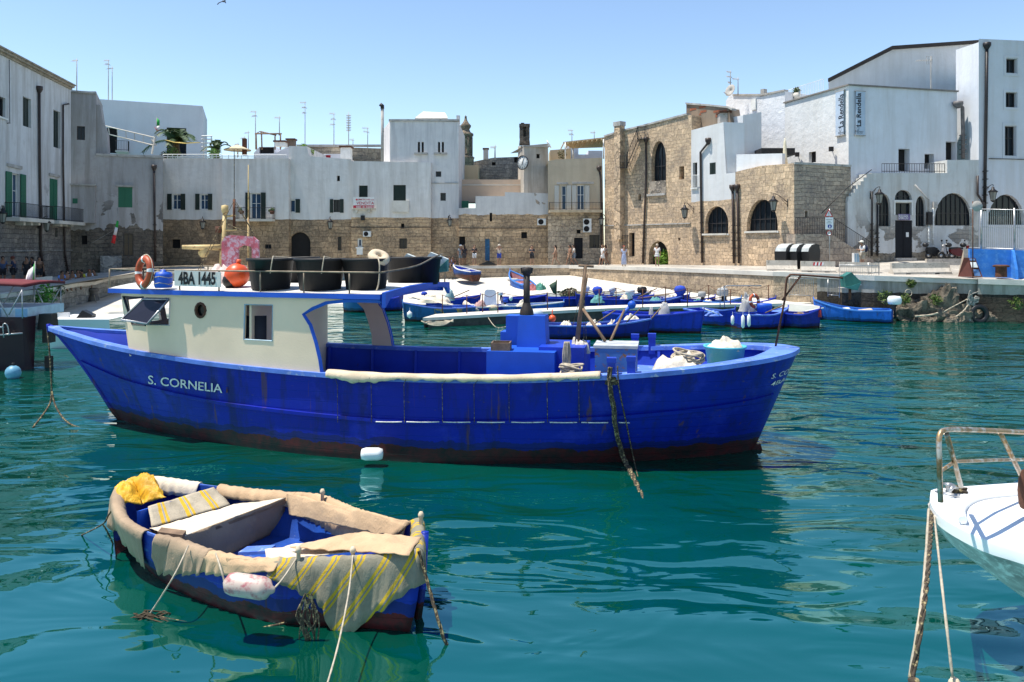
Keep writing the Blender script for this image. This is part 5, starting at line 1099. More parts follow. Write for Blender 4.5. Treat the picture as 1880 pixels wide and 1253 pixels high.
# tub of nets, rope coils and heaps at the stern
cz = 1.45; pt_ = BL(lx(1331,-.25), -.25, cz); rt = .42; zr = lz(1331, 636, -.25)-cz
o = root('net_tub', pt_, 'large turquoise tub heaped with cream net near the stern', 'tub'); M_cy = mat('turquoise_plastic', (.08,.42,.50), .45, .15, 2, stain=(.3,.5,.5))
mb = MB(); mb.lathe([(.001,0),(rt*.74,0),(rt*.97,zr-.03),(rt*1.06,zr-.02),(rt*1.06,zr+.02),(rt*.94,zr),(rt*.7,.04)], pt_, None, 28); mb.build('shell', M_cy, o)
heap('fishing_net', 'cream net heaped inside the turquoise tub', 'net', pt_+Vector((0,0,zr-.06)), rt*.92, rt*.92, .2, M_net, 7, 5, lump=.5)
heap('fishing_net', 'cream net spread on the stern deck under a coil of line', 'net', BL(lx(1255,-1.1), -1.0, cz), 1.0, .62, .52, M_net, 7, 9, lump=.3)
def coil(px, py, y, r, n, m, label, tall=.05, seed=0):
    c = BL(lx(px,y), y, lz(px,py,y)); o = root('rope_coil', c, label, 'rope'); mb = MB(); rr_ = random.Random(seed)
    for i in range(n): torus(mb, c+Vector((rr_.uniform(-.04,.04), rr_.uniform(-.04,.04), tall*(i//2)+.03)), r*rr_.uniform(.7,1), .022, Matrix.Rotation(rr_.uniform(-.35,.35),3,'X') @ Matrix.Rotation(rr_.uniform(-.35,.35),3,'Y'), 22, 5, sx=rr_.uniform(.8,1.25), sy=rr_.uniform(.7,1.1))
    mb.build('coil', m, o); return c
coil(1262, 664, -.95, .31, 9, M_rope, 'large loose coil of pale line on the net by the stern', .035, 3)
coil(1048, 688, -1.5, .22, 8, M_rope, 'small heap of pale line between the engine box and the chest', .05, 4); 
p = BL(lx(1064,.3), .3, lz(1064,640,.3)); heap('fishing_net', 'bundle of pale cord at the foot of the T-topped pole', 'net', p-Vector((0,0,.1)), .25,.2,.3, M_net, 6, 12, lump=.6)
o = root('rope_coil', BL(13.4,-.9,2.0), 'hank of rope hanging between the engine box and the chest', 'rope'); mb = MB(); q = BL(lx(1037,-.9), -.9, lz(1037,628,-.9)); [mb.tube(bez([q+Vector((.02*k,0,0)), q+Vector((-.04+.03*k,-.03,-.3)), q+Vector((.03*k,0,-.62)), q+Vector((.06+.02*k,.04,-.3)), q+Vector((.03*k,.02,0))], 5), .018, 5) for k in range(4)]; mb.build('coil', M_rope, o)
# T pole, struts
o = root('wooden_derrick', BL(lx(1062,.3), .3, .87), 'tall T-topped wooden pole with leaning struts on the afterdeck', 'pole'); Dp = BL(lx(1065,.3), .3, 0).y
mb = MB(); mb.tube([P(1059,636,Dp), P(1075,489,Dp)], [.06,.04], 7); mb.tube([P(1062,488,Dp), P(1090,490,Dp)], .03, 5); mb.tube([P(1058,640,Dp+.1), P(1078,504,Dp+.1)], .03, 5); mb.build('pole', M_wood, o)
mb = MB(); mb.tube([P(1069,566,Dp), P(1111,626,Dp-.8)], .035, 6); mb.tube([P(1146,570,Dp+.4), P(1120,628,Dp-.6)], .03, 6); mb.build('strut', M_wood, o)
mb = MB(); [mb.tube([P(1072,520,Dp), P(x,y,Dp)], .008, 4) for x, y in ((1072,640),(1078,660),(1051,600))]; mb.build('stays', M_drope, o)
# stern davit with a lamp at its end
o = root('stern_davit', BL(lx(1424,.2), .2, 2.05), 'bent rusty steel davit rising from the stern, with a brace', 'davit'); Dd = BL(lx(1430,.2), .2, 0).y
mb = MB(); mb.tube([P(1423,641,Dd)]+bez([P(1441,550,Dd), P(1444,516,Dd), P(1449,507,Dd), P(1462,505,Dd), P(1552,511,Dd)], 5), .022, 8); mb.tube([P(1436,552,Dd), P(1470,507,Dd)], .022, 6); mb.build('tube', M_rust, o)
hood(1562, 518, Dd, 'green lamp hood hung at the end of the stern davit', mat('lamp_green', (.03,.15,.12), .5, .3, 4), .9, .62)
# bow fittings
lbox(3.0, -.30, 1.44, .5, .6, .42, M_white, 'white_box', 'white plastic box tucked against the front of the wheelhouse', 'box')
mb = MB(); mb.box(BL(2.2,.1,1.56), (.8,.6,.24), rz_b, taper=.92); mb.build('bow_hatch', M_lblue, bb); mb = MB(); torus(mb, BL(3.1,1.5,2.02), .10, .03, Matrix.Rotation(R(90),3,'X')); mb.build('bow_ring', M_iron, bb)
# ropes
def rope(pts, r, m, label, n=8, name='mooring_rope', twist=True, seg=6):
    q = bez(pts, n if r < .019 else n*5); mb = MB()
    if r >= .019 and r < .1 and twist:       # laid rope: three strands wound together
        L = 0; tt = [0]
        for i in range(1, len(q)): L += (q[i]-q[i-1]).length; tt.append(L)
        for s_ in range(3):
            o = []
            for i, p in enumerate(q):
                t = (q[min(i+1, len(q)-1)]-q[max(i-1, 0)]).normalized(); u = t.cross(Vector((.3, 1, .1))).normalized(); w = t.cross(u); a = tt[i]/(r*4.2)+s_*2.094; o.append(p+(u*math.cos(a)+w*math.sin(a))*r*.5)
            mb.tube(o, r*.58, 5)
        return tag(mb.build(name, m), label, 'rope')
    mb.tube(q, [r*(1+.12*math.sin(i*1.9)) for i in range(len(q))] if twist else r, seg); return tag(mb.build(name, m), label, 'rope')
rope([B1+Vector((-.05,-.15,-.12)), on_hull(1120,705,.10), on_hull(1127,745,.12), on_hull(1132,790,.12), on_hull(1146,838,.15), Wz(1158,866,.02), Wz(1175,905,-.03), Wz(1192,942,-.06)], .05, M_drope, 'thick frayed rope hanging from the bitts down the blue hull into the water')
rope([B1+Vector((.1,-.1,-.1)), on_hull(1137,712,.08), on_hull(1150,775,.08), on_hull(1163,838,.10), Wz(1172,880,-.02)], .014, M_drope, 'thin line hanging beside the thick rope on the blue hull')
mb = MB(); [mb.tube(bez([B1+Vector((-.14,0,-.35-.05*k)), B1+Vector((0,-.16,-.33-.05*k)), B1+Vector((.14,0,-.35-.05*k))], 4)+bez([B1+Vector((.14,0,-.35-.05*k)), B1+Vector((0,.16,-.36-.05*k)), B1+Vector((-.14,0,-.35-.05*k))], 4), .03, 6) for k in range(3)]; tag(mb.build('rope_turns', M_drope), 'turns of dark rope wrapped round the near bitt', 'rope')
bow = BL(-.08, 0, 2.2)
rope([bow, P(92,660,19.7), P(95,718,19.6)], .02, M_drope, 'dark bow line dropping from the large boat stem', twist=False)
rope([P(95,718,19.6), P(90,745,19.4), Wz(60,786,0)], .022, M_drope, 'dark bow line branch running to the photo edge into the water', twist=False); rope([P(95,718,19.6), P(105,752,19.3), Wz(135,782,0), Wz(210,797,-.02)], .022, M_drope, 'dark bow line branch curving right under the stem', twist=False)
mb = MB(); c = P(683,834,15.32); mb.lathe([(.02,-.22),(.10,-.2),(.125,-.12),(.125,.12),(.10,.2),(.02,.22)], c, Matrix.Rotation(R(90),3,'Y'), 14); tag(mb.build('fender', M_white), 'white fender floating against the blue hull at the waterline', 'fender')
# ---------------------------------------------------------------- the small canvas-covered boat in front
def resample(p, n):
    p = [Vector(q) for q in p]; L = [0]
    for a, b in zip(p[:-1], p[1:]): L.append(L[-1]+(b-a).length)
    out = []
    for i in range(n):
        s_ = L[-1]*i/(n-1); j = 0
        while j < len(L)-2 and L[j+1] < s_: j += 1
        out.append(p[j].lerp(p[j+1], (s_-L[j])/max(1e-9, L[j+1]-L[j])))
    return out
near_px = [(211,928,.76),(222,953,.74),(252,974,.70),(290,989,.67),(316,993,.66),(346,1004,.65),(392,1019,.64),(452,1031,.65),(528,1032,.69),(580,1030,.72),(648,1028,.77),(716,1023,.81),(771,1013,.86)]
far_px = [(774,957,.88),(739,963,.84),(652,938,.76),(592,914,.70),(528,908,.67),(414,896,.68),(340,886,.71),(286,879,.74),(244,882,.76),(219,894,.77),(209,912,.77)]
gn = resample(bez([Wz(*q) for q in near_px], 6), 40); gf = resample(bez([Wz(*q) for q in far_px], 6), 40)
loop = gn+[gn[-1].lerp(gf[0], .5)]+gf[:-1]; NL = len(loop)
wl_px = [(243,1002),(262,1035),(300,1070),(377,1108),(490,1142),(560,1148),(633,1151),(700,1156),(752,1161)]
wn = resample(bez([Wz(*q) for q in wl_px], 6), 40); axis = (gn[-1]-gn[0]).normalized(); axis.z = 0; perp = Vector((-axis.y, axis.x, 0))
ctr = sum(loop, Vector())/NL
wfar = []
for i, p in enumerate(gf[:-1]):
    q = p.lerp(Vector((ctr.x+(p.x-ctr.x)*.93, p.y-.30, 0)), 1); q.z = 0; wfar.append(q)
wl = wn+[wn[-1].lerp(wfar[0], .5)]+wfar
din = root('rowing_boat', Vector((ctr.x, ctr.y, 0)), 'small blue and red wooden boat draped with beige and striped canvas, moored alone in front', 'boat')
M_dhull = hull_mat('dinghy_blue', (.006,.028,.30), (.11,.010,.012), .17)
mb = MB(); bot = [Vector((ctr.x+(p.x-ctr.x)*.8, ctr.y+(p.y-ctr.y)*.6, -.3)) for p in wl]
rows = [[p.lerp(w, f)+(p-Vector((ctr.x,ctr.y,p.z))).normalized()*math.sin(f*math.pi)*.05 for p, w in zip(loop, wl)] for f in (0,.15,.3,.45,.6,.75,.9,1)]+[bot]
mb.grid(rows, close=True); mb.build('hull', M_dhull, din)
def inset(d, z=None, k=1.0):
    out = []
    for i in range(NL):
        t = (loop[(i+1) % NL]-loop[i-1]); n_ = Vector((-t.y, t.x, 0)).normalized(); p = loop[i]+n_*d
        if (p-ctr).to_2d().length > (loop[i]-ctr).to_2d().length: p = loop[i]-n_*d
        out.append(Vector((p.x, p.y, loop[i].z if z is None else z)))
    return out
mb = MB(); i0, i1 = inset(.04), inset(.06, .45); i2 = inset(.24, .14); mb.grid([i0, i1, i2], close=True, flip=True); mb.add(i2, tessellate_polygon([i2]))
mb.build('inner_shell', mat('dinghy_inner_blue', (.006,.055,.30), .55, .35, 3, bump=.3, stain=(.22,.25,.30), sfac=(.64,.72)), din)
up = lambda L, z: [p+Vector((0,0,z)) for p in L]
mb = MB(); mb.grid([up(inset(-.02), -.04), up(inset(-.02), .02), up(i0, .02), up(i0, -.04)], close=True, smooth=False); mb.build('gunwale', M_lblue, din)
mb = MB(); e0, e1 = gn[-1], gf[0]; em = e0.lerp(e1, .5); mb.tube([em+Vector((.05,0,.05)), Vector((em.x+.03, em.y-.12, .3)), Vector((em.x-.04, em.y-.3, -.25))], .05, 6); mb.build('stem_post', M_dhull, din)
# inside: cross boards, canvas-covered seat
def zq(zx, zy, z): return Wz(150+zx/2.648, 840+zy/2.648, z)
def striped(name, base, stripe, stripe2, period=.34):
    s = NT(name); uv = s.coords('UV'); x = s.n('SeparateXYZ'); s.l(uv, x.inputs[0]); f = s.math('FRACT', s.math('MULTIPLY', x.outputs[0], 1/period))
    a = s.math('MULTIPLY', s.math('GREATER_THAN', f, .38), s.math('LESS_THAN', f, .52)); b_ = s.math('MULTIPLY', s.math('GREATER_THAN', f, .60), s.math('LESS_THAN', f, .70)); g_ = s.math('MULTIPLY', s.math('GREATER_THAN', f, .54), s.math('LESS_THAN', f, .58))
    o = s.coords('World'); c = s.mix(s.ramp(s.noise(o, 5, 5), .3, .7), base, tuple(q*.7 for q in base)); c = s.mix(s.math('MAXIMUM', a, b_), c, stripe); c = s.mix(g_, c, stripe2)
    c = s.mix(s.math('MULTIPLY', s.ramp(s.noise(o, 3.5, 6, .7), .55, .75), .5), c, (.16,.13,.08))
    MATS[name] = s.fin(c, .9, s.bump(s.noise(o, 40, 3), .2, .01), 0, .1); return MATS[name]
M_str = striped('striped_canvas', (.50,.43,.32), (.62,.38,.04), (.30,.30,.30)); M_str2 = striped('striped_grey_canvas', (.27,.245,.18), (.50,.33,.03), (.18,.18,.19), .30)
M_beige = mat('beige_canvas', (.50,.34,.20), .9, .22, 2.2, bump=.5, stain=(.34,.24,.14), sfac=(.6,.8)); M_pale = mat('pale_canvas', (.66,.57,.44), .9, .2, 2.5, bump=.4, stain=(.45,.38,.28), sfac=(.62,.8)); M_tan = mat('tan_canvas', (.34,.245,.16), .92, .22, 2, bump=.45, stain=(.28,.21,.13), sfac=(.6,.78))
for m_ in (M_str, M_str2, M_beige, M_pale, M_tan, M_canvas): wrinkle(m_)
M_oil = wrinkle(mat('yellow_oilskin', (.68,.36,.015), .45, .25, 3, bump=.3, stain=(.38,.20,.02), sfac=(.62,.75)), 5, 1.0)
def cloth_quad(a, b, c, d, name, m, parent=None, n=22, k=12, amp=.018, sag=.0, label=None, freq=5.0, thick=.012):
    rows = []; uv = []; W = (Vector(b)-Vector(a)).length; H_ = (Vector(d)-Vector(a)).length; nn = (Vector(b)-Vector(a)).cross(Vector(d)-Vector(a)).normalized(); nn = nn if nn.z > 0 or abs(nn.z) < .2 else -nn
    for j in range(k+1):
        v = j/k; r_ = []; u_ = []
        for i in range(n+1):
            u = i/n; p = Vector(a).lerp(Vector(b), u).lerp(Vector(d).lerp(Vector(c), u), v)
            p += nn*(amp*noise.noise(p*freq)+amp*.6*noise.noise(p*freq*2.7)-sag*math.sin(math.pi*u)*math.sin(math.pi*v)); r_.append(p); u_.append((u*W, v*H_))
        rows.append(r_); uv.append(u_)
    mb = MB(); mb.grid(rows, uv=uv); o = mb.build(name, m, parent, thick=thick)
    return o if parent else tag(o, label, 'canvas')
zs_ = .60
a1, a2 = zq(268,262,.74), zq(640,148,.72); b1, b2 = zq(340,345,.55), zq(745,240,.52)
mb = MB(); mb.prism([a1, a2, Vector((a2.x,a2.y,.3)), Vector((a1.x,a1.y,.3))], Vector((.04,.02,0))); mb.build('cross_board', M_blue2, din)
cloth_quad(zq(322,240,.755), zq(640,146,.735), zq(722,232,.53), zq(340,338,.56), 'striped_cloth', M_str, label='yellow striped cloth hung over the board near the blunt end of the small boat')
c1_, c2_ = zq(480,392,.60), zq(992,198,.66)
cloth_quad(zq(330,348,.545), zq(740,232,.53), c2_, c1_, 'seat_cover', M_pale, amp=.016, label='pale cloth spread flat over the seat of the small boat')
cloth_quad(c1_+Vector((0,0,.008)), c2_+Vector((0,0,.008)), zq(975,345,.16), zq(560,560,.10), 'seat_drape', M_tan, amp=.022, label='large tan canvas hanging from the seat edge into the small boat')
mb = MB(); q = [c1_-Vector((0,0,.03)), c2_-Vector((0,0,.03)), b2-Vector((0,0,.03)), b1-Vector((0,0,.03))]; mb.prism(q, (0,0,-.04)); mb.build('seat', M_wood, din)
mb = MB(); a = zq(368,362,.66); c = zq(490,378,.66); mb.prism([a, c, c+Vector((-.02,.16,0)), a+Vector((-.02,.16,0))], (0,0,-.05)); mb.build('rowlock_block', M_wood, din)
cloth_quad(zq(890,448,.66), zq(1350,375,.72), zq(1600,420,.83), zq(900,510,.64), 'deck_cover', M_pale, amp=.02, label='pale canvas stretched over the narrow end of the small boat', sag=.04)
mb = MB(); a, c = zq(760,462,.4), zq(900,455,.5); mb.prism([a, c, c+Vector((.05,.2,0)), a+Vector((.05,.2,0))], (0,0,-.04)); mb.build('thwart', M_lblue, din)
# cloths over the gunwale
def drape(i0_, i1_, inner, outer, name, m, label, amp=.03, over=.025, seed=0, rev=False, fr=4.5):
    """cloth laid over the gunwale between loop points i0_ and i1_; inner/outer hang lengths as (fraction, metres) tables"""
    n = max(10, int(abs(i1_-i0_)*7.0)); rows = []; uvs = []; L = 0; prev = None
    for j in range(n+1):
        f = j/n; s_ = i0_+(i1_-i0_)*f; k = int(math.floor(s_)) % NL; fr_ = s_-math.floor(s_); g = loop[k].lerp(loop[(k+1) % NL], fr_); g2 = wl[k].lerp(wl[(k+1) % NL], fr_)
        t = loop[(k+1) % NL]-loop[k]; n_ = Vector((-t.y, t.x, 0)).normalized(); n_ = n_ if n_.dot(g-ctr) > 0 else -n_
        if prev is not None: L += (g-prev).length
        prev = g; w = noise.noise(Vector((L*fr+seed, seed, 0))); w2 = noise.noise(Vector((L*fr*2.6+seed, 7, 0))); w3n = 1-2.4*abs(noise.noise(Vector((L*fr*1.7+seed*2, 3, 0)))); w = w*.6+w3n*.45; ho = interp(*outer, f)*(1+.10*w2); hi = interp(*inner, f)*(1+.08*w2)
        dn = (g2-g).normalized(); r_ = []; u_ = []
        for q in (1, .66, .33): r_.append(g-n_*(.10+.02*w2+.03*q)-Vector((0,0,hi*q))+n_*amp*.5*w*q); u_.append((L, -hi*q))
        r_.append(g-n_*.06+Vector((0,0,over+.018*w2))); r_.append(g+n_*.005+Vector((0,0,over+.03*abs(w)))); r_.append(g+n_*.035+Vector((0,0,over*.3+.01*w2)))
        u_ += [(L,0),(L,.03),(L,.06)]
        for q in (.15,.3,.45,.6,.8,1.0):
            r_.append(g+dn*ho*q+n_*(.058+(amp*1.9)*q*(w+.35*w2)+.015*q)); u_.append((L+ho*q*.55, ho*q))
        rows.append(r_); uvs.append(u_)
    mb = MB(); mb.grid(rows, uv=uvs); return tag(mb.build(name, m, thick=.010), label, 'canvas')
Z = ([0,1],[.03,.03])
drape(-2, 9.4, ([0,1],[.10,.12]), ([0,.35,.7,1],[.42,.56,.60,.62]), 'gunwale_cloth', M_tan, 'tan canvas hanging over the blunt end of the small boat')
drape(11.0, 18.3, ([0,1],[.03,.04]), ([0,.15,.5,1],[.30,.52,.42,.26]), 'gunwale_cloth', M_tan, 'tan canvas corner hanging on the blue side beside the long rope', seed=3)
drape(18.2, 26.2, ([0,1],[.02,.02]), ([0,.3,.6,1],[.24,.20,.12,.06]), 'gunwale_cloth', M_beige, 'narrow beige cloth sagging over the gunwale above the white fender', seed=5)
drape(25.6, 39.6, ([0,1],[.02,.02]), ([0,.12,.3,.42,.52,.62,.8,1],[.12,.22,.38,.50,.96,.80,.50,.30]), 'gunwale_cloth', M_str2, 'yellow and grey striped cloth with a long pointed corner over the small boat side', seed=8, amp=.04)
drape(39.0, 43.5, ([0,1],[.03,.05]), ([0,.5,1],[.32,.62,.40]), 'gunwale_cloth', M_str2, 'striped cloth wrapped round the narrow end of the small boat', seed=11, amp=.05)
drape(42.0, 58.0, ([0,.15,.5,.8,1],[.14,.26,.40,.34,.24]), ([0,1],[.14,.16]), 'gunwale_cloth', M_beige, 'thick bunched beige cloth along the far gunwale of the small boat', seed=14, amp=.05, over=.03, fr=5.5)
drape(58.0, 66.0, ([0,1],[.14,.10]), ([0,1],[.10,.10]), 'gunwale_cloth', M_beige, 'flat beige cloth on the far gunwale near the striped board', seed=17, amp=.02)
drape(68.0, 76.5, ([0,1],[.16,.2]), ([0,1],[.10,.12]), 'gunwale_cloth', M_pale, 'pale cloth on the far gunwale by the yellow oilskins', seed=19, amp=.015)
def crumple(a, b, c, d, label, amp, hump, seed, m=M_oil, freq=6.5):
    rows = []; a, b, c, d = (Vector(q) for q in (a, b, c, d))
    for j in range(27):
        v = j/26; row = []
        for i in range(31):
            u = i/30; p = a.lerp(b, u).lerp(d.lerp(c, u), v); s_ = p*freq+Vector((seed, seed, 0)); h_ = (1-2.2*abs(noise.noise(s_)))*amp+(1-2.2*abs(noise.noise(s_*2.1)))*amp*.45
            edge = min(1, 5*min(u, 1-u, v, 1-v)); p = p+Vector((.5*amp*noise.noise(s_*1.3), .5*amp*noise.noise(s_*1.3+Vector((9,0,0))), h_*(.4+.6*edge)+hump*math.sin(math.pi*u)*math.sin(math.pi*v))); row.append(p)
        rows.append(row)
    mb = MB(); mb.grid(rows); return tag(mb.build('oilskins', m, thick=.012), label, 'clothing')
crumple(zq(225,110,.80), zq(350,95,.80), zq(405,200,.66), zq(290,235,.58), 'crumpled yellow oilskins piled on the blunt end of the small boat', .055, .13, 3)
crumple(zq(1010,442,.70), zq(1330,370,.77), zq(1650,395,.90), zq(1590,478,.89), 'crumpled beige cloth bunched at the narrow end of the small boat', .032, .05, 21, M_beige, 5.0)
crumple(zq(1000,178,.74), zq(1600,318,.93), zq(1520,392,.72), zq(1010,282,.50), 'loose beige cloth slumped over the far gunwale into the small boat', .035, .05, 31, M_beige, 4.5)
crumple(zq(700,492,.66), zq(960,500,.70), zq(1010,560,.60), zq(720,560,.52), 'wrinkled beige cloth folded over the side beside the white fender', .022, .03, 41, M_beige, 6)
crumple(zq(160,150,.78), zq(250,110,.80), zq(290,235,.62), zq(165,215,.74), 'yellow oilskin sleeves tumbled over the tip of the small boat', .05, .08, 11)
for i, (x, y) in enumerate(((592,907),(773,952),(548,1017),(648,1018))):
    z0 = .72 if i != 1 else .9; p = Wz(x, y+12, z0); mb = MB(); mb.lathe([(.028,-.12),(.024,.09),(.036,.10),(.036,.13),(.02,.16),(.001,.165)], p, None, 8); mb.build('thole_pin', M_canvas, din)
# fender and lines
f0, f1 = P(414,1070,8.60), P(497,1083,8.50); ax = (f1-f0); L_ = ax.length; rotf = ax.to_track_quat('Z','Y').to_matrix(); mb = MB()
mb.lathe([(.02,-.02),(.05,.0),(.105,.04),(.122,.10),(.122,L_-.10),(.105,L_-.04),(.05,L_),(.03,L_+.04),(.001,L_+.05)], f0, rotf, 18); o = tag(mb.build('fender', mat('worn_white_fender', (.50,.40,.34), .5, .2, 3, stain=(.36,.12,.13), sfac=(.5,.62))), 'scuffed white fender with a pink end hung on the small boat', 'fender')
def line(pts, r, m, label, name='mooring_rope', n=8): return rope(pts, r, m, label, n, name, seg=5)
line([P(412,1068,8.6), P(404,1040,8.7), Wz(396,1016,.68)], .011, M_rope, 'short cord holding the front end of the scuffed fender', 'cord'); line([P(500,1084,8.5), P(520,1062,8.65), Wz(548,1020,.76)], .011, M_rope, 'cord from the pink fender end up to a thole pin', 'cord')
line([Wz(346,1002,.70), P(318,1060,8.95), Wz(274,1130,0)], .010, M_rope, 'thin cord from the small boat side down to the weedy mooring', 'cord')
line([Wz(648,1020,.82), P(640,1090,8.35), P(622,1180,7.6), P(601,1256,7.0), P(590,1290,6.8)], .010, M_rope, 'pale line from a thole pin running down toward the photographer', 'cord')
line([Wz(769,1012,.88), P(785,1070,8.7), P(805,1140,8.5), Wz(820,1184,0), Wz(850,1230,-.3)], .020, M_drope, 'dark stiff line from the narrow end of the small boat into the water', n=6)
line([Wz(214,925,.78), P(200,945,10.7), P(188,963,10.8), Wz(150,983,0)], .012, M_drope, 'frayed bow line from the blunt end of the small boat'); line([P(188,963,10.8), P(196,975,10.9), Wz(208,1000,-.02)], .012, M_drope, 'loose tail of the frayed bow line')
line([Wz(575,1085,.25), Wz(590,1120,.10), Wz(470,1155,-.02), Wz(380,1150,-.02), Wz(280,1130,.0)], .014, M_drope, 'dark weedy mooring line lying along the water beside the small boat')
mb = MB(); rr_ = random.Random(4)
for i in range(14):
    a = P(566+rr_.uniform(-8,8), 1095+rr_.uniform(-6,10), 8.55); mb.tube(bez([a, a+Vector((rr_.uniform(-.1,.1),-.02,-.2)), a+Vector((rr_.uniform(-.1,.1),0,-.42)), a+Vector((rr_.uniform(-.12,.12),.1,-.75))], 4), rr_.uniform(.006,.014), 4)
tag(mb.build('rope_tangle', M_drope), 'dark tangle of old rope and weed hanging on the small boat side', 'rope')
mb = MB()
for i in range(22):
    a = Wz(270+rr_.uniform(-16,22), 1131+rr_.uniform(-3,5), .0); mb.tube(bez([a, a+Vector((rr_.uniform(-.12,.12),rr_.uniform(-.05,.05),.03)), a+Vector((rr_.uniform(-.2,.2),rr_.uniform(-.1,.1),-.01))], 3), .008, 4)
tag(mb.build('seaweed', mat('brown_weed', (.05,.035,.015), .8, .5, 8)), 'clump of brown weed on the mooring cord by the small boat', 'seaweed')

# ---------------------------------------------------------------- white bow at the right edge
wb = root('white_boat', P(1860,1000,8.0)+Vector((1.6,-.5,-1.2)), 'bow of a white boat with steel pulpit rail entering at the photo edge', 'boat')
M_gel = mat('white_gelcoat', (.80,.80,.79), .35, .05, 1, bump=.05); M_greyh = mat('worn_grey_hull', (.42,.41,.39), .6, .45, 4, bump=.3, stain=(.62,.62,.60), sfac=(.5,.62))
def Q(x, y, z): return Wz(x, y, z)
zd = 1.45
fe = bez([Q(2150,874,zd-.02), Q(2010,878,zd), Q(1880,886,zd), Q(1790,892,zd), Q(1735,897,zd), Q(1709,909,zd)], 6); ne = bez([Q(1709,909,zd), Q(1708,922,zd), Q(1728,950,zd-.01), Q(1800,988,zd-.02), Q(1880,1012,zd-.03), Q(2150,1095,zd-.04)], 6)
n_ = 24; fe = resample(fe, n_)[::-1]; ne = resample(ne, n_)
mb = MB(); mb.grid([fe, [a.lerp(b_, .3)+Vector((0,0,.05)) for a, b_ in zip(fe, ne)], [a.lerp(b_, .7)+Vector((0,0,.05)) for a, b_ in zip(fe, ne)], ne]); mb.build('deck', M_gel, wb)
mb = MB(); mb.grid([ne, [p+Vector((0,-.012,-.03)) for p in ne], [p+Vector((.0,.0,-.10-.05*i/n_)) for i, p in enumerate(ne)]]); mb.build('gunwale', M_gel, wb)
keel = [Q(1709,935,zd-.12)+Vector((0,.05,0))]+[P(1728+i*0, 975, 9.2) for i in range(0)]
kb = resample(bez([ne[0]+Vector((0,.04,-.10)), P(1752,1000,8.45), P(1815,1050,8.25), P(1880,1098,8.1), P(1990,1165,7.9), P(2200,1235,7.8)], 6), n_)
ne2 = [p+Vector((0,.0,-.10-.05*i/n_)) for i, p in enumerate(ne)]
mb = MB(); mb.grid([ne2, [a.lerp(b_, .4)+Vector((-.03,-.02,-.02)) for a, b_ in zip(ne2, kb)], [a.lerp(b_, .75)+Vector((-.03,-.02,-.01)) for a, b_ in zip(ne2, kb)], kb]); 
mb.grid([[p+Vector((0,.01,-.06)) for p in fe[::-1]] if (fe[0]-ne[0]).length > 1 else [p+Vector((0,.01,-.06)) for p in fe], kb], flip=True); mb.build('hull', M_greyh, wb)
tr_ = resample(bez([Q(1905,906,zd+.05), Q(1840,910,zd+.05), Q(1790,918,zd+.05), Q(1765,935,zd+.05), Q(1768,955,zd+.05)], 6), 14); mb = MB(); mb.tube(tr_, .045, 6); mb.build('toe_rail', M_gel, wb)
M_brass = mat('stained_steel_tube', (.30,.19,.09), .38, .4, 4, .6, stain=(.42,.40,.36), sfac=(.48,.60))
def U(x, y, D): return P(x, y, D)
Dn = 7.7; mb = MB(); mb.tube([U(1727,922,7.55)]+bez([U(1724,830,7.55), U(1725,800,7.6), U(1736,790,7.65), U(1770,789,7.8), U(1840,792,8.2), U(1900,795,8.6), U(2050,800,9.5)], 5), .026, 10)
mb.tube([U(1738,797,7.66), U(1764,893,8.25)], .026, 8); mb.tube([U(1836,794,8.2), U(1882,888,8.9)], .026, 8); mb.tube([U(1726,866,7.55), U(1752,848,8.0), U(1830,845,8.5), U(1900,844,9.0)], .018, 7); mb.build('pulpit_rail', M_brass, wb)
mb = MB(); mb.lathe([(.05,0),(.03,.06),(.03,.12),(.07,.14),(.001,.16)], Q(1742,912,zd+.02), None, 10); mb.tube(bez([Q(1742,905,zd+.1), Q(1750,895,zd+.16), Q(1762,900,zd+.05)], 4), .02, 6); mb.tube([Q(1718,905,zd+.04), Q(1760,912,zd+.06)], .03, 6); mb.build('bow_fitting', M_steel, wb)
mb = MB(); rr_ = random.Random(2)
for i in range(9):
    p = Q(1756, 903, zd+.06); v = Vector((rr_.uniform(-.13,.13), rr_.uniform(-.05,.05), rr_.uniform(-.02,.06))); mb.tube(bez([p+v, p-v+Vector((0,0,.04)), p+v*.5+Vector((.06,0,-.03))], 4), .014, 5)
tag(mb.build('rope_knot', M_drope), 'dark knotted rope on the white bow fitting', 'rope')
mb = MB(); p = U(1884,905,8.4); mb.ball(p, .12, 12, m=0, sx=.5, sz=2.2); mb.build('horn_fender', M_rust, wb)
line([Q(1712,935,zd-.1), U(1700,1080,6.5), U(1675,1245,6.0)], .022, M_drope, 'thick twisted mooring rope dropping from the white bow', n=10); line([Q(1710,935,zd-.1)+Vector((-.03,0,0)), U(1695,1080,6.5), U(1670,1245,6.02)], .014, M_rope, 'second strand beside the thick rope under the white bow', n=10)
line([Q(1714,935,zd-.1), U(1730,1080,6.4), U(1749,1245,5.95)], .011, M_rope, 'thin straight line dropping from the white bow to a float', n=8)
for x, lab, m in ((1679,'dark weedy rope end at the photo bottom edge below the white bow',M_drope),(1752,'pale round float at the photo bottom edge below the white bow',M_canvas)):
    mb = MB(); mb.ball(U(x,1254,5.98), .045, 10, jit=.3); tag(mb.build('float' if m is M_canvas else 'rope_end', m), lab, 'float' if m is M_canvas else 'rope')

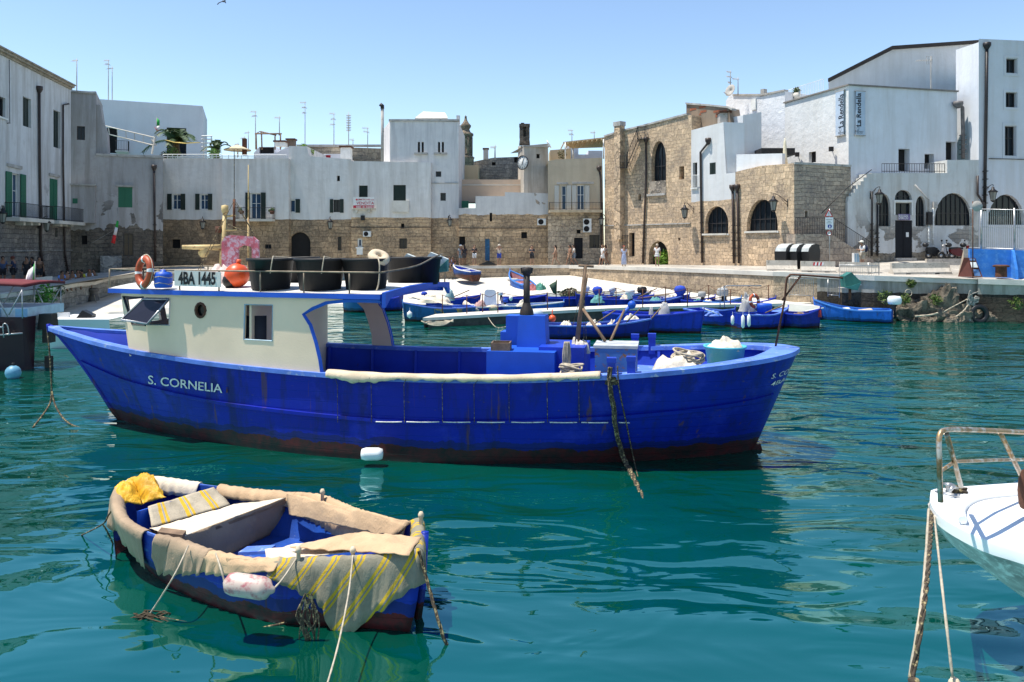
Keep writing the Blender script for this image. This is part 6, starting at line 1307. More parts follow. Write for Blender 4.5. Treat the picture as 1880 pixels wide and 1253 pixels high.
# ---------------------------------------------------------------- small boats
def small_boat(name, label, stern, bow, B, fb, m_hull, m_in, m_gun=None, transom=.72, sheer=.25, bottom=None, deck=.0, group='small boats moored along the pontoon', z0=0.0, tilt=0, thw=2):
    """stern, bow: (px, py) where each end meets the water (or z0)"""
    s0, b0 = (Wz(*stern, z0) if len(stern) == 2 else P(*stern)), (Wz(*bow, z0) if len(bow) == 2 else P(*bow)); d = b0-s0; L = d.to_2d().length; rz = math.atan2(d.y, d.x)
    r = root(name, Vector((s0.x, s0.y, z0)), label, 'boat', group, rz); MW[r.name] = Matrix.Translation(Vector((s0.x, s0.y, z0))) @ Matrix.Rotation(rz, 4, 'Z')
    M = MW[r.name]; lz_ = s0.z-z0; bz_ = b0.z-z0
    L *= 1.0
    def hb(t): return B/2*((transom+(1-transom)*math.sin(min(1, t/.42)*math.pi/2)) if t < .42 else max(0, 1-((t-.42)/.58)**2.1))
    def zz(t): return fb+sheer*(max(0, t-.4)/.6)**1.8+.06*(1-t)**3
    def pt(t, v, side, ins=0.0):
        w = max(0, hb(t)-ins)*(1-.16*v-.30*v**4); x = L*t*(1+.05*(1-v)*(t**3))+ins*(1 if t < .05 else 0); z = zz(t)*(1-v)+(-.15)*v+(lz_*(1-t)+bz_*t if v < 9 else 0); return M @ Vector((x, side*w, z))
    T = [i/20 for i in range(17)]+[.83,.87,.91,.95,.98,1.0]; mb = MB()
    for sd in (-1, 1): mb.grid([[pt(t, v, sd) for t in T] for v in (0,.12,.3,.5,.7,.85,1)], flip=sd > 0)
    vv = (0,.12,.3,.5,.7,.85,1); mb.add([pt(0,v,-1) for v in vv]+[pt(0,v,1) for v in vv], [(i, i+1, 8+i, 7+i) for i in range(6)]); mb.build('hull', m_hull, r)
    mb = MB()
    for sd in (-1, 1): mb.grid([[pt(t, v, sd, .05) for t in T] for v in (0,.3,.6)], flip=sd < 0)
    mb.grid([[pt(t, .6, -1, .05) for t in T], [pt(t, .6, 1, .05) for t in T]]); mb.add([pt(.0,v,s_,.05)  for v, s_ in ((0,-1),(0,1),(.6,1),(.6,-1))], [(0,1,2,3)]); mb.build('inner_shell', m_in, r)
    mb = MB(); g = m_gun or m_in
    for sd in (-1, 1): mb.grid([[pt(t, .0, sd, i_)+Vector((0,0,h_)) for t in T] for i_, h_ in ((-.03,-.05),(-.03,.015),(.08,.02),(.08,-.05))], smooth=False, flip=sd > 0)
    mb.add([pt(0,0,-1)+Vector((0,0,.012)), pt(0,0,1)+Vector((0,0,.012)), pt(.02,0,1)+Vector((0,0,.012)), pt(.02,0,-1)+Vector((0,0,.012))], [(0,1,2,3)])
    mb.build('gunwale', g, r)
    for k in range(thw):
        t = .22+.30*k; mb = MB(); mb.prism([pt(t,.12,-1,.05), pt(t,.12,1,.05), pt(t+.055,.12,1,.05), pt(t+.055,.12,-1,.05)], (0,0,-.035)); mb.build('thwart', g, r)
    if deck:
        mb = MB(); TT = [1-deck+deck*i/6 for i in range(7)]; mb.grid([[pt(t,.03,-1,.04) for t in TT], [pt(t,.03,1,.04)+Vector((0,0,.0)) for t in TT]]); mb.build('foredeck', g, r)
    mb = MB(); mb.tube([pt(1,0,1)+Vector((0,0,.14)), pt(1,.5,1), pt(1,1,1)], .035, 5); mb.build('stem_post', m_hull, r)
    r['L'] = L; return r, pt
def outboard(r, pt, kind, side=0, t=-.03, s=1.0, lift=0):
    cols = {'white':M_white,'black':M_black,'blue':M_blue2,'grey':mat('grey_cover', (.36,.36,.35), .8, .2, 3, bump=.5),'bluecover':mat('blue_cover', (.02,.06,.42), .8, .25, 3, bump=.5),'whitecover':mat('white_cover', (.62,.64,.68), .8, .2, 3, bump=.5)}
    a = pt(0, 0, 1); b_ = pt(0, 0, -1); c = a.lerp(b_, .5); ax_ = (pt(.2,0,1)-pt(0,0,1)); ax_ = Vector((ax_.x, ax_.y, 0)).normalized(); c = c-ax_*.12
    o = MB(); cover = 'cover' in kind
    rot = Matrix(((ax_.x, -ax_.y, 0), (ax_.y, ax_.x, 0), (0, 0, 1))) @ Matrix.Rotation(-lift, 3, 'Y')
    mid = c+Vector((0,0,.34*s))
    if cover: o.lathe([(.05*s,-.34*s),(.17*s,-.28*s),(.15*s,-.12*s),(.26*s,.02*s),(.28*s,.18*s),(.20*s,.32*s),(.001,.37*s)], mid, rot, 12, sx=1.15, sy=.85); [setattr(v, 'x', v.x) for v in ()]
    else: o.lathe([(.10*s,-.12*s),(.19*s,-.10*s),(.22*s,.0),(.22*s,.16*s),(.17*s,.26*s),(.001,.28*s)], mid, rot, 10, sx=1.35, sy=.8)
    e = o.build('motor_cover' if cover else 'outboard_motor', cols[kind], r)
    o = MB(); o.tube([mid-rot @ Vector((0,0,.1*s)), mid-rot @ Vector((.05,0,.75*s))], .06*s, 6); o.tube([mid+rot @ Vector((.15*s,0,-.05*s)), mid+rot @ Vector((.6*s,0,.03*s))], .02, 5); o.box(mid-rot @ Vector((-.08*s,0,.2*s)), (.16*s,.2*s,.3*s), rot); o.build('leg', M_black, e)
def fender(p, label, m=None, r=.09, h=.42, g=None):
    mb = MB(); mb.lathe([(.02,-h/2-.03),(.05,-h/2),(r,-h/2+.06),(r,h/2-.06),(.05,h/2),(.02,h/2+.04),(.001,h/2+.05)], p, None, 10); mb.tube([p+Vector((0,0,h/2)), p+Vector((.01,.03,h/2+.22))], .008, 4); return tag(mb.build('fender', m or M_white), label, 'fender', g)
MH = [hull_mat('skiff_hull_navy', (.005,.015,.20), (.03,.008,.012), .10), hull_mat('skiff_hull_blue', (.008,.030,.34), (.06,.010,.012), .10), hull_mat('skiff_hull_light', (.02,.12,.50), (.05,.04,.05), .06), hull_mat('skiff_hull_teal', (.015,.10,.26), (.07,.012,.012), .12)]
MI = [mat('skiff_inner_blue', (.014,.045,.46), .5, .25, 2, stain=(.25,.28,.40), sfac=(.68,.76)), M_lblue, mat('skiff_inner_sky', (.05,.20,.58), .55, .25, 2)]
r, pt = small_boat('skiff', 'dark blue skiff full of pale nets, nearest the big boat at the pontoon', (990,622), (1186,618), 1.7, .62, MH[0], MI[0], MI[1], sheer=.22)
outboard(r, pt, 'whitecover', s=1.0)
for t, w in ((.25,.4),(.5,.5),(.68,.35)):
    heap('fishing_net', 'pale net heaped '+{.25:'toward the stern',.5:'amidships',.68:'toward the bow'}[t]+' in the net-filled skiff', 'net', pt(t,.25,0)+Vector((0,0,-.1)), w, .42, .36, M_net, 8, 40+t*10, lump=.6)
o = root('marker_buoy', pt(.07,.1,.5), 'small orange buoy with a stick, in the net-filled skiff', 'buoy'); p = P(1014,585,36.6); mb = MB(); mb.ball(p, .17, 12); mb.tube([p, p+Vector((0,0,.42))], .025, 5); mb.build('body', M_orb, o)
mb = MB(); mb.tube([P(1122,600,36.5), P(1158,562,36.2)], [.05,.10], 8); mb.ball(P(1160,560,36.2), .2, 10); tag(mb.build('covered_motor', MATS['blue_paint'] if 'blue_paint' in MATS else M_blue2), 'blue wrapped motor leaning across the net-filled skiff', 'motor')
for a, c, lab in (((1090,596),(1130,570),'oar lying toward the bow of the net-filled skiff'),((1150,592),(1176,566),'short oar propped at the bow of the net-filled skiff')): mb = MB(); mb.tube([P(*a,36.4), P(*c,36.0)], .03, 5); tag(mb.build('oar', M_wood), lab, 'oar')
r, pt = small_boat('skiff', 'long blue skiff with a high pointed bow, beyond the net-filled one', (1115,604), (1284,612), 2.0, .85, MH[1], MI[0], MI[0], sheer=.28, deck=.3)
outboard(r, pt, 'grey', s=.1); heap('motor_cover', 'grey canvas bundle in the long pointed-bow skiff', 'bundle', P(1220,578,40), .32, .3, .62, MATS['grey_cover'], 4, 7, lump=.2); heap('motor_cover', 'slim grey-blue bundle at the stern of the long skiff', 'bundle', P(1196,584,40), .16, .16, .5, MATS['grey_cover'], 4, 9, lump=.3)
r, pt = small_boat('skiff', 'blue skiff with white-edged gunwale, bow by the hanging fender', (1270,592), (1346,601), 1.7, .75, MH[1], MI[0], MI[1], sheer=.25)
fender(P(1345,588,40.5), 'white fender between the two middle pontoon skiffs')
r, pt = small_boat('skiff', 'blue skiff carrying a lifebuoy and blue tub, two fenders on its side', (1352,603), (1443,600), 1.9, .72, MH[1], MI[0], MI[1], sheer=.30, deck=.25)
fender(P(1364,591,39.4), 'first of the pair of white fenders on the lifebuoy skiff', h=.6); fender(P(1375,589,39.3), 'second white fender of the pair on the lifebuoy skiff', h=.55)
p = P(1385,553,41.5); mb = MB(); torus(mb, p, .27, .08, Matrix.Rotation(.4,3,'Z') @ Matrix.Rotation(R(84),3,'X'), bands=1, n=28, sy=1.15); o = root('lifebuoy', p-Vector((0,0,.4)), 'orange lifebuoy standing in a pontoon skiff', 'lifebuoy'); mb.build('ring', [M_or, M_white], o)
mb = MB(); c = P(1403,572,41.5); mb.lathe([(.001,-.05),(.36,-.05),(.42,.30),(.38,.42),(.001,.44)], c, None, 16, sy=.8); tag(mb.build('blue_tub', M_blue2), 'bright blue tub beside the standing lifebuoy', 'tub'); heap('fishing_net', 'grey net heaped behind the standing lifebuoy', 'net', P(1372,572,42.4), .45, .3, .75, MATS['grey_cover'], 7, 17, lump=.7)
mb = MB(); mb.tube([P(1330,565,42), P(1330,528,42)]+[P(1334,525,42), P(1398,525,42)], .03, 6); mb.tube([P(1322,565,42), P(1322,530,42), P(1332,525,42)], .025, 6); tag(mb.build('boat_gantry', M_steel), 'bent galvanised frame standing between the pontoon skiffs', 'frame')
r, pt = small_boat('skiff', 'dark blue skiff with a red-tipped bow at the end of the row', (1440,600), (1503,602), 1.7, .72, MH[0], M_wood, MI[0], sheer=.3); mb = MB(); mb.lathe([(.16,-.3),(.12,.05),(.02,.15)], pt(.97,.2,0)+Vector((0,0,.1)), None, 8); mb.build('bow_tip', mat('red_paint', (.30,.015,.02), .5), r)
r, pt = small_boat('skiff', 'light blue skiff moored by the rocks with three fenders and an outboard', (1638,592), (1500,586), 2.0, .66, MH[2], MI[2], MI[2], sheer=.50, transom=.85)
outboard(r, pt, 'white', s=1.25)
for x, y, D, lab in ((1503,560,47.6,'bow'),(1546,570,45.4,'middle'),(1587,572,44.6,'aft')):
    q = P(x, y, D); mb = MB(); mb.lathe([(.02,-.5),(.12,-.42),(.14,-.3),(.14,.3),(.12,.42),(.02,.5)], q, Matrix.Rotation(R(84),3,'Y') , 10); tag(mb.build('fender', M_canvas if lab != 'middle' else M_white), 'pale roll fender at the '+lab+' of the light blue skiff by the rocks', 'fender')
# behind the pontoon
r, pt = small_boat('skiff', 'blue skiff under white canvas near the pontoon tip, white fender on its bow', (868,587,46), (745,590), 2.0, .75, MH[3], MI[1], MI[1], sheer=.35)
cloth_quad(pt(.95,-.25,-1), pt(.35,-.2,-1), pt(.35,-.2,1), pt(.95,-.25,1), 'boat_cover', M_pale, amp=.12, sag=-.18, label='white canvas cover humped over the skiff at the pontoon tip', freq=1.6)
cloth_quad(pt(.62,.05,1,-.06), pt(.22,.05,1,-.06), pt(.2,.7,1,-.1), pt(.6,.75,1,-.1), 'hanging_cloth', M_str2, amp=.08, label='yellowish cloth hanging on the side of the covered skiff', freq=2)
fender(P(752,578,43.0), 'white fender under the bow of the canvas-covered skiff', r=.14, h=.34)
r, pt = small_boat('skiff', 'blue and white skiff cluttered with gear, beside the covered one', (925,579), (818,583), 1.8, .6, MH[1], MI[1], M_white, sheer=.2); outboard(r, pt, 'blue', s=.6)
heap('fishing_net', 'pale net and floats heaped in the cluttered skiff', 'net', P(846,572,47), .8, .4, .3, M_net, 8, 61, lump=.6); mb = MB(); mb.tube([P(852,556,47), P(878,572,46.6)], [.16,.12], 10); tag(mb.build('cream_roll', M_pale), 'cream roll leaning across the cluttered skiff', 'roll')
r, pt = small_boat('skiff', 'long light blue skiff with a tall white board standing in it', (868,580), (1028,576), 1.9, .6, MH[2], MI[2], M_white, sheer=.15); mb = MB(); q = [P(888,560,49), P(890,535,49), P(893,532,49), P(906,532,49), P(910,535,49), P(912,560,49)]; mb.prism(q, (0,.12,0)); tag(mb.build('white_board', mat('pale_grey_plastic', (.60,.64,.68), .4, .1)), 'tall pale grey panel with rounded top standing in the long light blue skiff', 'panel')
p = P(903,566,47.6); mb = MB(); mb.lathe([(.02,-.36),(.16,-.28),(.20,0),(.16,.28),(.02,.36)], p, Matrix.Rotation(R(86),3,'Y'), 12); tag(mb.build('fender', M_canvas), 'fat pale fender on the side of the long light blue skiff', 'fender')
r, pt = small_boat('skiff', 'blue skiff behind the cluttered one, bundles on board', (782,566), (878,565), 1.8, .6, MH[1], MI[0], MI[0], sheer=.3); outboard(r, pt, 'bluecover', s=.7); heap('boat_cover', 'grey-green cover over the stern of the skiff behind the cluttered one', 'cover', P(826,552,52), .35, .3, .7, mat('greygreen_cover', (.25,.36,.38), .8, .2, 3), 5, 71, lump=.3)
heap('fishing_net', 'white net heaped on the skiff behind the cluttered one', 'net', P(790,556,52.5), .9, .5, .45, M_pale, 8, 73, lump=.6)
r, pt = small_boat('skiff', 'dark blue skiff beyond the tall white board', (922,566), (1000,565), 1.9, .7, MH[0], MI[0], MI[0], sheer=.2); fender(P(938,548,53.3), 'small white fender on the dark skiff beyond the tall board', r=.12, h=.3); outboard(r, pt, 'white', s=.6)
r, pt = small_boat('skiff', 'long blue skiff with a folded dark flag and brushwood', (1004,567), (1104,566), 1.9, .72, MH[0], MI[0], MI[0], sheer=.25)
mb = MB(); p = P(1018,541,56); mb.grid([[P(1008,524,56), P(1014,520,56), P(1022,516,56)], [P(1011,530,56), P(1016,530,56), P(1021,528,56)], [P(1015,538,56), P(1018,540,56), P(1021,541,56)]]); mb.tube([P(1022,514,56), P(1021,546,56)], .03, 4); tag(mb.build('folded_flag', mat('flag_dark', (.04,.08,.05), .8), thick=.02), 'dark drooping flag on a stick in a far skiff', 'flag')
leafball('brushwood', P(1045,541,56), .8, 150, (.20,.19,.12), 'pile of dry twiggy branches in a far skiff', 'branches', .22, sq=.5)
g_ = [((1078,566),(1190,565.5),MH[3],MI[1],'whitecover',1.0,'teal blue skiff with a white covered motor, beneath the long quay wall'),((1100,573),(1196,572.5),MH[1],MI[0],'bluecover',1.1,'blue skiff with a big rounded blue motor cover'),((1182,569.5),(1262,571.5),MH[1],MI[0],'black',1.1,'blue skiff with a bare black outboard in the far row'),
  ((1160,576),(1248,576),MH[1],MI[1],'whitecover',1.0,'blue skiff against the pontoon with a pale bundle aft'),((1252,575.5),(1310,577),MH[1],MI[0],'bluecover',1.25,'blue skiff with a tall blue wrapped motor in mid row'),((1122,567.5),(1060,570),MH[0],MI[0],'whitecover',.9,'navy skiff lying stern to the others, its bow behind the T-topped pole'),((1292,578),(1358,579.5),MH[3],MI[2],'grey',.9,'teal skiff lying flat beside the pontoon chain posts'),((1330,579),(1420,580),MH[0],MI[0],'grey',1.3,'navy skiff with a tilted grey motor cover'),
  ((688,571),(738,569),MH[1],MI[0],'bluecover',.5,'blue skiff seen under the aft canopy beam of the large boat'),((698,573),(632,572),MH[3],MI[1],'white',.3,'teal blue skiff with red bottom seen through the wheelhouse arch')]
for st_, bw_, mh, mi, mo, sc_, lab in g_:
    r, pt = small_boat('skiff', lab, st_, bw_, 1.9, .84, mh, mi, mi, sheer=.28); outboard(r, pt, mo, s=sc_)
    mb = MB(); a_ = pt(.12+.1*random.random(), .05, .6); mb.tube([a_+Vector((0,0,.1)), pt(.75, -.25, -.3)], .028, 5); tag(mb.build('oar', M_wood), 'oar lying in the '+' '.join(lab.split()[:11]), 'oar')
    if sc_ > .9: heap('fishing_net', 'net heaped in the '+lab.replace('skiff', 'boat', 1)[:60].rsplit(' ', 1)[0], 'net', pt(.5,.3,0), .55, .35, .3, random.choice([M_net, MATS['grey_cover'], M_pale, mat('teal_net', (.10,.28,.28), .9, .3, 5)]), 8, random.random()*90, lump=.6)
# boats drawn up on the slipway
r, pt = small_boat('skiff', 'small red-bottomed blue skiff hauled out at the top of the slipway', (874,514,64), (834,503,66), 1.5, .62, hull_mat('slip_skiff_hull', (.02,.09,.36), (.16,.05,.03), 1.95), MI[0], M_white, sheer=.15, transom=.75, group='skiffs hauled out on the slipway')
r, pt = small_boat('skiff', 'blue skiff hauled out mid slipway beside the dark exhaust pipe', (972,543,61), (938,519,64), 1.6, .75, MH[2], mat('pink_inner', (.40,.18,.20), .6), MI[2], sheer=.25, group='skiffs hauled out on the slipway')
for x, y, D, rr_, mt_, lab in ((978,537,60.5,.42,mat('faded_red_bag', (.38,.12,.12), .8, .2, 3),'faded red sack beside the hauled-out skiff'),(992,536,60.5,.5,mat('green_tarp', (.06,.22,.17), .8, .3, 3),'green tarpaulin bundle beside the hauled-out skiff')): heap('bundle', lab, 'bundle', P(x,y,D), rr_, rr_*.8, rr_*1.2, mt_, 5, x*.1, lump=.4)
o = root('tyre', P(942,514,63), 'old tyre on the tip of the hauled-out skiff', 'tyre'); mb = MB(); torus(mb, P(942,514,63), .35, .12, Matrix.Identity(3)); mb.build('ring', M_conc, o)
# pontoon
pn_ = root('pontoon', P(1100,570,45), 'long low concrete pontoon running between the two rows of skiffs', 'pontoon')
fl = [Wz(776,584,.52), Wz(900,577,.58), Wz(1100,567,.68), Wz(1300,560,.8), Wz(1490,556.5,.88)]; bk = [Wz(800,577,.52), Wz(930,569.5,.58), Wz(1110,561.5,.68), Wz(1300,555.5,.8), Wz(1480,551.5,.88)]
mb = MB(); mb.grid([bk, fl], smooth=False); mb.grid([fl, [p-Vector((0,0,.16)) for p in fl]], smooth=False); mb.build('slab', M_slip, pn_)
mb = MB(); k = [p+Vector((.1,.05,0)) for p in fl]; mb.grid([[Vector((p.x+.25,p.y+.25,p.z-.15)) for p in fl], [Vector((p.x+.25,p.y+.25,-.3)) for p in fl]], smooth=False); q = [bk[0], fl[0]]; mb.grid([[Vector((p.x+.02,p.y,.51)) for p in q], [Vector((p.x+.1,p.y,-.3)) for p in q]], smooth=False); mb.build('footing', mat('shadowed_dark_concrete', (.07,.062,.05), .6, .5, 3, bump=.6), pn_)  # footing colour darkened to carry the shadow below the slab
mb = MB(); [mb.tube(bez([Wz(774+2*i,590+i,.40), Wz(792,597-i*2,.30), Wz(815,597-i*2,.32), Wz(832,587+i,.42)], 5), .035, 6) for i in range(5)]; tag(mb.build('rope_coil', M_rope), 'thick pale rope looped round the pontoon tip', 'rope')
line([Wz(893,578,.50), Wz(905,596,.15), Wz(915,602,.0), Wz(935,598,.1), P(948,585,41)], .022, M_rope, 'pale slack line hanging from the pontoon side')
posts = [(786,582,.52),(884-100+0,0,0)]
last = None
for i, (x, y, h) in enumerate(((812,576,36),(857,577,37),(886,574,36),(914,575,40),(1005,570,34),(1045,562,32),(1100,562,32),(1131,560,33),(1180,565,36),(1222,563,38),(1262,564,36),(1301,556,34),(1341,560,30),(1368,552,30),(1411,556,34),(1425,550,30),(1469,552,32))):
    b_ = Wz(x, y, interp([776,1490],[.5,.86],x)); D = b_.y; t_ = P(x, y-h*.95, D); mb = MB(); mb.tube([b_, t_], .03, 5); r = root('chain_post', b_, 'thin rusty chain post, '+('first second third fourth fifth sixth seventh eighth ninth tenth eleventh twelfth thirteenth fourteenth fifteenth sixteenth last'.split()[i])+' counted from the pontoon tip', 'post', 'chain posts along the pontoon'); mb.build('rod', M_rust, r)
    if last is not None: mb = MB(); mb.tube(bez([last, last.lerp(t_, .5)-Vector((0,0,.22)), t_], 5), .014, 4); c_ = mb.build('chain', M_rust, r)
    last = t_

for x, y, D, rx, h_, m_, lab in ((812,556,46.5,.5,.3,M_pale,'white sheet bundled in the cluttered skiff, toward the bow'),(882,562,47.5,.35,.3,mat('pinkish_net', (.45,.28,.26), .9, .3, 5, bump=.7),'pinkish net heaped beside the tall grey panel'),(960,563,48.3,.45,.28,M_net,'pale net heaped beyond the tall grey panel'),(1098,556,50.6,.5,.4,mat('teal_net', (.10,.28,.28), .9, .3, 5),'teal net mound behind the leaning struts'),(1148,553,51.2,.4,.35,M_pale,'white sheet over gear in the mid row of skiffs'),
    (1205,556,49.8,.5,.3,mat('teal_net', (.10,.28,.28), .9, .3, 5),'teal net bundle lying near the pontoon posts'),(1232,551,51.5,.4,.35,M_net,'pale net pile by the bare black outboard'),(1300,561,48.6,.4,.3,M_pale,'white bundle on the skiff next to the gantry'),(1160,592,38.3,.45,.3,M_net,'net pile in the stern of the long pointed-bow skiff'),(1260,585,39.5,.35,.2,M_wood,'brown sacking in the bow of the long pointed-bow skiff'),(1310,580,41.2,.45,.25,M_lblue,'light blue cover in the white-edged skiff'),(1470,583,41.5,.5,.22,M_wood,'brown nets in the red-tipped skiff')):
    heap('fishing_net' if 'net' in lab else 'bundle', lab, 'net' if 'net' in lab else 'bundle', P(x,y,D), rx, rx*.7, h_, m_, 6, x*.31, lump=.6)
for x0, y0, x1, y1, D, lab in ((1172,546,1206,530,51,'long dark oar sticking up over the mid-row skiffs'),(834,545,862,533,52,'oar jutting from the skiff behind the cluttered one'),(1185,598,1213,566,38.5,'thin pole leaning in the long pointed-bow skiff'),(1320,578,1290,566,41,'white pole across the white-edged skiff'),(1405,575,1440,560,41,'short boathook resting on the blue tub skiff'),(1478,572,1512,566,42,'pale pole lying on the red-tipped skiff')):
    mb = MB(); mb.tube([P(x0,y0,D), P(x1,y1,D)], .035, 5); tag(mb.build('oar' if 'oar' in lab else 'pole', M_wood if 'white' not in lab and 'pale' not in lab else M_frame), lab, 'oar' if 'oar' in lab else 'pole')
# ---------------------------------------------------------------- quay furniture on the right
M_bar = mat('barrier_concrete', (.50,.45,.38), .9, .25, 2, bump=.4, stain=(.25,.22,.18))
def barrier(a, b_, label, h=.72):
    A, B = P(a[0], a[1], a[2]), P(b_[0], b_[1], b_[2]); t = (B-A).normalized(); n = Vector((t.y, -t.x, 0)); r = root('concrete_barrier', (A+B)/2, label, 'barrier', 'concrete barriers along the quay'); mb = MB()
    pf = [(-.28,0),(-.28,.16),(-.11,.40),(-.09,h),(.09,h),(.11,.40),(.28,.16),(.28,0)]
    q = [A+n*x+Vector((0,0,z)) for x, z in pf]; mb.prism(q, B-A); mb.build('block', M_bar, r)
    for f in (.25,.75): mb = MB(); mb.box(A.lerp(B, f)+n*.275+Vector((0,0,.05)), (.28,.02,.09), math.atan2(t.y, t.x)); mb.build('slot', M_inside, r)
    return r, A, B, n, t
barrier((1407,499,49.8),(1463,499.5,49.4),'sunlit concrete barrier in front of the black bins, beside the terrace corner'); r, A, B, n, t = barrier((1470,501,48.6),(1533,502,48.2),'concrete barrier with red and white stripes painted on its top'); barrier((1541,503,47.8),(1614,504.5,47.4),'concrete barrier behind the grey crowd fence, by the man with backpack')
barrier((1636,505.5,46.9),(1742,504,47.2),'long grey concrete barrier in front of the black door'); barrier((1700,499,49.5),(1776,498.5,49.8),'concrete barrier behind the others, in front of the scooters', .8)
mb = MB(); c = A.lerp(B,.5); mr = mat('red_reflective', (.5,.03,.03), .5)
for k in range(6): o_ = (-.30+.1*k); q = [c+t*(o_)+n*.108+Vector((0,0,.46)), c+t*(o_+.1)+n*.108+Vector((0,0,.46)), c+t*(o_+.14)+n*.104+Vector((0,0,.66)), c+t*(o_+.04)+n*.104+Vector((0,0,.66))]; mb.add([p+n*.004 for p in q], [(0,1,2,3)], k % 2)
mb.build('stripes', [mr, M_white], r)
def bin_(x, y, D, label):
    c = P(x, y, D); r = root('waste_bin', c, label, 'waste bin', 'black waste bins against the stone house'); rz = Matrix.Rotation(.50, 3, 'Z'); w, d, h = 1.05, 1.0, 1.05
    mb = MB(); mb.box(c+Vector((0,0,h/2)), (w*.92,d*.92,h), rz, taper=1.08); mb.build('body', M_black, r)
    q = [(-.5,h),(-.42,h+.22),(-.2,h+.42),(.15,h+.50),(.42,h+.46),(.52,h)]; 
    mb = MB(); mb.prism([c+rz @ Vector((x_*1.0, -d/2*1.0, z)) for x_, z in q], rz @ Vector((0, d, 0))); mb.build('lid', M_black, r)
    mb = MB(); mb.grid([[c+rz @ Vector((x_-.02, s_*d*.44, z+.02)) for x_, z in q[0:5]] for s_ in (-1,1)], smooth=False); mb.build('flap', mat('grey_bin_flap', (.45,.47,.46), .4), r)
bin_(1443,492,51.0,'black waste bin nearest the big-arch corner lantern'); bin_(1462,492.5,50.6,'black waste bin in the middle of three'); bin_(1484,493,50.2,'black waste bin nearest the traffic sign post')
# traffic signs
sp = P(1523,497,49.0); r = root('traffic_sign', sp, 'post with warning triangle, pedestrian notice and round red sign', 'traffic sign'); u = 49/FX
X = lambda x, y, o=0: Vector((sp.x+(x-1523)*u, sp.y-o, zat(y, 49)))
mb = MB(); mb.tube([sp, X(1523,384)], .035, 6); mb.build('post', M_steel, r)
mb = MB(); mb.prism([X(1513.5,398,.05), X(1528.5,398.5,.05), X(1521,384,.05)], (0,.02,0)); mb.add([X(1516,396.7,.056), X(1526.2,397,.056), X(1521,387.3,.056)], [(0,1,2)], 1); mb.box(X(1521,392.3,.06), (.03,.01,.12), m=2); mb.box(X(1521,395.5,.06), (.03,.01,.03), m=2); mb.build('warning_triangle', [mr, M_white, blk], r)
mb = MB(); mb.box(X(1522,410.5,.05), (14.5*u,.02,22*u)); mb.lathe([(.001,0),(3.7*u,0),(3.7*u,.006)], X(1522.7,416,.062), Matrix.Rotation(R(90),3,'X'), 20, m=1); mb.box(X(1522.7,416.8,.072), (2*u,.006,3.2*u), m=0); mb.ball(X(1522.7,413.9,.072), .8*u, 8, m=0, sy=.2)
for y, w_ in ((403.5,12),(407,5),(409.6,10)): mb.box(X(1521.5,y,.062), (w_*u,.004,.7*u), m=2)
mb.build('pedestrian_notice', [M_white, mat('sign_blue', (.01,.04,.30), .5), mat('worn_print', (.2,.19,.18), .8)], r)
mb = MB(); ry = Matrix.Rotation(R(90),3,'X'); mb.lathe([(.001,0),(5*u,0),(5*u,.01)], X(1521.5,428.5,.05), ry, 20); mb.lathe([(.001,0),(3.7*u,0),(3.7*u,.004)], X(1521.5,428.5,.062), ry, 20, m=1); lettering(mb, '30', X(1521.5,428.5,.068), (1,0,0), (0,0,1), .2, 2); mb.build('round_sign', [mr, M_white, mat('worn_print', (.2,.2,.2))], r)
# crowd fences on the steps, steps block
def fence(q0, q1, h, label, n=14, cat='fence', m=None, foot=True):
    A, B = q0, q1; r = root('steel_fence', (A+B)/2, label, cat, 'grey steel barriers by the water steps' if foot else None); mb = MB(); Z_ = Vector((0,0,1))
    mb.tube([A, A+Z_*h, B+Z_*h, B], .022, 5); mb.tube([A+Z_*.12, B+Z_*.12], .018, 5); mb.build('frame', m or M_steel, r)
    mb = MB(); [mb.tube([A.lerp(B, i/n)+Z_*.12, A.lerp(B, i/n)+Z_*h], .009, 4, cap=False) for i in range(1, n)]; mb.build('bars', m or M_steel, r); return r
fence(P(1449,545,46.9), P(1493,547,46.6), 1.12, 'grey steel crowd barrier standing on the ledge, seen behind the davit'); fence(P(1520,545,46.4), P(1541,547,46.2), 1.0, 'narrow grey steel barrier between the crowd barrier and the steps', 8)
fence(P(1541,519,46.6), P(1613,521,46.0), 1.05, 'grey steel railing along the top of the water steps', 22); fence(P(1594,505,46.3), P(1614,505,46.0), .72, 'short steel end frame of the steps railing', 3)
mb = MB(); zs1 = zat(505.5,46); st_ = root('water_steps', P(1590,560,45.6), 'dark stone block with steps leading down to the blue skiff', 'steps')
for x0, x1, yt in ((1545,1570,530),(1570,1592,524),(1592,1616,515)):
    a, c = P(x0, yt, 46.4), P(x1, yt, 46.4); mb.prism([Vector((a.x,46.35,-.3)), Vector((c.x,46.35,-.3)), Vector((c.x,46.35,c.z)), Vector((a.x,46.35,a.z))], (0,1.2,0))
mb.build('masonry', M_sea, st_); mb = MB()
for x0, x1, yt in ((1545,1570,530),(1570,1592,524),(1592,1616,515)):
    a, c = P(x0, yt, 46.4), P(x1, yt, 46.4); mb.prism([Vector((a.x-.02,46.3,a.z+.005)), Vector((c.x+.02,46.3,a.z+.005)), Vector((c.x+.02,47.5,a.z+.005)), Vector((a.x-.02,47.5,a.z+.005))], (0,0,.05))
mb.build('tread', M_slip, st_)
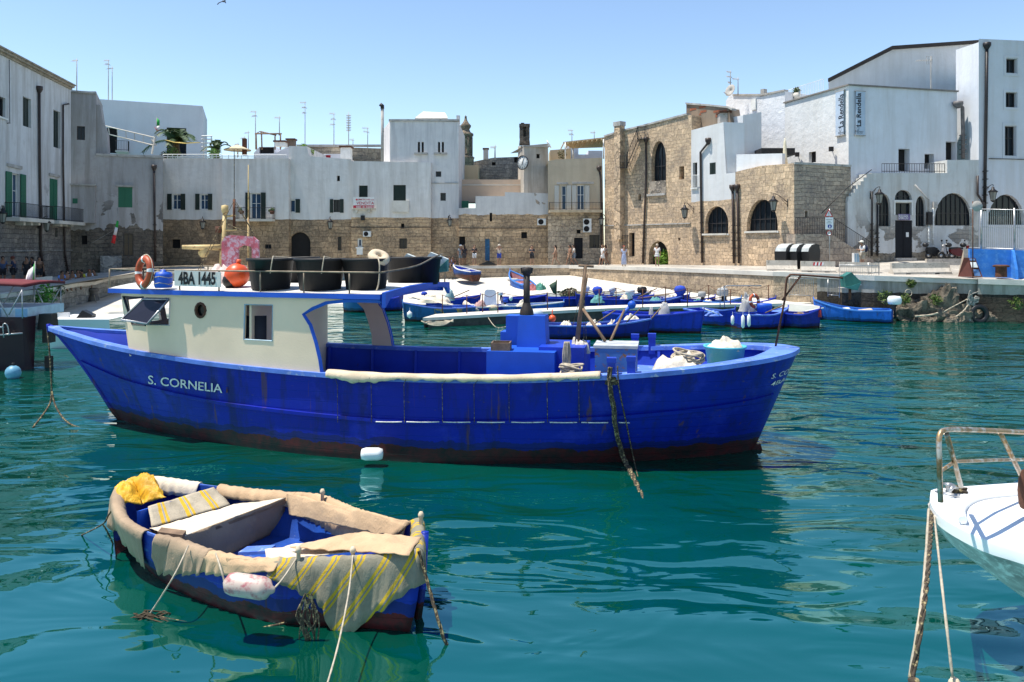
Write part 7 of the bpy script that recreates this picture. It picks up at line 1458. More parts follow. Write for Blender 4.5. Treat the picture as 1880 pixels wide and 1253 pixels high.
# rocks and weeds
M_rock = wall_mat('wet_rock', None, (.20,.165,.12), None, bw=9, bh=5, stone_dark=.30)
def rock(cx, ybase, D, w, dpt, h, seed, label, n=34):
    c = Wz(cx, ybase, 0); c = Vector((c.x, D, -.15)); mb = MB(); rows = []
    for i in range(15):
        f = i/14; row = []
        for k in range(n):
            q = 2*math.pi*k/n; rr_ = math.cos(f*math.pi/2)**.7; p = Vector((w*rr_*math.cos(q), dpt*rr_*math.sin(q), h*math.sin(f*math.pi/2))); s_ = Vector((p.x*1.6+seed, p.y*1.6, p.z*1.6))
            nn = noise.noise(s_)+.6*noise.noise(s_*2.3)+.45*abs(noise.noise(s_*5))+.25*noise.noise(s_*11); row.append(c+p*(1+.42*nn))
        rows.append(row)
    mb.grid(rows, close=True, smooth=False, uv=[[(p.x, p.z) for p in r_] for r_ in rows]); o = mb.build('rock', M_rock); return tag(o, label, 'rock')
rock(1655,583,45.6,1.25,.9,1.35,1,'pale pitted rock behind the outboard of the light blue skiff'); rock(1700,584,45.2,1.2,.9,1.75,5,'tall jagged rock with dark hollows under the quay blocks'); rock(1735,586,44.9,1.1,.8,1.2,9,'rock with a sloping face at the middle of the outcrop'); rock(1775,587,45.0,1.0,.6,.8,14,'low rock shelf beside the hanging ropes'); rock(1672,586,44.7,.8,.5,.5,19,'small low rock at the waterline beside the skiff stern'); rock(1728,589,44.2,.45,.35,.42,23,'round boulder at the waterline in front of the outcrop'); rock(1620,580,45.9,.8,.6,.75,29,'dark low rock in the corner by the steps')
for x, y, D, r_, lab in ((1660,549,44.6,.35,'green weed tuft on the pale pitted rock'),(1718,550,44.4,.35,'green weed tuft on the jagged rock'),(1625,545,45.2,.45,'dark green weeds hanging in the steps corner'),(1672,520,45.6,.28,'thin weeds growing between the quay blocks'),(1866,556,44.0,.4,'green weeds growing from the dark quay end at the photo edge')): leafball('weeds', P(x,y,D), r_, 130, (.08,.12,.02), lab, 'weeds', .1)
line([P(1785,545,44.6), P(1745,566,44.1), P(1733,573,44)], .03, M_rope, 'pale rope slanting from the quay corner to the rocks'); line([P(1783,552,44.5), P(1770,570,44.2), P(1755,582,44)], .035, M_rope, 'second thicker rope below the slanting one on the quay corner')
mb = MB(); rr_ = random.Random(8)
for i in range(16): a = P(1784+rr_.uniform(-3,8), 548+rr_.uniform(-6,6), 44.4); mb.tube(bez([a, a+Vector((rr_.uniform(-.3,.3),-.05,rr_.uniform(-.3,.3))), a+Vector((rr_.uniform(-.3,.3),0,-.2))], 4), .03, 5)
mb.tube(bez([P(1784,545,44.4), P(1778,565,44.4), P(1780,590,44.3)], 5), .07, 6); mb.tube(bez([P(1788,550,44.4), P(1786,575,44.4)], 5), .05, 6); mb.tube(bez([P(1796,536,44.6), P(1782,542,44.4), P(1779,552,44.4)], 5), .03, 6); tag(mb.build('rope_tangle', mat('grey_rope', (.30,.28,.24), .9, .4, 9, bump=.6)), 'bundle of grey ropes hanging on the quay corner', 'rope')
o = root('tyre_fender', P(1796,575,44.5), 'black tyre hanging on the dark quay end', 'tyre'); mb = MB(); torus(mb, P(1797,577,44.4), .42, .16, Matrix.Rotation(R(86),3,'X')); mb.build('ring', M_black, o)
o = root('rope_hoop', P(1668,544,44.6), 'hoop of pale hose hanging on the rocks', 'hose'); mb = MB(); torus(mb, P(1668,538,44.6), .19, .02, Matrix.Rotation(R(80),3,'X')); mb.build('ring', M_rope, o)
line([P(1680,581,44.2), P(1705,579,44), P(1722,575,43.9)], .05, M_rope, 'thick pale hose lying along the foot of the rocks')
# blue wall with mesh fence, post, A board, bollard
A, B = P(1781,511,45.9), P(2080,515,46.4)
r = root('blue_wall', (A+B)/2, 'bright blue painted wall with ribs beneath the mesh fence', 'wall'); mbw = mat('bright_blue_wall', (.035,.20,.62), .75, .25, 1.5, bump=.3, stain=(.10,.30,.65), sfac=(.5,.7))
# the wall is turned a little toward the west
B = P(2080,522,44.2); t = (B-A).normalized(); t.z = 0; n = Vector((t.y, -t.x, 0)).normalized(); h = zat(457,45.9)-A.z
q = [A, B, B+Vector((0,0,h)), A+Vector((0,0,h))]; mb = MB(); mb.prism(q, -n*.35); mb.build('wall_face', mbw, r)
for f in (.26,.62,.9):
    c = A.lerp(B, f); mb = MB(); mb.prism([c, c+n*.62, c+n*.55+Vector((0,0,h*.35)), c+n*.12+Vector((0,0,h*.96)), c+Vector((0,0,h))], t*.14); mb.build('buttress', mbw, r)
mb = MB(); c = A-t*.0; mb.prism([c-n*.3, c-n*1.3, c-n*.3+Vector((0,0,h))], -t*.25); mb.build('end_ramp', mat('tan_end', (.5,.4,.3), .9), r)
r = root('mesh_fence', A+Vector((0,0,h)), 'tall galvanised slatted fence on top of the bright blue wall', 'fence'); A2, B2 = A+Vector((0,0,h)), B+Vector((0,0,h)); hf = zat(383,46)-zat(457,46)
mb = MB(); L_ = (B2-A2).length
for i in range(int(L_/.11)):
    p = A2+t*(.05+i*.11); mb.box(p-n*.17+Vector((0,0,hf/2)), (.035,.01,hf-.1), math.atan2(t.y,t.x)+.5)
mb.build('slats', mat('galvanised_slats', (.42,.41,.38), .5, .25, 3, .3), r)
for i in range(3):
    p = A2+t*(.62+i*1.75); mb = MB(); mb.tube([p-n*.1-Vector((0,0,.2)), p-n*.1+Vector((0,0,hf))], .045, 6); mb.build('post', M_steel, r)
mb = MB(); mb.tube([A2-n*.15+Vector((0,0,hf-.03)), B2-n*.15+Vector((0,0,hf-.03))], .03, 5); mb.tube([A2-n*.15+Vector((0,0,.06)), B2-n*.15+Vector((0,0,.06))], .03, 5); mb.tube([A2-n*.15+Vector((0,0,hf*.55)), B2-n*.15+Vector((0,0,hf*.55))], .012, 4); mb.build('rails', M_steel, r)
p = P(1786,513,45.3); r = root('sign_post', p, 'tall thin post with the back of a round sign, beside the blue wall', 'sign'); mb = MB(); mb.tube([p, P(1786,370,45.3)], .03, 6); mb.build('post', M_rust, r); mb = MB(); mb.lathe([(.001,0),(.31,0),(.31,.02),(.001,.02)], P(1794,379,45.25), ry, 20, sx=1); mb.build('disc', M_conc, r)
# A-board
p = P(1779,508.5,45.6); r = root('a_board_sign', p, 'brown wooden A-board with blue and white pictures on the quay', 'sign'); u = 45.6/FX; M_bw = mat('red_brown_board', (.10,.025,.015), .6, .2, 3)
hh = 35*u; a0, a1 = Vector((p.x-15*u, 45.9, p.z)), Vector((p.x+1*u, 45.3, p.z)); b0, b1_ = Vector((p.x+3*u,45.9,p.z)), Vector((p.x+18*u,45.25,p.z)); tp = Vector((p.x-7*u, 45.75, p.z+hh)); tq = Vector((p.x+9*u, 45.5, p.z+hh-.02))
mb = MB(); mb.prism([a0, a1, tq.lerp(tp,.45), tp], (0,-.03,0)); mb.build('side_panel', M_bw, r); mb = MB(); mb.prism([a1, b1_, tq, tp.lerp(tq,.35)], (0,-.03,0)); mb.build('front_panel', M_bw, r)
def onb(fx, fy): lo = a1.lerp(b1_, fx); hi_ = tp.lerp(tq,.35).lerp(tq, fx); return lo.lerp(hi_, fy)+Vector((0,-.045,0))
mb = MB()
for fx0, fx1, fy0, fy1, mi in ((.15,.85,.86,.97,1),(.12,.88,.50,.78,0),(.2,.85,.06,.40,1)): mb.add([onb(fx0,fy0), onb(fx1,fy0), onb(fx1,fy1), onb(fx0,fy1)], [(0,1,2,3)], mi)
mb.build('picture', [M_white, mat('picture_blue', (.12,.22,.42), .5, .6, 12)], r)
c = P(1838,509,45.0); r = root('bollard', c, 'short rusty iron bollard with a wide cap at the quay edge', 'bollard'); mb = MB(); mb.lathe([(.30,0),(.29,.5),(.29,.56),(.42,.58),(.43,.66),(.30,.70),(.001,.71)], c, None, 20); mb.build('post', M_rust, r)
c = P(172,553,52.6); r = root('bollard', c, 'grey mushroom-headed bollard on the small landing at the left quay', 'bollard'); mb = MB(); mb.lathe([(.36,0),(.33,.25),(.24,.35),(.24,.60),(.34,.68),(.34,.80),(.25,.87),(.001,.9)], c, None, 18); mb.build('post', mat('grey_iron', (.13,.12,.11), .6, .4, 4), r)
line([c+Vector((-.3,-.2,.15)), c+Vector((-1.2,-.4,.0)), c+Vector((-2.0,-.8,-.25)), c+Vector((-3.2,-1.0,-.1))], .16, mat('canvas_hose', (.36,.29,.20), .9, .3, 3), 'thick canvas-wrapped hose trailing from the grey bollard', 'hose'); line([c+Vector((.2,-.3,.4)), c+Vector((1.0,-1.5,-.1)), c+Vector((2.0,-3.0,-.4))], .03, M_rope, 'thin line running from the grey bollard down the landing')
leafball('bush', P(83,548,42.3), .55, 330, (.06,.20,.02), 'bright green bush growing down the left sea wall', 'bush', .11, sq=1.5); leafball('weeds', P(108,535,45.5), .35, 110, (.07,.12,.04), 'pale weed tuft on the left sea wall', 'weeds', .09); leafball('weeds', P(97,575,43.5), .35, 120, (.07,.18,.03), 'low green weeds at the foot of the left sea wall', 'weeds', .09)
# parapet block and low wall on the left quay
r = root('parapet_block', P(60,530,44), 'long low pale stone parapet block on the left quay', 'wall'); mb = MB(); a, b_ = P(8,533,45), P(84,524,47.5); mb.prism([a, b_, b_+Vector((0,.7,0)), a+Vector((0,.7,0))], (0,0,.52)); mb.build('block', M_slip, r)
# litter bin, scooters
p = P(1571,497,49.4); r = root('litter_bin', p, 'pale blue and white box stand beside the man with backpack', 'bin'); mb = MB(); mb.box(p+Vector((0,0,.55)), (.34,.3,1.1)); mb.build('body', M_white, r); mb = MB(); [mb.box(p+Vector((dx,-.155,.55)), (.06,.01,1.0)) for dx in (-.09,.03,.12)]; mb.build('stripe', mat('pale_blue_print', (.25,.45,.60), .6), r)
def scooter(x, y, D, label, flip=1, col=None):
    c = P(x, y, D); r = root('scooter', c, label, 'scooter', 'scooters parked by the arcade'); f = flip; col = col or M_black
    def v(a, b, cc=0): return c+Vector((a*f, cc, b))
    for wx in (-.62,.62):
        mb = MB(); torus(mb, v(wx,.27), .20, .065, Matrix.Rotation(R(90),3,'X'), 18, 6); w = mb.build('wheel', M_black, r); mb = MB(); mb.lathe([(.001,-.03),(.13,-.03),(.13,.03),(.001,.03)], v(wx,.27), ry, 10); mb.build('rim', M_steel, w)
    mb = MB(); mb.prism([v(-.75,.45,-.14), v(-.8,.68,-.14), v(-.2,.78,-.14), v(.02,.62,-.14), v(.1,.36,-.14), v(.42,.36,-.14), v(.55,.55,-.14), v(.48,.95,-.14), v(.40,.95,-.14), v(.34,.42,-.14), v(.30,.22,-.14), v(-.3,.22,-.14)], (0,.28,0)); mb.build('body', col, r)
    mb = MB(); mb.prism([v(-.8,.70,-.13), v(-.75,.82,-.13), v(-.3,.84,-.13), v(-.05,.74,-.13), v(-.15,.68,-.13)], (0,.26,0)); mb.build('saddle', M_black, r)
    mb = MB(); mb.tube([v(.62,.27), v(.46,1.02)], .03, 6); mb.tube([v(.42,1.04,-.3), v(.46,1.0,0), v(.42,1.04,.3)], .02, 5); mb.ball(v(.50,.92), .09, 8); mb.build('handlebar', M_steel, r)
    mb = MB(); [ (mb.tube([v(.42,1.04,s_*.25), v(.40,1.26,s_*.3)], .01, 4), mb.ball(v(.40,1.28,s_*.3), .07, 8, sx=.4)) for s_ in (-1,1)]; mb.build('mirror', M_black, r)
    mb = MB(); mb.ball(v(-.85,.98), .2, 10, sx=1, sz=.8); mb.build('top_box', M_black, r)
scooter(1722,476.5,53.4,'black scooter with a top box, first from the black door',1); scooter(1745,477,52.8,'black scooter with silver fairing in the middle of the group',-1,mat('silver_panel', (.30,.30,.32), .3, .1, 2, .4)); scooter(1765,477,52.6,'dark red-tailed scooter next to the blue wall',1,mat('dark_red_panel', (.10,.01,.012), .35))
# ---------------------------------------------------------------- people
SK = mat('skin', (.36,.20,.13), .6, .1, 3); SKD = mat('tanned_skin', (.24,.12,.07), .6, .1, 3)
def skin_mesh(name, pts, edges, rads, m, parent, M, sub=1):
    me = bpy.data.meshes.new(name); me.from_pydata([tuple(M @ Vector(p)) for p in pts], edges, []); me.materials.append(m); o = bpy.data.objects.new(name, me); COL.objects.link(o)
    sm = o.modifiers.new('skin', 'SKIN'); sm.use_smooth_shade = True
    for i, r_ in enumerate(rads): sv = me.skin_vertices[0].data[i]; sv.radius = (r_, r_) if not isinstance(r_, tuple) else r_; sv.use_root = i == 0
    if sub: o.modifiers.new('subsurf', 'SUBSURF').levels = sub; o.modifiers[-1].render_levels = sub
    if parent: o.parent = parent; MW[o.name] = mw(parent)
    return o
def person(x, y, D, label, pose='stand', top=(.5,.5,.5), legs=(.1,.1,.15), hair=(.02,.012,.01), face=0.0, hat=None, skin=None, dress=0, H_=1.70, long_hair=False, group=None, bare=False):
    """face: the heading in degrees, 0 looks at the camera's side (-Y), 90 to +X"""
    c = P(x, y, D); rz = R(face); r = root('person', c, label, 'person', group, rz); k = H_/1.70; J = {}
    J = dict(pel=(0,0,.93), bel=(0,.0,1.08), che=(0,0,1.30), neck=(0,0,1.47), head=(0,-.02,1.60), ls=(-.17,0,1.40), rs=(.17,0,1.40), le=(-.23,.02,1.13), re=(.23,.02,1.13), lw=(-.24,-.06,.90), rw=(.24,-.06,.90), lh=(-.24,-.09,.81), rh=(.24,-.09,.81),
             lhip=(-.09,0,.90), rhip=(.09,0,.90), lk=(-.10,-.02,.50), rk=(.10,-.02,.50), la=(-.10,.02,.09), ra=(.10,.02,.09), lf=(-.11,-.14,.03), rf=(.11,-.14,.03))
    if pose == 'walk': J.update(lk=(-.09,-.20,.52), la=(-.10,-.26,.12), lf=(-.10,-.40,.05), rk=(.09,.06,.50), ra=(.10,.34,.16), rf=(.10,.24,.03), le=(-.22,.12,1.15), lw=(-.22,.06,.92), lh=(-.22,.03,.85), re=(.22,-.08,1.14), rw=(.22,-.26,.98), rh=(.21,-.33,.94))
    if pose == 'photo': J.update(le=(-.26,-.20,1.30), re=(.26,-.20,1.30), lw=(-.09,-.32,1.52), rw=(.09,-.32,1.52), lh=(-.05,-.33,1.60), rh=(.05,-.33,1.60))
    if pose == 'phone': J.update(le=(-.22,-.04,1.14), re=(.22,-.04,1.14), lw=(-.10,-.30,1.18), rw=(.10,-.30,1.18), lh=(-.03,-.36,1.22), rh=(.03,-.36,1.22), head=(0,-.07,1.59))
    if pose == 'sit':
        for j in ('pel','bel','che','neck','head','ls','rs','le','re','lw','rw','lh','rh','lhip','rhip'): J[j] = (J[j][0], J[j][1]+(.10 if j in ('pel','lhip','rhip') else 0), J[j][2]-.90)
        J.update(lk=(-.12,-.42,.03), rk=(.12,-.42,.03), la=(-.12,-.45,-.40), ra=(.12,-.45,-.40), lf=(-.12,-.60,-.45), rf=(.12,-.60,-.45), che=(0,-.06,.40), neck=(0,-.10,.56), head=(0,-.14,.69), ls=(-.17,-.06,.50), rs=(.17,-.06,.50), le=(-.22,-.12,.26), re=(.22,-.12,.26), lw=(-.14,-.34,.12), rw=(.14,-.34,.12), lh=(-.10,-.40,.09), rh=(.10,-.40,.09))
    for j in J: J[j] = Vector(J[j])*k
    M = Matrix.Identity(4)
    names = ['pel','bel','che','neck','head','ht','ls','le','lw','lh','rs','re','rw','rh','lhip','lk','la','lf','rhip','rk','ra','rf']; J['ht'] = J['head']+Vector((0,0,.11*k))
    rad = dict(pel=.135, bel=.115, che=.14, neck=.055, head=.095, ht=.075, ls=.058, le=.042, lw=.030, lh=.034, rs=.058, re=.042, rw=.030, rh=.034, lhip=.088, lk=.058, la=.040, lf=.036, rhip=.088, rk=.058, ra=.040, rf=.036)
    idx = {n_: i for i, n_ in enumerate(names)}; ed = [('pel','bel'),('bel','che'),('che','neck'),('neck','head'),('head','ht'),('che','ls'),('ls','le'),('le','lw'),('lw','lh'),('che','rs'),('rs','re'),('re','rw'),('rw','rh'),('pel','lhip'),('lhip','lk'),('lk','la'),('la','lf'),('pel','rhip'),('rhip','rk'),('rk','ra'),('ra','rf')]
    sk = skin or SK; skin_mesh('body', [J[n_] for n_ in names], [(idx[a], idx[b]) for a, b in ed], [rad[n_]*k for n_ in names], sk, r, M)
    def cm(col, rough=.85): return mat('cloth_%02d%02d%02d' % tuple(int(c_*99) for c_ in col), col, rough, .15, 4, bump=.2)
    if not bare:
        tn = ['bel','che','ls','le2','rs','re2','pel2']; J['le2'] = J['ls'].lerp(J['le'], .75); J['re2'] = J['rs'].lerp(J['re'], .75); J['pel2'] = J['pel'].lerp(J['bel'], .2)
        ti = {n_: i for i, n_ in enumerate(tn)}; skin_mesh('shirt', [J[n_] for n_ in tn], [(ti[a], ti[b]) for a, b in (('pel2','bel'),('bel','che'),('che','ls'),('ls','le2'),('che','rs'),('rs','re2'))], [.135*k,.158*k,.075*k,.062*k,.075*k,.062*k,.15*k], cm(top), r, M)
    if dress:
        mb = MB(); b_ = J['pel']+Vector((0,0,.12*k)); mb.lathe([(.15*k,0),(.19*k,-.2*k),(.24*k,-dress*k),(.22*k,-dress*k)], b_, None, 12, sy=.8); mb.build('skirt', cm(legs), r, world=False)
    else:
        ln = ['pel','lhip','lt','rhip','rt']; f_ = .85; J['lt'] = J['lhip'].lerp(J['lk'], f_); J['rt'] = J['rhip'].lerp(J['rk'], f_); li = {n_: i for i, n_ in enumerate(ln)}
        skin_mesh('shorts', [J[n_] for n_ in ln], [(li[a], li[b]) for a, b in (('pel','lhip'),('lhip','lt'),('pel','rhip'),('rhip','rt'))], [.155*k,.112*k,.085*k,.112*k,.085*k], cm(legs), r, M)
    mb = MB(); h0 = J['head']+Vector((0,.02*k,.045*k)); mb.ball(h0, .108*k, 12, sx=.95, sy=1.05, sz=1.0); 
    if long_hair: mb.ball(J['neck']+Vector((0,.07*k,.03*k)), .10*k, 10, sz=1.8, sy=.6)
    mb.build('hair', cm(hair), r, world=False)
    mb = MB(); f_ = J['head']+Vector((0,-.085*k,.01*k)); mb.ball(f_+Vector((0,-.022*k,-.005*k)), .02*k, 6); mb.build('nose', sk, r, world=False)
    mb = MB(); mb.ball(J['head']+Vector((0,-.045*k,.0)), .078*k, 10, sz=1.15, sx=.9); mb.build('face', sk, r, world=False)
    if hat: mb = MB(); mb.ball(h0+Vector((0,0,.03*k)), .118*k, 12, sz=.85); mb.lathe([(.11*k,0),(.17*k,-.01*k),(.17*k,.005*k),(.10*k,.02*k)], h0+Vector((0,-.03*k,.02*k)), None, 14); mb.build('hat', cm(hat), r, world=False)
    return r, c, k
WT, DK, GY = (.66,.64,.62), (.02,.02,.025), (.25,.25,.26)
person(657,484,68,'person in white shirt by the stone wall, half hidden by the tyre fender','sit',WT,GY,face=10,skin=SKD); person(664,484,68.5,'person in pale top close beside the white-shirted one','sit',(.5,.42,.45),GY,face=-20)
person(719,488,67.5,'dark-haired person behind the black tubs','sit',(.08,.07,.07),DK,face=0); person(753.5,488,67.5,'person in white cap behind the black tubs','sit',(.3,.3,.33),DK,face=0,hat=WT)
person(817,489,67.5,'person in dark clothes at the seated shaded group, west end','sit',(.05,.05,.08),DK,face=20,skin=SKD); person(825,489,67.2,'person in violet top in the seated shaded group','sit',(.30,.28,.42),DK,face=0,skin=SKD); person(833,489,67.6,'person in dark red top in the seated shaded group','sit',(.14,.05,.05),DK,face=-15,skin=SKD)
person(845.5,487,67.4,'person in white sun hat and grey shorts','stand',(.30,.32,.34),(.22,.26,.30),face=30,hat=WT); person(852.5,487,67.2,'long-haired person in a black top beside the white sun hat','stand',(.03,.025,.03),(.06,.05,.05),face=200,long_hair=True,skin=SKD)
person(871,487,67.2,'person in black T-shirt and white shorts','phone',DK,(.62,.62,.62),face=5); person(916.5,487.5,67.0,'person in beige shirt and blue shorts taking a photo','photo',(.52,.45,.38),(.02,.05,.30),face=0,hat=(.55,.5,.42),H_=1.74)
person(976.5,488,66.8,'person in dark vest with white sleeves','phone',(.05,.05,.06),(.02,.02,.025),face=0); person(1020,488,66.4,'person walking in a beige swimsuit with long dark hair','walk',(.42,.26,.18),(.30,.18,.12),face=-90,long_hair=True)
person(1046.5,487.5,66.3,'person walking in a brown top with a tan bag','walk',(.28,.15,.10),(.35,.22,.15),face=-70,long_hair=True,skin=SKD); person(1053.5,487.5,66.6,'person walking close behind in white top and denim shorts','walk',(.55,.53,.50),(.18,.22,.28),face=-80,long_hair=True)
person(1106.5,488.5,64.5,'person in a short white dress walking by the drainpipe','walk',WT,WT,face=-60,dress=.42,hair=(.10,.05,.02)); person(1111.5,488,65.5,'dark-haired person just behind the white dress','walk',(.10,.08,.07),(.20,.12,.09),face=-60,long_hair=True,skin=SKD)
person(1145.5,490.5,60.3,'person in a long blue and white dress with red hair','stand',(.45,.48,.62),(.40,.45,.62),face=10,dress=.85,hair=(.25,.04,.02),H_=1.62); person(1206.5,489.5,59.5,'person in a white outfit in front of the low arch','stand',WT,WT,face=160,dress=.30,H_=1.68,hair=(.45,.38,.3))
pr, pc_, k_ = person(1583.5,494.8,48.6,'person in white T-shirt and beige trousers looking at a phone','phone',WT,(.42,.36,.28),face=-80,hat=(.6,.58,.52),H_=1.74)
mb = MB(); q = pc_+Vector((.21,.02,1.27)); mb.ball(q, .17, 12, sx=.75, sy=.9, sz=1.35); tag(mb.build('backpack', mat('navy_backpack', (.012,.018,.05), .8)), 'dark navy backpack on the back of the person with the phone', 'backpack')
for x, y, D, lab, pose, top, fc in ((5,524,47,'person in blue jeans jacket at the photo edge on the left quay','stand',(.05,.08,.16),40),(25,524,46.5,'person in a dark navy dress with reddish hair on the left quay','phone',(.02,.03,.07),-80),(49,524,47.5,'person in black with a hand on hip, under the left downpipe','stand',(.02,.02,.025),10),(59,524,48.2,'tall person in dark blue beside the one in black','stand',(.02,.025,.06),-20),(72,524,47.8,'person in brown, last of the standing group under the left house','stand',(.10,.05,.03),30)):
    person(x, y, D, lab, pose, top, DK, face=fc, skin=SKD, hair=(.12,.03,.02) if x == 25 else (.02,.012,.01))
for x, y, D, lab, top, fc in ((112,521.5,49.2,'person in a bright blue shirt sitting on the left sea wall',(.10,.24,.62),60),(122,520.5,50.0,'person in brown with pale legs dangling over the left sea wall',(.12,.07,.05),50),(132,519.5,50.8,'person in a pale blue top sitting in the row on the sea wall',(.35,.48,.62),40),(142,518.5,51.4,'person in a dark brown shirt leaning on the sea wall',(.09,.045,.03),40),(153,518,52.2,'person in a yellow top sitting on the sea wall',(.45,.42,.04),-30),(164,517,53.0,'person in a white top with reddish hair on the sea wall',(.58,.60,.66),30),(173,516,53.8,'person in a grey-green top, last on the sea wall',(.18,.18,.14),10)):
    person(x, y, D, lab, 'sit', top, DK, face=fc, skin=SKD if x not in (122,) else SK, hair=(.16,.04,.02) if x == 164 else (.02,.012,.01))
mb = MB(); mb.prism([P(878,487,66.9), P(912,487,66.9), P(905,483,66.9), P(897,479,66.9)], (0,1.0,0)); tag(mb.build('tarpaulin', M_black), 'low dark tarpaulin lying by the foot of the far stone wall', 'tarpaulin')
# ---------------------------------------------------------------- left-hand boats
mb = MB(); r = root('cabin_boat', P(20,600,28), 'dark maroon boat with a bimini canopy and black outboard at the photo edge', 'boat'); D_ = 27.5
hs_ = [P(-170,588,D_), P(93,588,D_), P(93,560+30,D_)]; zt_ = zat(580,D_)
q = lambda x, D: P(x, 500, D).x
mb.grid([[Vector((q(-170,D_),D_-.6,zt_)), Vector((q(60,D_),D_-.6,zt_)), Vector((q(66,D_),D_,zt_)), Vector((q(66,D_+1.9),D_+1.6,zt_)), Vector((q(-170,D_+2),D_+2,zt_))], [Vector((q(-170,D_),D_-.3,-.2)), Vector((q(56,D_),D_-.3,-.2)), Vector((q(62,D_),D_,-.2)), Vector((q(62,D_+1.9),D_+1.3,-.2)), Vector((q(-170,D_+2),D_+1.7,-.2))]], smooth=False); mb.build('hull', mat('maroon_hull', (.030,.008,.014), .3, .2, 1), r)
mb = MB(); mb.box((q(-55,D_), D_+.7, zat(572,D_)), (q(64,D_)-q(-170,D_), 2.3, .32)); mb.build('cockpit', mat('white_cockpit', (.55,.60,.66), .5), r)
mb = MB(); mb.box((q(-6,D_), D_-.55, zat(573,D_)), (.9,.12,.28)); mb.box((q(54,D_), D_-.45, zat(573,D_)), (.35,.12,.28)); mb.build('cushion', mat('pale_blue_cushion', (.25,.42,.62), .7), r)
mb = MB(); mb.grid([[Vector((q(x,D_),D_+dy,zat(524-4*math.cos((x+20)/60)-(3 if 0 < j < 3 else 0),D_))) for x in (-170,-90,-30,10,40,58,66)] for j, dy in enumerate((-.6,.2,1.0,1.8))]); mb.build('bimini_top', mat('maroon_canvas', (.13,.012,.018), .8, .2, 2, bump=.3), r, thick=.10)
mb = MB()
for dy in (-.6,1.7):
    for a, b_ in (((10,580),(8,530)),((34,580),(10,532)),((36,576),(60,532)),((61,582),(60,530)),((-60,580),(-30,528))): mb.tube([Vector((q(a[0],D_),D_+dy,zat(a[1],D_))), Vector((q(b_[0],D_),D_+dy,zat(b_[1],D_)))], .022, 5)
mb.build('bimini_frame', M_steel, r)
mb = MB(); c = Vector((q(79,D_),D_+.3,0)); mb.box(c+Vector((0,0,zat(592,D_))), (.52,.42,.55), taper=.85); mb.box(c+Vector((.03,0,zat(615,D_))), (.30,.3,.6)); mb.box(c+Vector((.03,0,.05)), (.2,.2,.7)); mb.build('outboard_motor', M_black, r)
mb = MB()
for x in (10,31): mb.tube(bez([Vector((q(x,D_),D_-.7,zat(616,D_))), Vector((q(x,D_),D_-.75,zat(594,D_))), Vector((q(x+5,D_),D_-.75,zat(591,D_))), Vector((q(x+8,D_),D_-.72,zat(598,D_))), Vector((q(x+9,D_),D_-.7,zat(612,D_)))], 4), .022, 6)
mb.tube([Vector((q(12,D_),D_-.75,zat(597,D_))), Vector((q(33,D_),D_-.75,zat(597,D_)))], .03, 5); mb.tube([Vector((q(2,D_),D_-.7,zat(613,D_))), Vector((q(64,D_),D_-.7,zat(608,D_)))], .03, 5); mb.build('swim_ladder', M_steel, r)
p = P(24,628,25.5); mb = MB(); p.z = .18; mb.ball(p, .24, 16); o = root('mooring_buoy', p, 'pale blue round buoy floating under the swim ladder', 'buoy'); mb.build('body', mat('pale_blue_buoy', (.12,.30,.42), .45, .2, 3), o); mb = MB(); mb.tube([p+Vector((0,0,.22)), p+Vector((0,0,.32))], .04, 6); mb.build('eye', M_black, o)
G_, W_, R_ = mat('flag_green', (.02,.30,.05), .8, .1), mat('flag_white', (.70,.66,.66), .8, .1), mat('flag_red', (.60,.03,.03), .8, .1)
def flag(label, pts, pole, bands, thick=.015):
    """pts: rows of points across the bands"""
    o = root('flag', pole[0], label, 'flag'); mb = MB()
    for i in range(len(pts)-1): mb.grid([pts[i], pts[i+1]], m=bands[i])
    mb.build('cloth', [G_, W_, R_], o, thick=thick); mb = MB(); mb.tube(pole, .02, 5); mb.build('pole', M_conc, o)
Df = 28.3; F = lambda x, y, dy=0: P(x, y, Df)+Vector((0,dy,0))
flag('Italian tricolour hanging on the maroon boat stern', [[F(64,482),F(64,500),F(63,522)],[F(60,489,.05),F(60,506,.05),F(57,523,.05)],[F(53,496,.0),F(52,510,.0),F(48,523,0)],[F(47,507,.05),F(46,514,.05),F(45,522,.05)]], [F(64,530), F(64.5,480)], [0,1,1])
flag('Italian tricolour hanging from the corner house wall', [[f2.pt(218,407,1.0),f2.pt(214.5,405,1.1)],[f2.pt(216.5,419,1.0),f2.pt(211.5,417,1.15)],[f2.pt(213.5,433,1.0),f2.pt(208,431,1.1)],[f2.pt(211,448,1.0),f2.pt(204,446,1.1)]], [f2.pt(217,409,1.0), f2.pt(216,382,.05)], [0,1,2])
mb = MB(); mb.tube([f2.pt(207,424,1.0), f2.pt(170,446,.1)], .012, 4); tag(mb.build('cable', M_conc), 'thin cord slanting from the hanging flag to the corner house wall', 'cable')
Df2 = 63; F = lambda x, y, dy=0: P(x, y, Df2)+Vector((0,dy,0))
flag('Italian tricolour on a pole at the corner of the roof terrace', [[F(288,217),F(293,221)],[F(288,232),F(293,231)],[F(286,235),F(292,239)],[F(283,238),F(289,242)]][0:2]+[[F(287,238),F(292,240)],[F(283,232),F(287,240)]], [F(286,260), F(287.5,215)], [0,1,2])
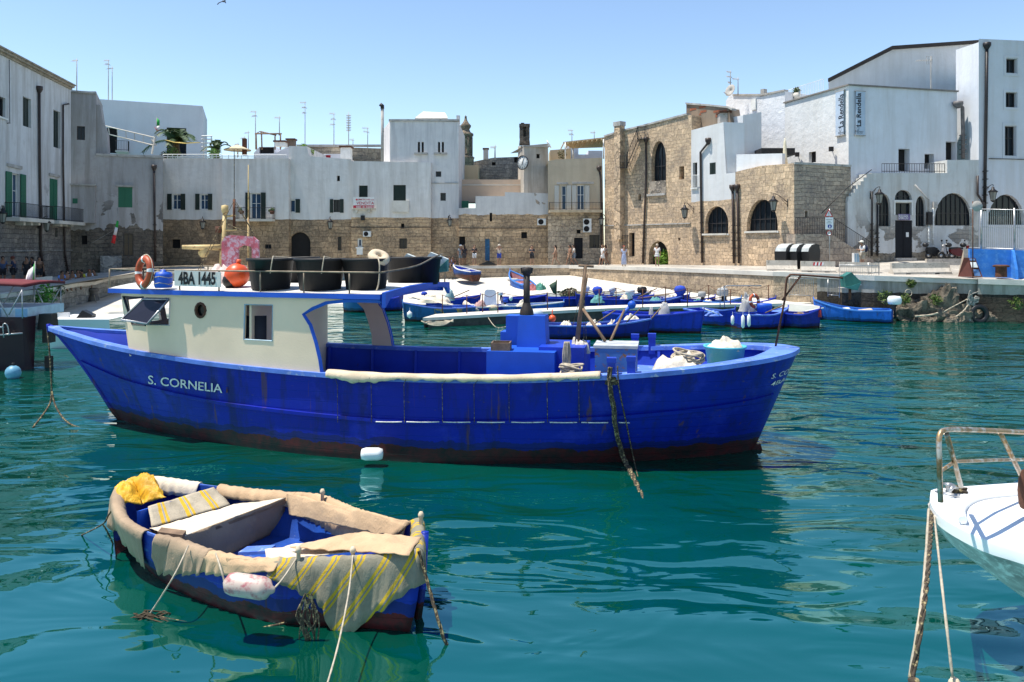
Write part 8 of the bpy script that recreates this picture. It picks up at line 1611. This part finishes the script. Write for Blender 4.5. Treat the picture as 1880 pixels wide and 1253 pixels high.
# white motorboat behind the bow
r = root('motorboat', P(140,600,36), 'white motorboat lying behind the large blue bow', 'boat'); D_ = 33; mb = MB(); zt_ = zat(585,D_)
sh = [P(92,588,D_), P(110,585,D_), P(150,586,D_), P(205,588,D_)]; mb.grid([[Vector((p.x,D_-.2,zat(586,D_))) for p in sh], [Vector((p.x,D_+.0,-.1)) for p in sh]]); mb.grid([[Vector((p.x,D_-.2,zat(586,D_))) for p in sh], [Vector((p.x,D_+1.8,zat(584,D_))) for p in sh]]); mb.build('hull', M_gel, r)
mb = MB(); a = P(103,584,D_+.6); mb.prism([P(101,584,D_+.6), P(103,575,D_+.6), P(126,574,D_+.6), P(127,584,D_+.6)], (0,.1,0)); mb.build('seat_back', M_white, r)
mb = MB(); mb.box(P(160,582,D_+.5), (.62,.45,.42), Matrix.Rotation(.45,3,'Y'), taper=.75); mb.build('outboard_motor', M_black, r)
# ---------------------------------------------------------------- roof clutter: palms, rails, pergolas, aerials, chimneys
def palm(x, y, D, s, n, label, seed, trunk=.9):
    c = P(x, y, D); r = root('palm_tree', c-Vector((0,0,trunk)), label, 'palm tree'); rr_ = random.Random(seed); mb = MB(); mb.tube([c-Vector((0,0,trunk)), c], [.22*s,.14*s], 8); mb.build('trunk', mat('palm_trunk', (.10,.07,.045), .9, .4, 6, bump=.8), r); mb = MB()
    for i in range(n):
        a = 2*math.pi*i/n+rr_.uniform(-.2,.2); el = rr_.uniform(.35,1.35); L = s*rr_.uniform(1.3,1.9); d = Vector((math.cos(a)*math.cos(el), math.sin(a)*math.cos(el), math.sin(el))); pts = []
        for j in range(9): f = j/8; pts.append(c+d*L*f-Vector((0,0,L*.62*f**2.2)))
        mb.tube(pts, .018*s, 3, cap=False)
        for j in range(1, 9):
            t = (pts[j]-pts[j-1]).normalized(); sd = t.cross(Vector((0,0,1))).normalized(); ll = .42*s*(1-.35*j/8)
            for k in (0,.33,.66):
                b_ = pts[j-1].lerp(pts[j], k)
                for s_ in (-1,1): e = b_+(sd*s_*.8+t*.6-Vector((0,0,.25)))*ll; mb.add([b_, b_+t*.09*s, e], [(0,1,2)])
    mb.build('crown', mat('palm_leaves', (.045,.085,.025), .6, .5, 3), r)
palm(323,262,71.5,1.9,16,'large dark palm in front of the glazed roof terrace',3,1.2); palm(398,274,71,1.15,14,'small palm on the roof terrace beside the white trellis',5,.9)
leafball('shrub', P(316,282,70), .7, 200, (.08,.16,.03), 'green shrub behind the white terrace railing', 'shrub', .12); leafball('shrub', P(392,284,70), .6, 160, (.09,.20,.03), 'light green shrub at the foot of the small palm', 'shrub', .12); leafball('shrub', P(303,287,69.5), .5, 120, (.02,.03,.015), 'dark clipped shrub at the terrace corner', 'shrub', .1)
leafball('shrub', P(555,275,69.5), .55, 200, (.16,.28,.03), 'bright yellow-green climbing plant on the stepped white wall', 'shrub', .12); leafball('shrub', P(568,281,69.5), .45, 150, (.14,.24,.03), 'smaller yellow-green plant on the lower step of the white wall', 'shrub', .12); leafball('shrub', P(1032,284,70), .45, 140, (.08,.08,.03), 'dry green potted plant on the ochre roof terrace', 'shrub', .1)
r = root('shade_sail', P(330,262,69.5), 'long yellow shade sail stretched over the palm terrace', 'awning'); mb = MB(); mb.grid([[P(302,257,69.5), P(320,262,69), P(340,264,69), P(368,262,69.5)], [P(302,257,70), P(325,261,72), P(345,262,72), P(368,262,70)]]); mb.build('sail', mat('yellow_sail', (.62,.45,.12), .8), r, thick=.05)
r = root('parasol', P(436,275,72), 'flat pale yellow parasol on the white roof terrace', 'parasol'); mb = MB(); mb.lathe([(.001,.5),(.9,.15),(1.3,.0),(1.25,-.03)], P(436,276,72), None, 8); mb.tube([P(436,290,72), P(436,268,72)], .04, 5); mb.build('canopy', mat('cream_parasol', (.60,.50,.32), .8), r)
def rail(x0, x1, y0, y1, D, label, st=8):
    r = root('roof_railing', P((x0+x1)/2, y1, D), label, 'railing'); mb = MB()
    for y in (y0, (y0+y1)/2): mb.tube([P(x0,y,D), P(x1,y,D)], .035, 4)
    for i in range(st+1): x = x0+(x1-x0)*i/st; mb.tube([P(x,y0,D), P(x,y1,D)], .035, 4)
    mb.build('bars', M_frame, r)
rail(299,406,284,292,67.9,'white terrace railing under the large palm',12); rail(408,526,285,292,67.2,'white terrace railing on the house with the flower pots',10)
r = root('trellis', P(385,290,72), 'white slatted trellis frame behind the small palm', 'trellis'); mb = MB(); [mb.tube([P(x,250,72), P(x,291,72)], .06, 4) for x in (374,388)]; [mb.tube([P(370,y,72), P(390,y,72)], .06, 4) for y in (250,256,263,270,277)]; mb.build('slats', M_frame, r)
r = root('pergola', P(490,290,72), 'bare timber pergola frame on the roofs', 'pergola'); mb = MB()
for x, y, D in ((470,245,71),(480,243,74),(505,250,74),(515,245,71)): mb.tube([P(x,y,D), P(x+(1 if x < 500 else 0),275,D)], .07, 5)
mb.tube([P(468,246,71), P(517,246,71)], .07, 5); mb.tube([P(478,242,74), P(507,249,74)], .07, 5); [mb.tube([P(470+i*6.4,245.5,71), P(477+i*5,242+i*.9,74)], .05, 4) for i in range(8)]; mb.build('frame', M_wood, r)
r = root('roof_ladder', P(240,262,70), 'pale ladder lying aslant over the white cube roof terrace', 'ladder'); mb = MB(); mb.tube([P(190,231,70), P(284,253,69)], .05, 4); mb.tube([P(196,246,70), P(281,267,69)], .05, 4); [mb.tube([P(199+i*16,234+i*3.6,69.8), P(201+i*15.5,248+i*3.6,69.8)], .04, 4) for i in range(6)]; mb.tube([P(284,253,69), P(279,283,69)], .08, 4); mb.tube([P(278,256,69), P(287,268,69)], .06, 4); mb.build('rails', M_slip, r)
AN = [(141,108,165,64,'thin aerial over the roof edge of the tall left house',0),(199,110,182,75,'first of the twin tall aerials over the white cube house',1),(206,122,183,75,'second of the twin tall aerials over the white cube house',0),(469,204,272,72,'aerial with a square grid, left of the pergola',1),(513,213,246,72,'aerial standing by the pergola corner',0),(560,186,268,73,'tallest aerial above the tan parapet',2),(613,207,268,74,'aerial with a sloping boom above the tan parapet',2),(640,206,268,76,'many-ringed aerial above the tan parapet',3),(675,234,270,78,'small aerial near the grey flue pipe',1),(449,250,272,80,'distant aerial west of the pergola',0),(456,240,275,82,'distant aerial with a short boom behind the pergola',0),(908,268,290,82,'small aerial above the grey stone block house',0),(909.5,266,289,84,'tiny aerial close behind the small one',0),(1050,238,262,76,'aerial above the flat roof cabin',1),(1091,240,262,77,'small aerial near the straw awning',0),(1341,130,172,64,'aerial above the white dish on the rough wall',2),(1355,142,172,64,'plain mast next to the dish aerial',0),(648,254,270,79,'short aerial mast beside the many-ringed one',0),(437,262,285,72,'short thin mast by the cream parasol',0)]
for x, y0, y1, D, lab, kind in AN:
    o = root('antenna', P(x,y1,D), lab, 'antenna'); mb = MB(); tp = P(x,y0,D); mb.tube([P(x,y1+3,D), tp], [.045,.03], 5); u = D/FX; rr_ = random.Random(int(x*7))
    ys = {0:[y0+4], 1:[y0+2, y0+9], 2:[y0+3, y0+12, y0+22], 3:[y0+6+i*4.5 for i in range(7)]}[kind]
    for i, y in enumerate(ys):
        if kind == 3: mb.tube([P(x-4.5,y,D), P(x+4.5,y,D)], .035, 4); mb.tube([P(x-3.5,y+1.6,D-.2), P(x+3.5,y+1.6,D+.2)], .03, 4); continue
        L = rr_.uniform(6,10)*(1-.15*i); sl_ = rr_.uniform(-1.5,.8); mb.tube([P(x-L,y+sl_,D), P(x+2.5,y,D)], .025, 4)
        for j in range(5): q = P(x-L+j*L/4.5, y+sl_*(1-j/4.5), D); mb.tube([q-Vector((0,.25,.14)), q+Vector((0,.25,.14))], .014, 3)
        if i == 1: mb.tube([P(x-1,y-2,D), P(x+3.5,y+2,D)], .02, 4)
    mb.build('mast', M_conc, o)
o = root('satellite_dish', P(1341,172,63.5), 'white satellite dish on the rough lime-washed wall', 'dish'); mb = MB(); mb.lathe([(.001,-.12),(.3,-.09),(.5,0)], P(1340,166,63.5), Matrix.Rotation(R(-70),3,'Y') @ Matrix.Rotation(R(30),3,'X'), 18); mb.tube([P(1335,174,63.5), P(1329,170,63)], .03, 4); mb.build('dish', M_conc, o, thick=.03)
o = root('satellite_dish', P(1007,266,71), 'small white dish on the clock tower roof edge', 'dish'); mb = MB(); mb.lathe([(.001,-.1),(.25,-.07),(.42,0)], P(1008,265,70.8), Matrix.Rotation(R(60),3,'Y'), 16); mb.build('dish', M_white, o, thick=.03)
def chimney(x, y0, y1, D, w, label, m=None, cap_=True):
    a = P(x,y1,D); b_ = P(x,y0,D); o = root('chimney', a, label, 'chimney'); mb = MB(); h = b_.z-a.z; mb.box(a+Vector((0,0,h/2)), (w,w,h)); mb.build('stack', m or M_conc, o)
    if cap_: mb = MB(); mb.box(b_+Vector((0,0,.06)), (w*1.25,w*1.25,.14)); mb.build('cap', M_rust, o)
chimney(892,275,293,79,.5,'round-capped cream chimney over the grey stone block house',M_slip); chimney(535,258,270,73,.7,'brown squat chimney on the stepped white house',mat('brown_stack', (.16,.12,.09), .9)); chimney(449,255,286,72.5,.35,'dark slim chimney pipe on the white terrace',M_rust,False); chimney(516,262,270,71,.9,'small white pierced chimney beside the pergola',M_frame); chimney(1329,209,226,58.5,.75,'round-topped stone chimney over the narrow white house',M_conc); chimney(636,272,293,72,.9,'white square chimney at the end of the cream roof',M_frame)
# gull
c = P(407,4,60); o = root('gull', c, 'gull gliding high at the very top of the sky', 'bird'); mb = MB(); sk_ = [(-.30,-.22),(-.16,-.06),(0,0),(.16,.04),(.26,.0),(.34,-.12)]
mb.ball(c+Vector((.16,0,.05)), .07, 8, sx=2.2); mb.grid([[c+Vector((a,dy,b_)) for a, b_ in ((-.34,-.20),(-.20,-.06),(0,.02),(.16,.05))] for dy in (-.06,.06)]); mb.grid([[c+Vector((a,dy,b_)) for a, b_ in ((.16,.05),(.26,.14),(.34,.24))] for dy in (-.06,.06)]); mb.tube([c+Vector((.2,0,.03)), c+Vector((.32,0,-.08))], .03, 5); mb.build('body', mat('grey_feathers', (.12,.12,.14), .8), o, thick=.02)
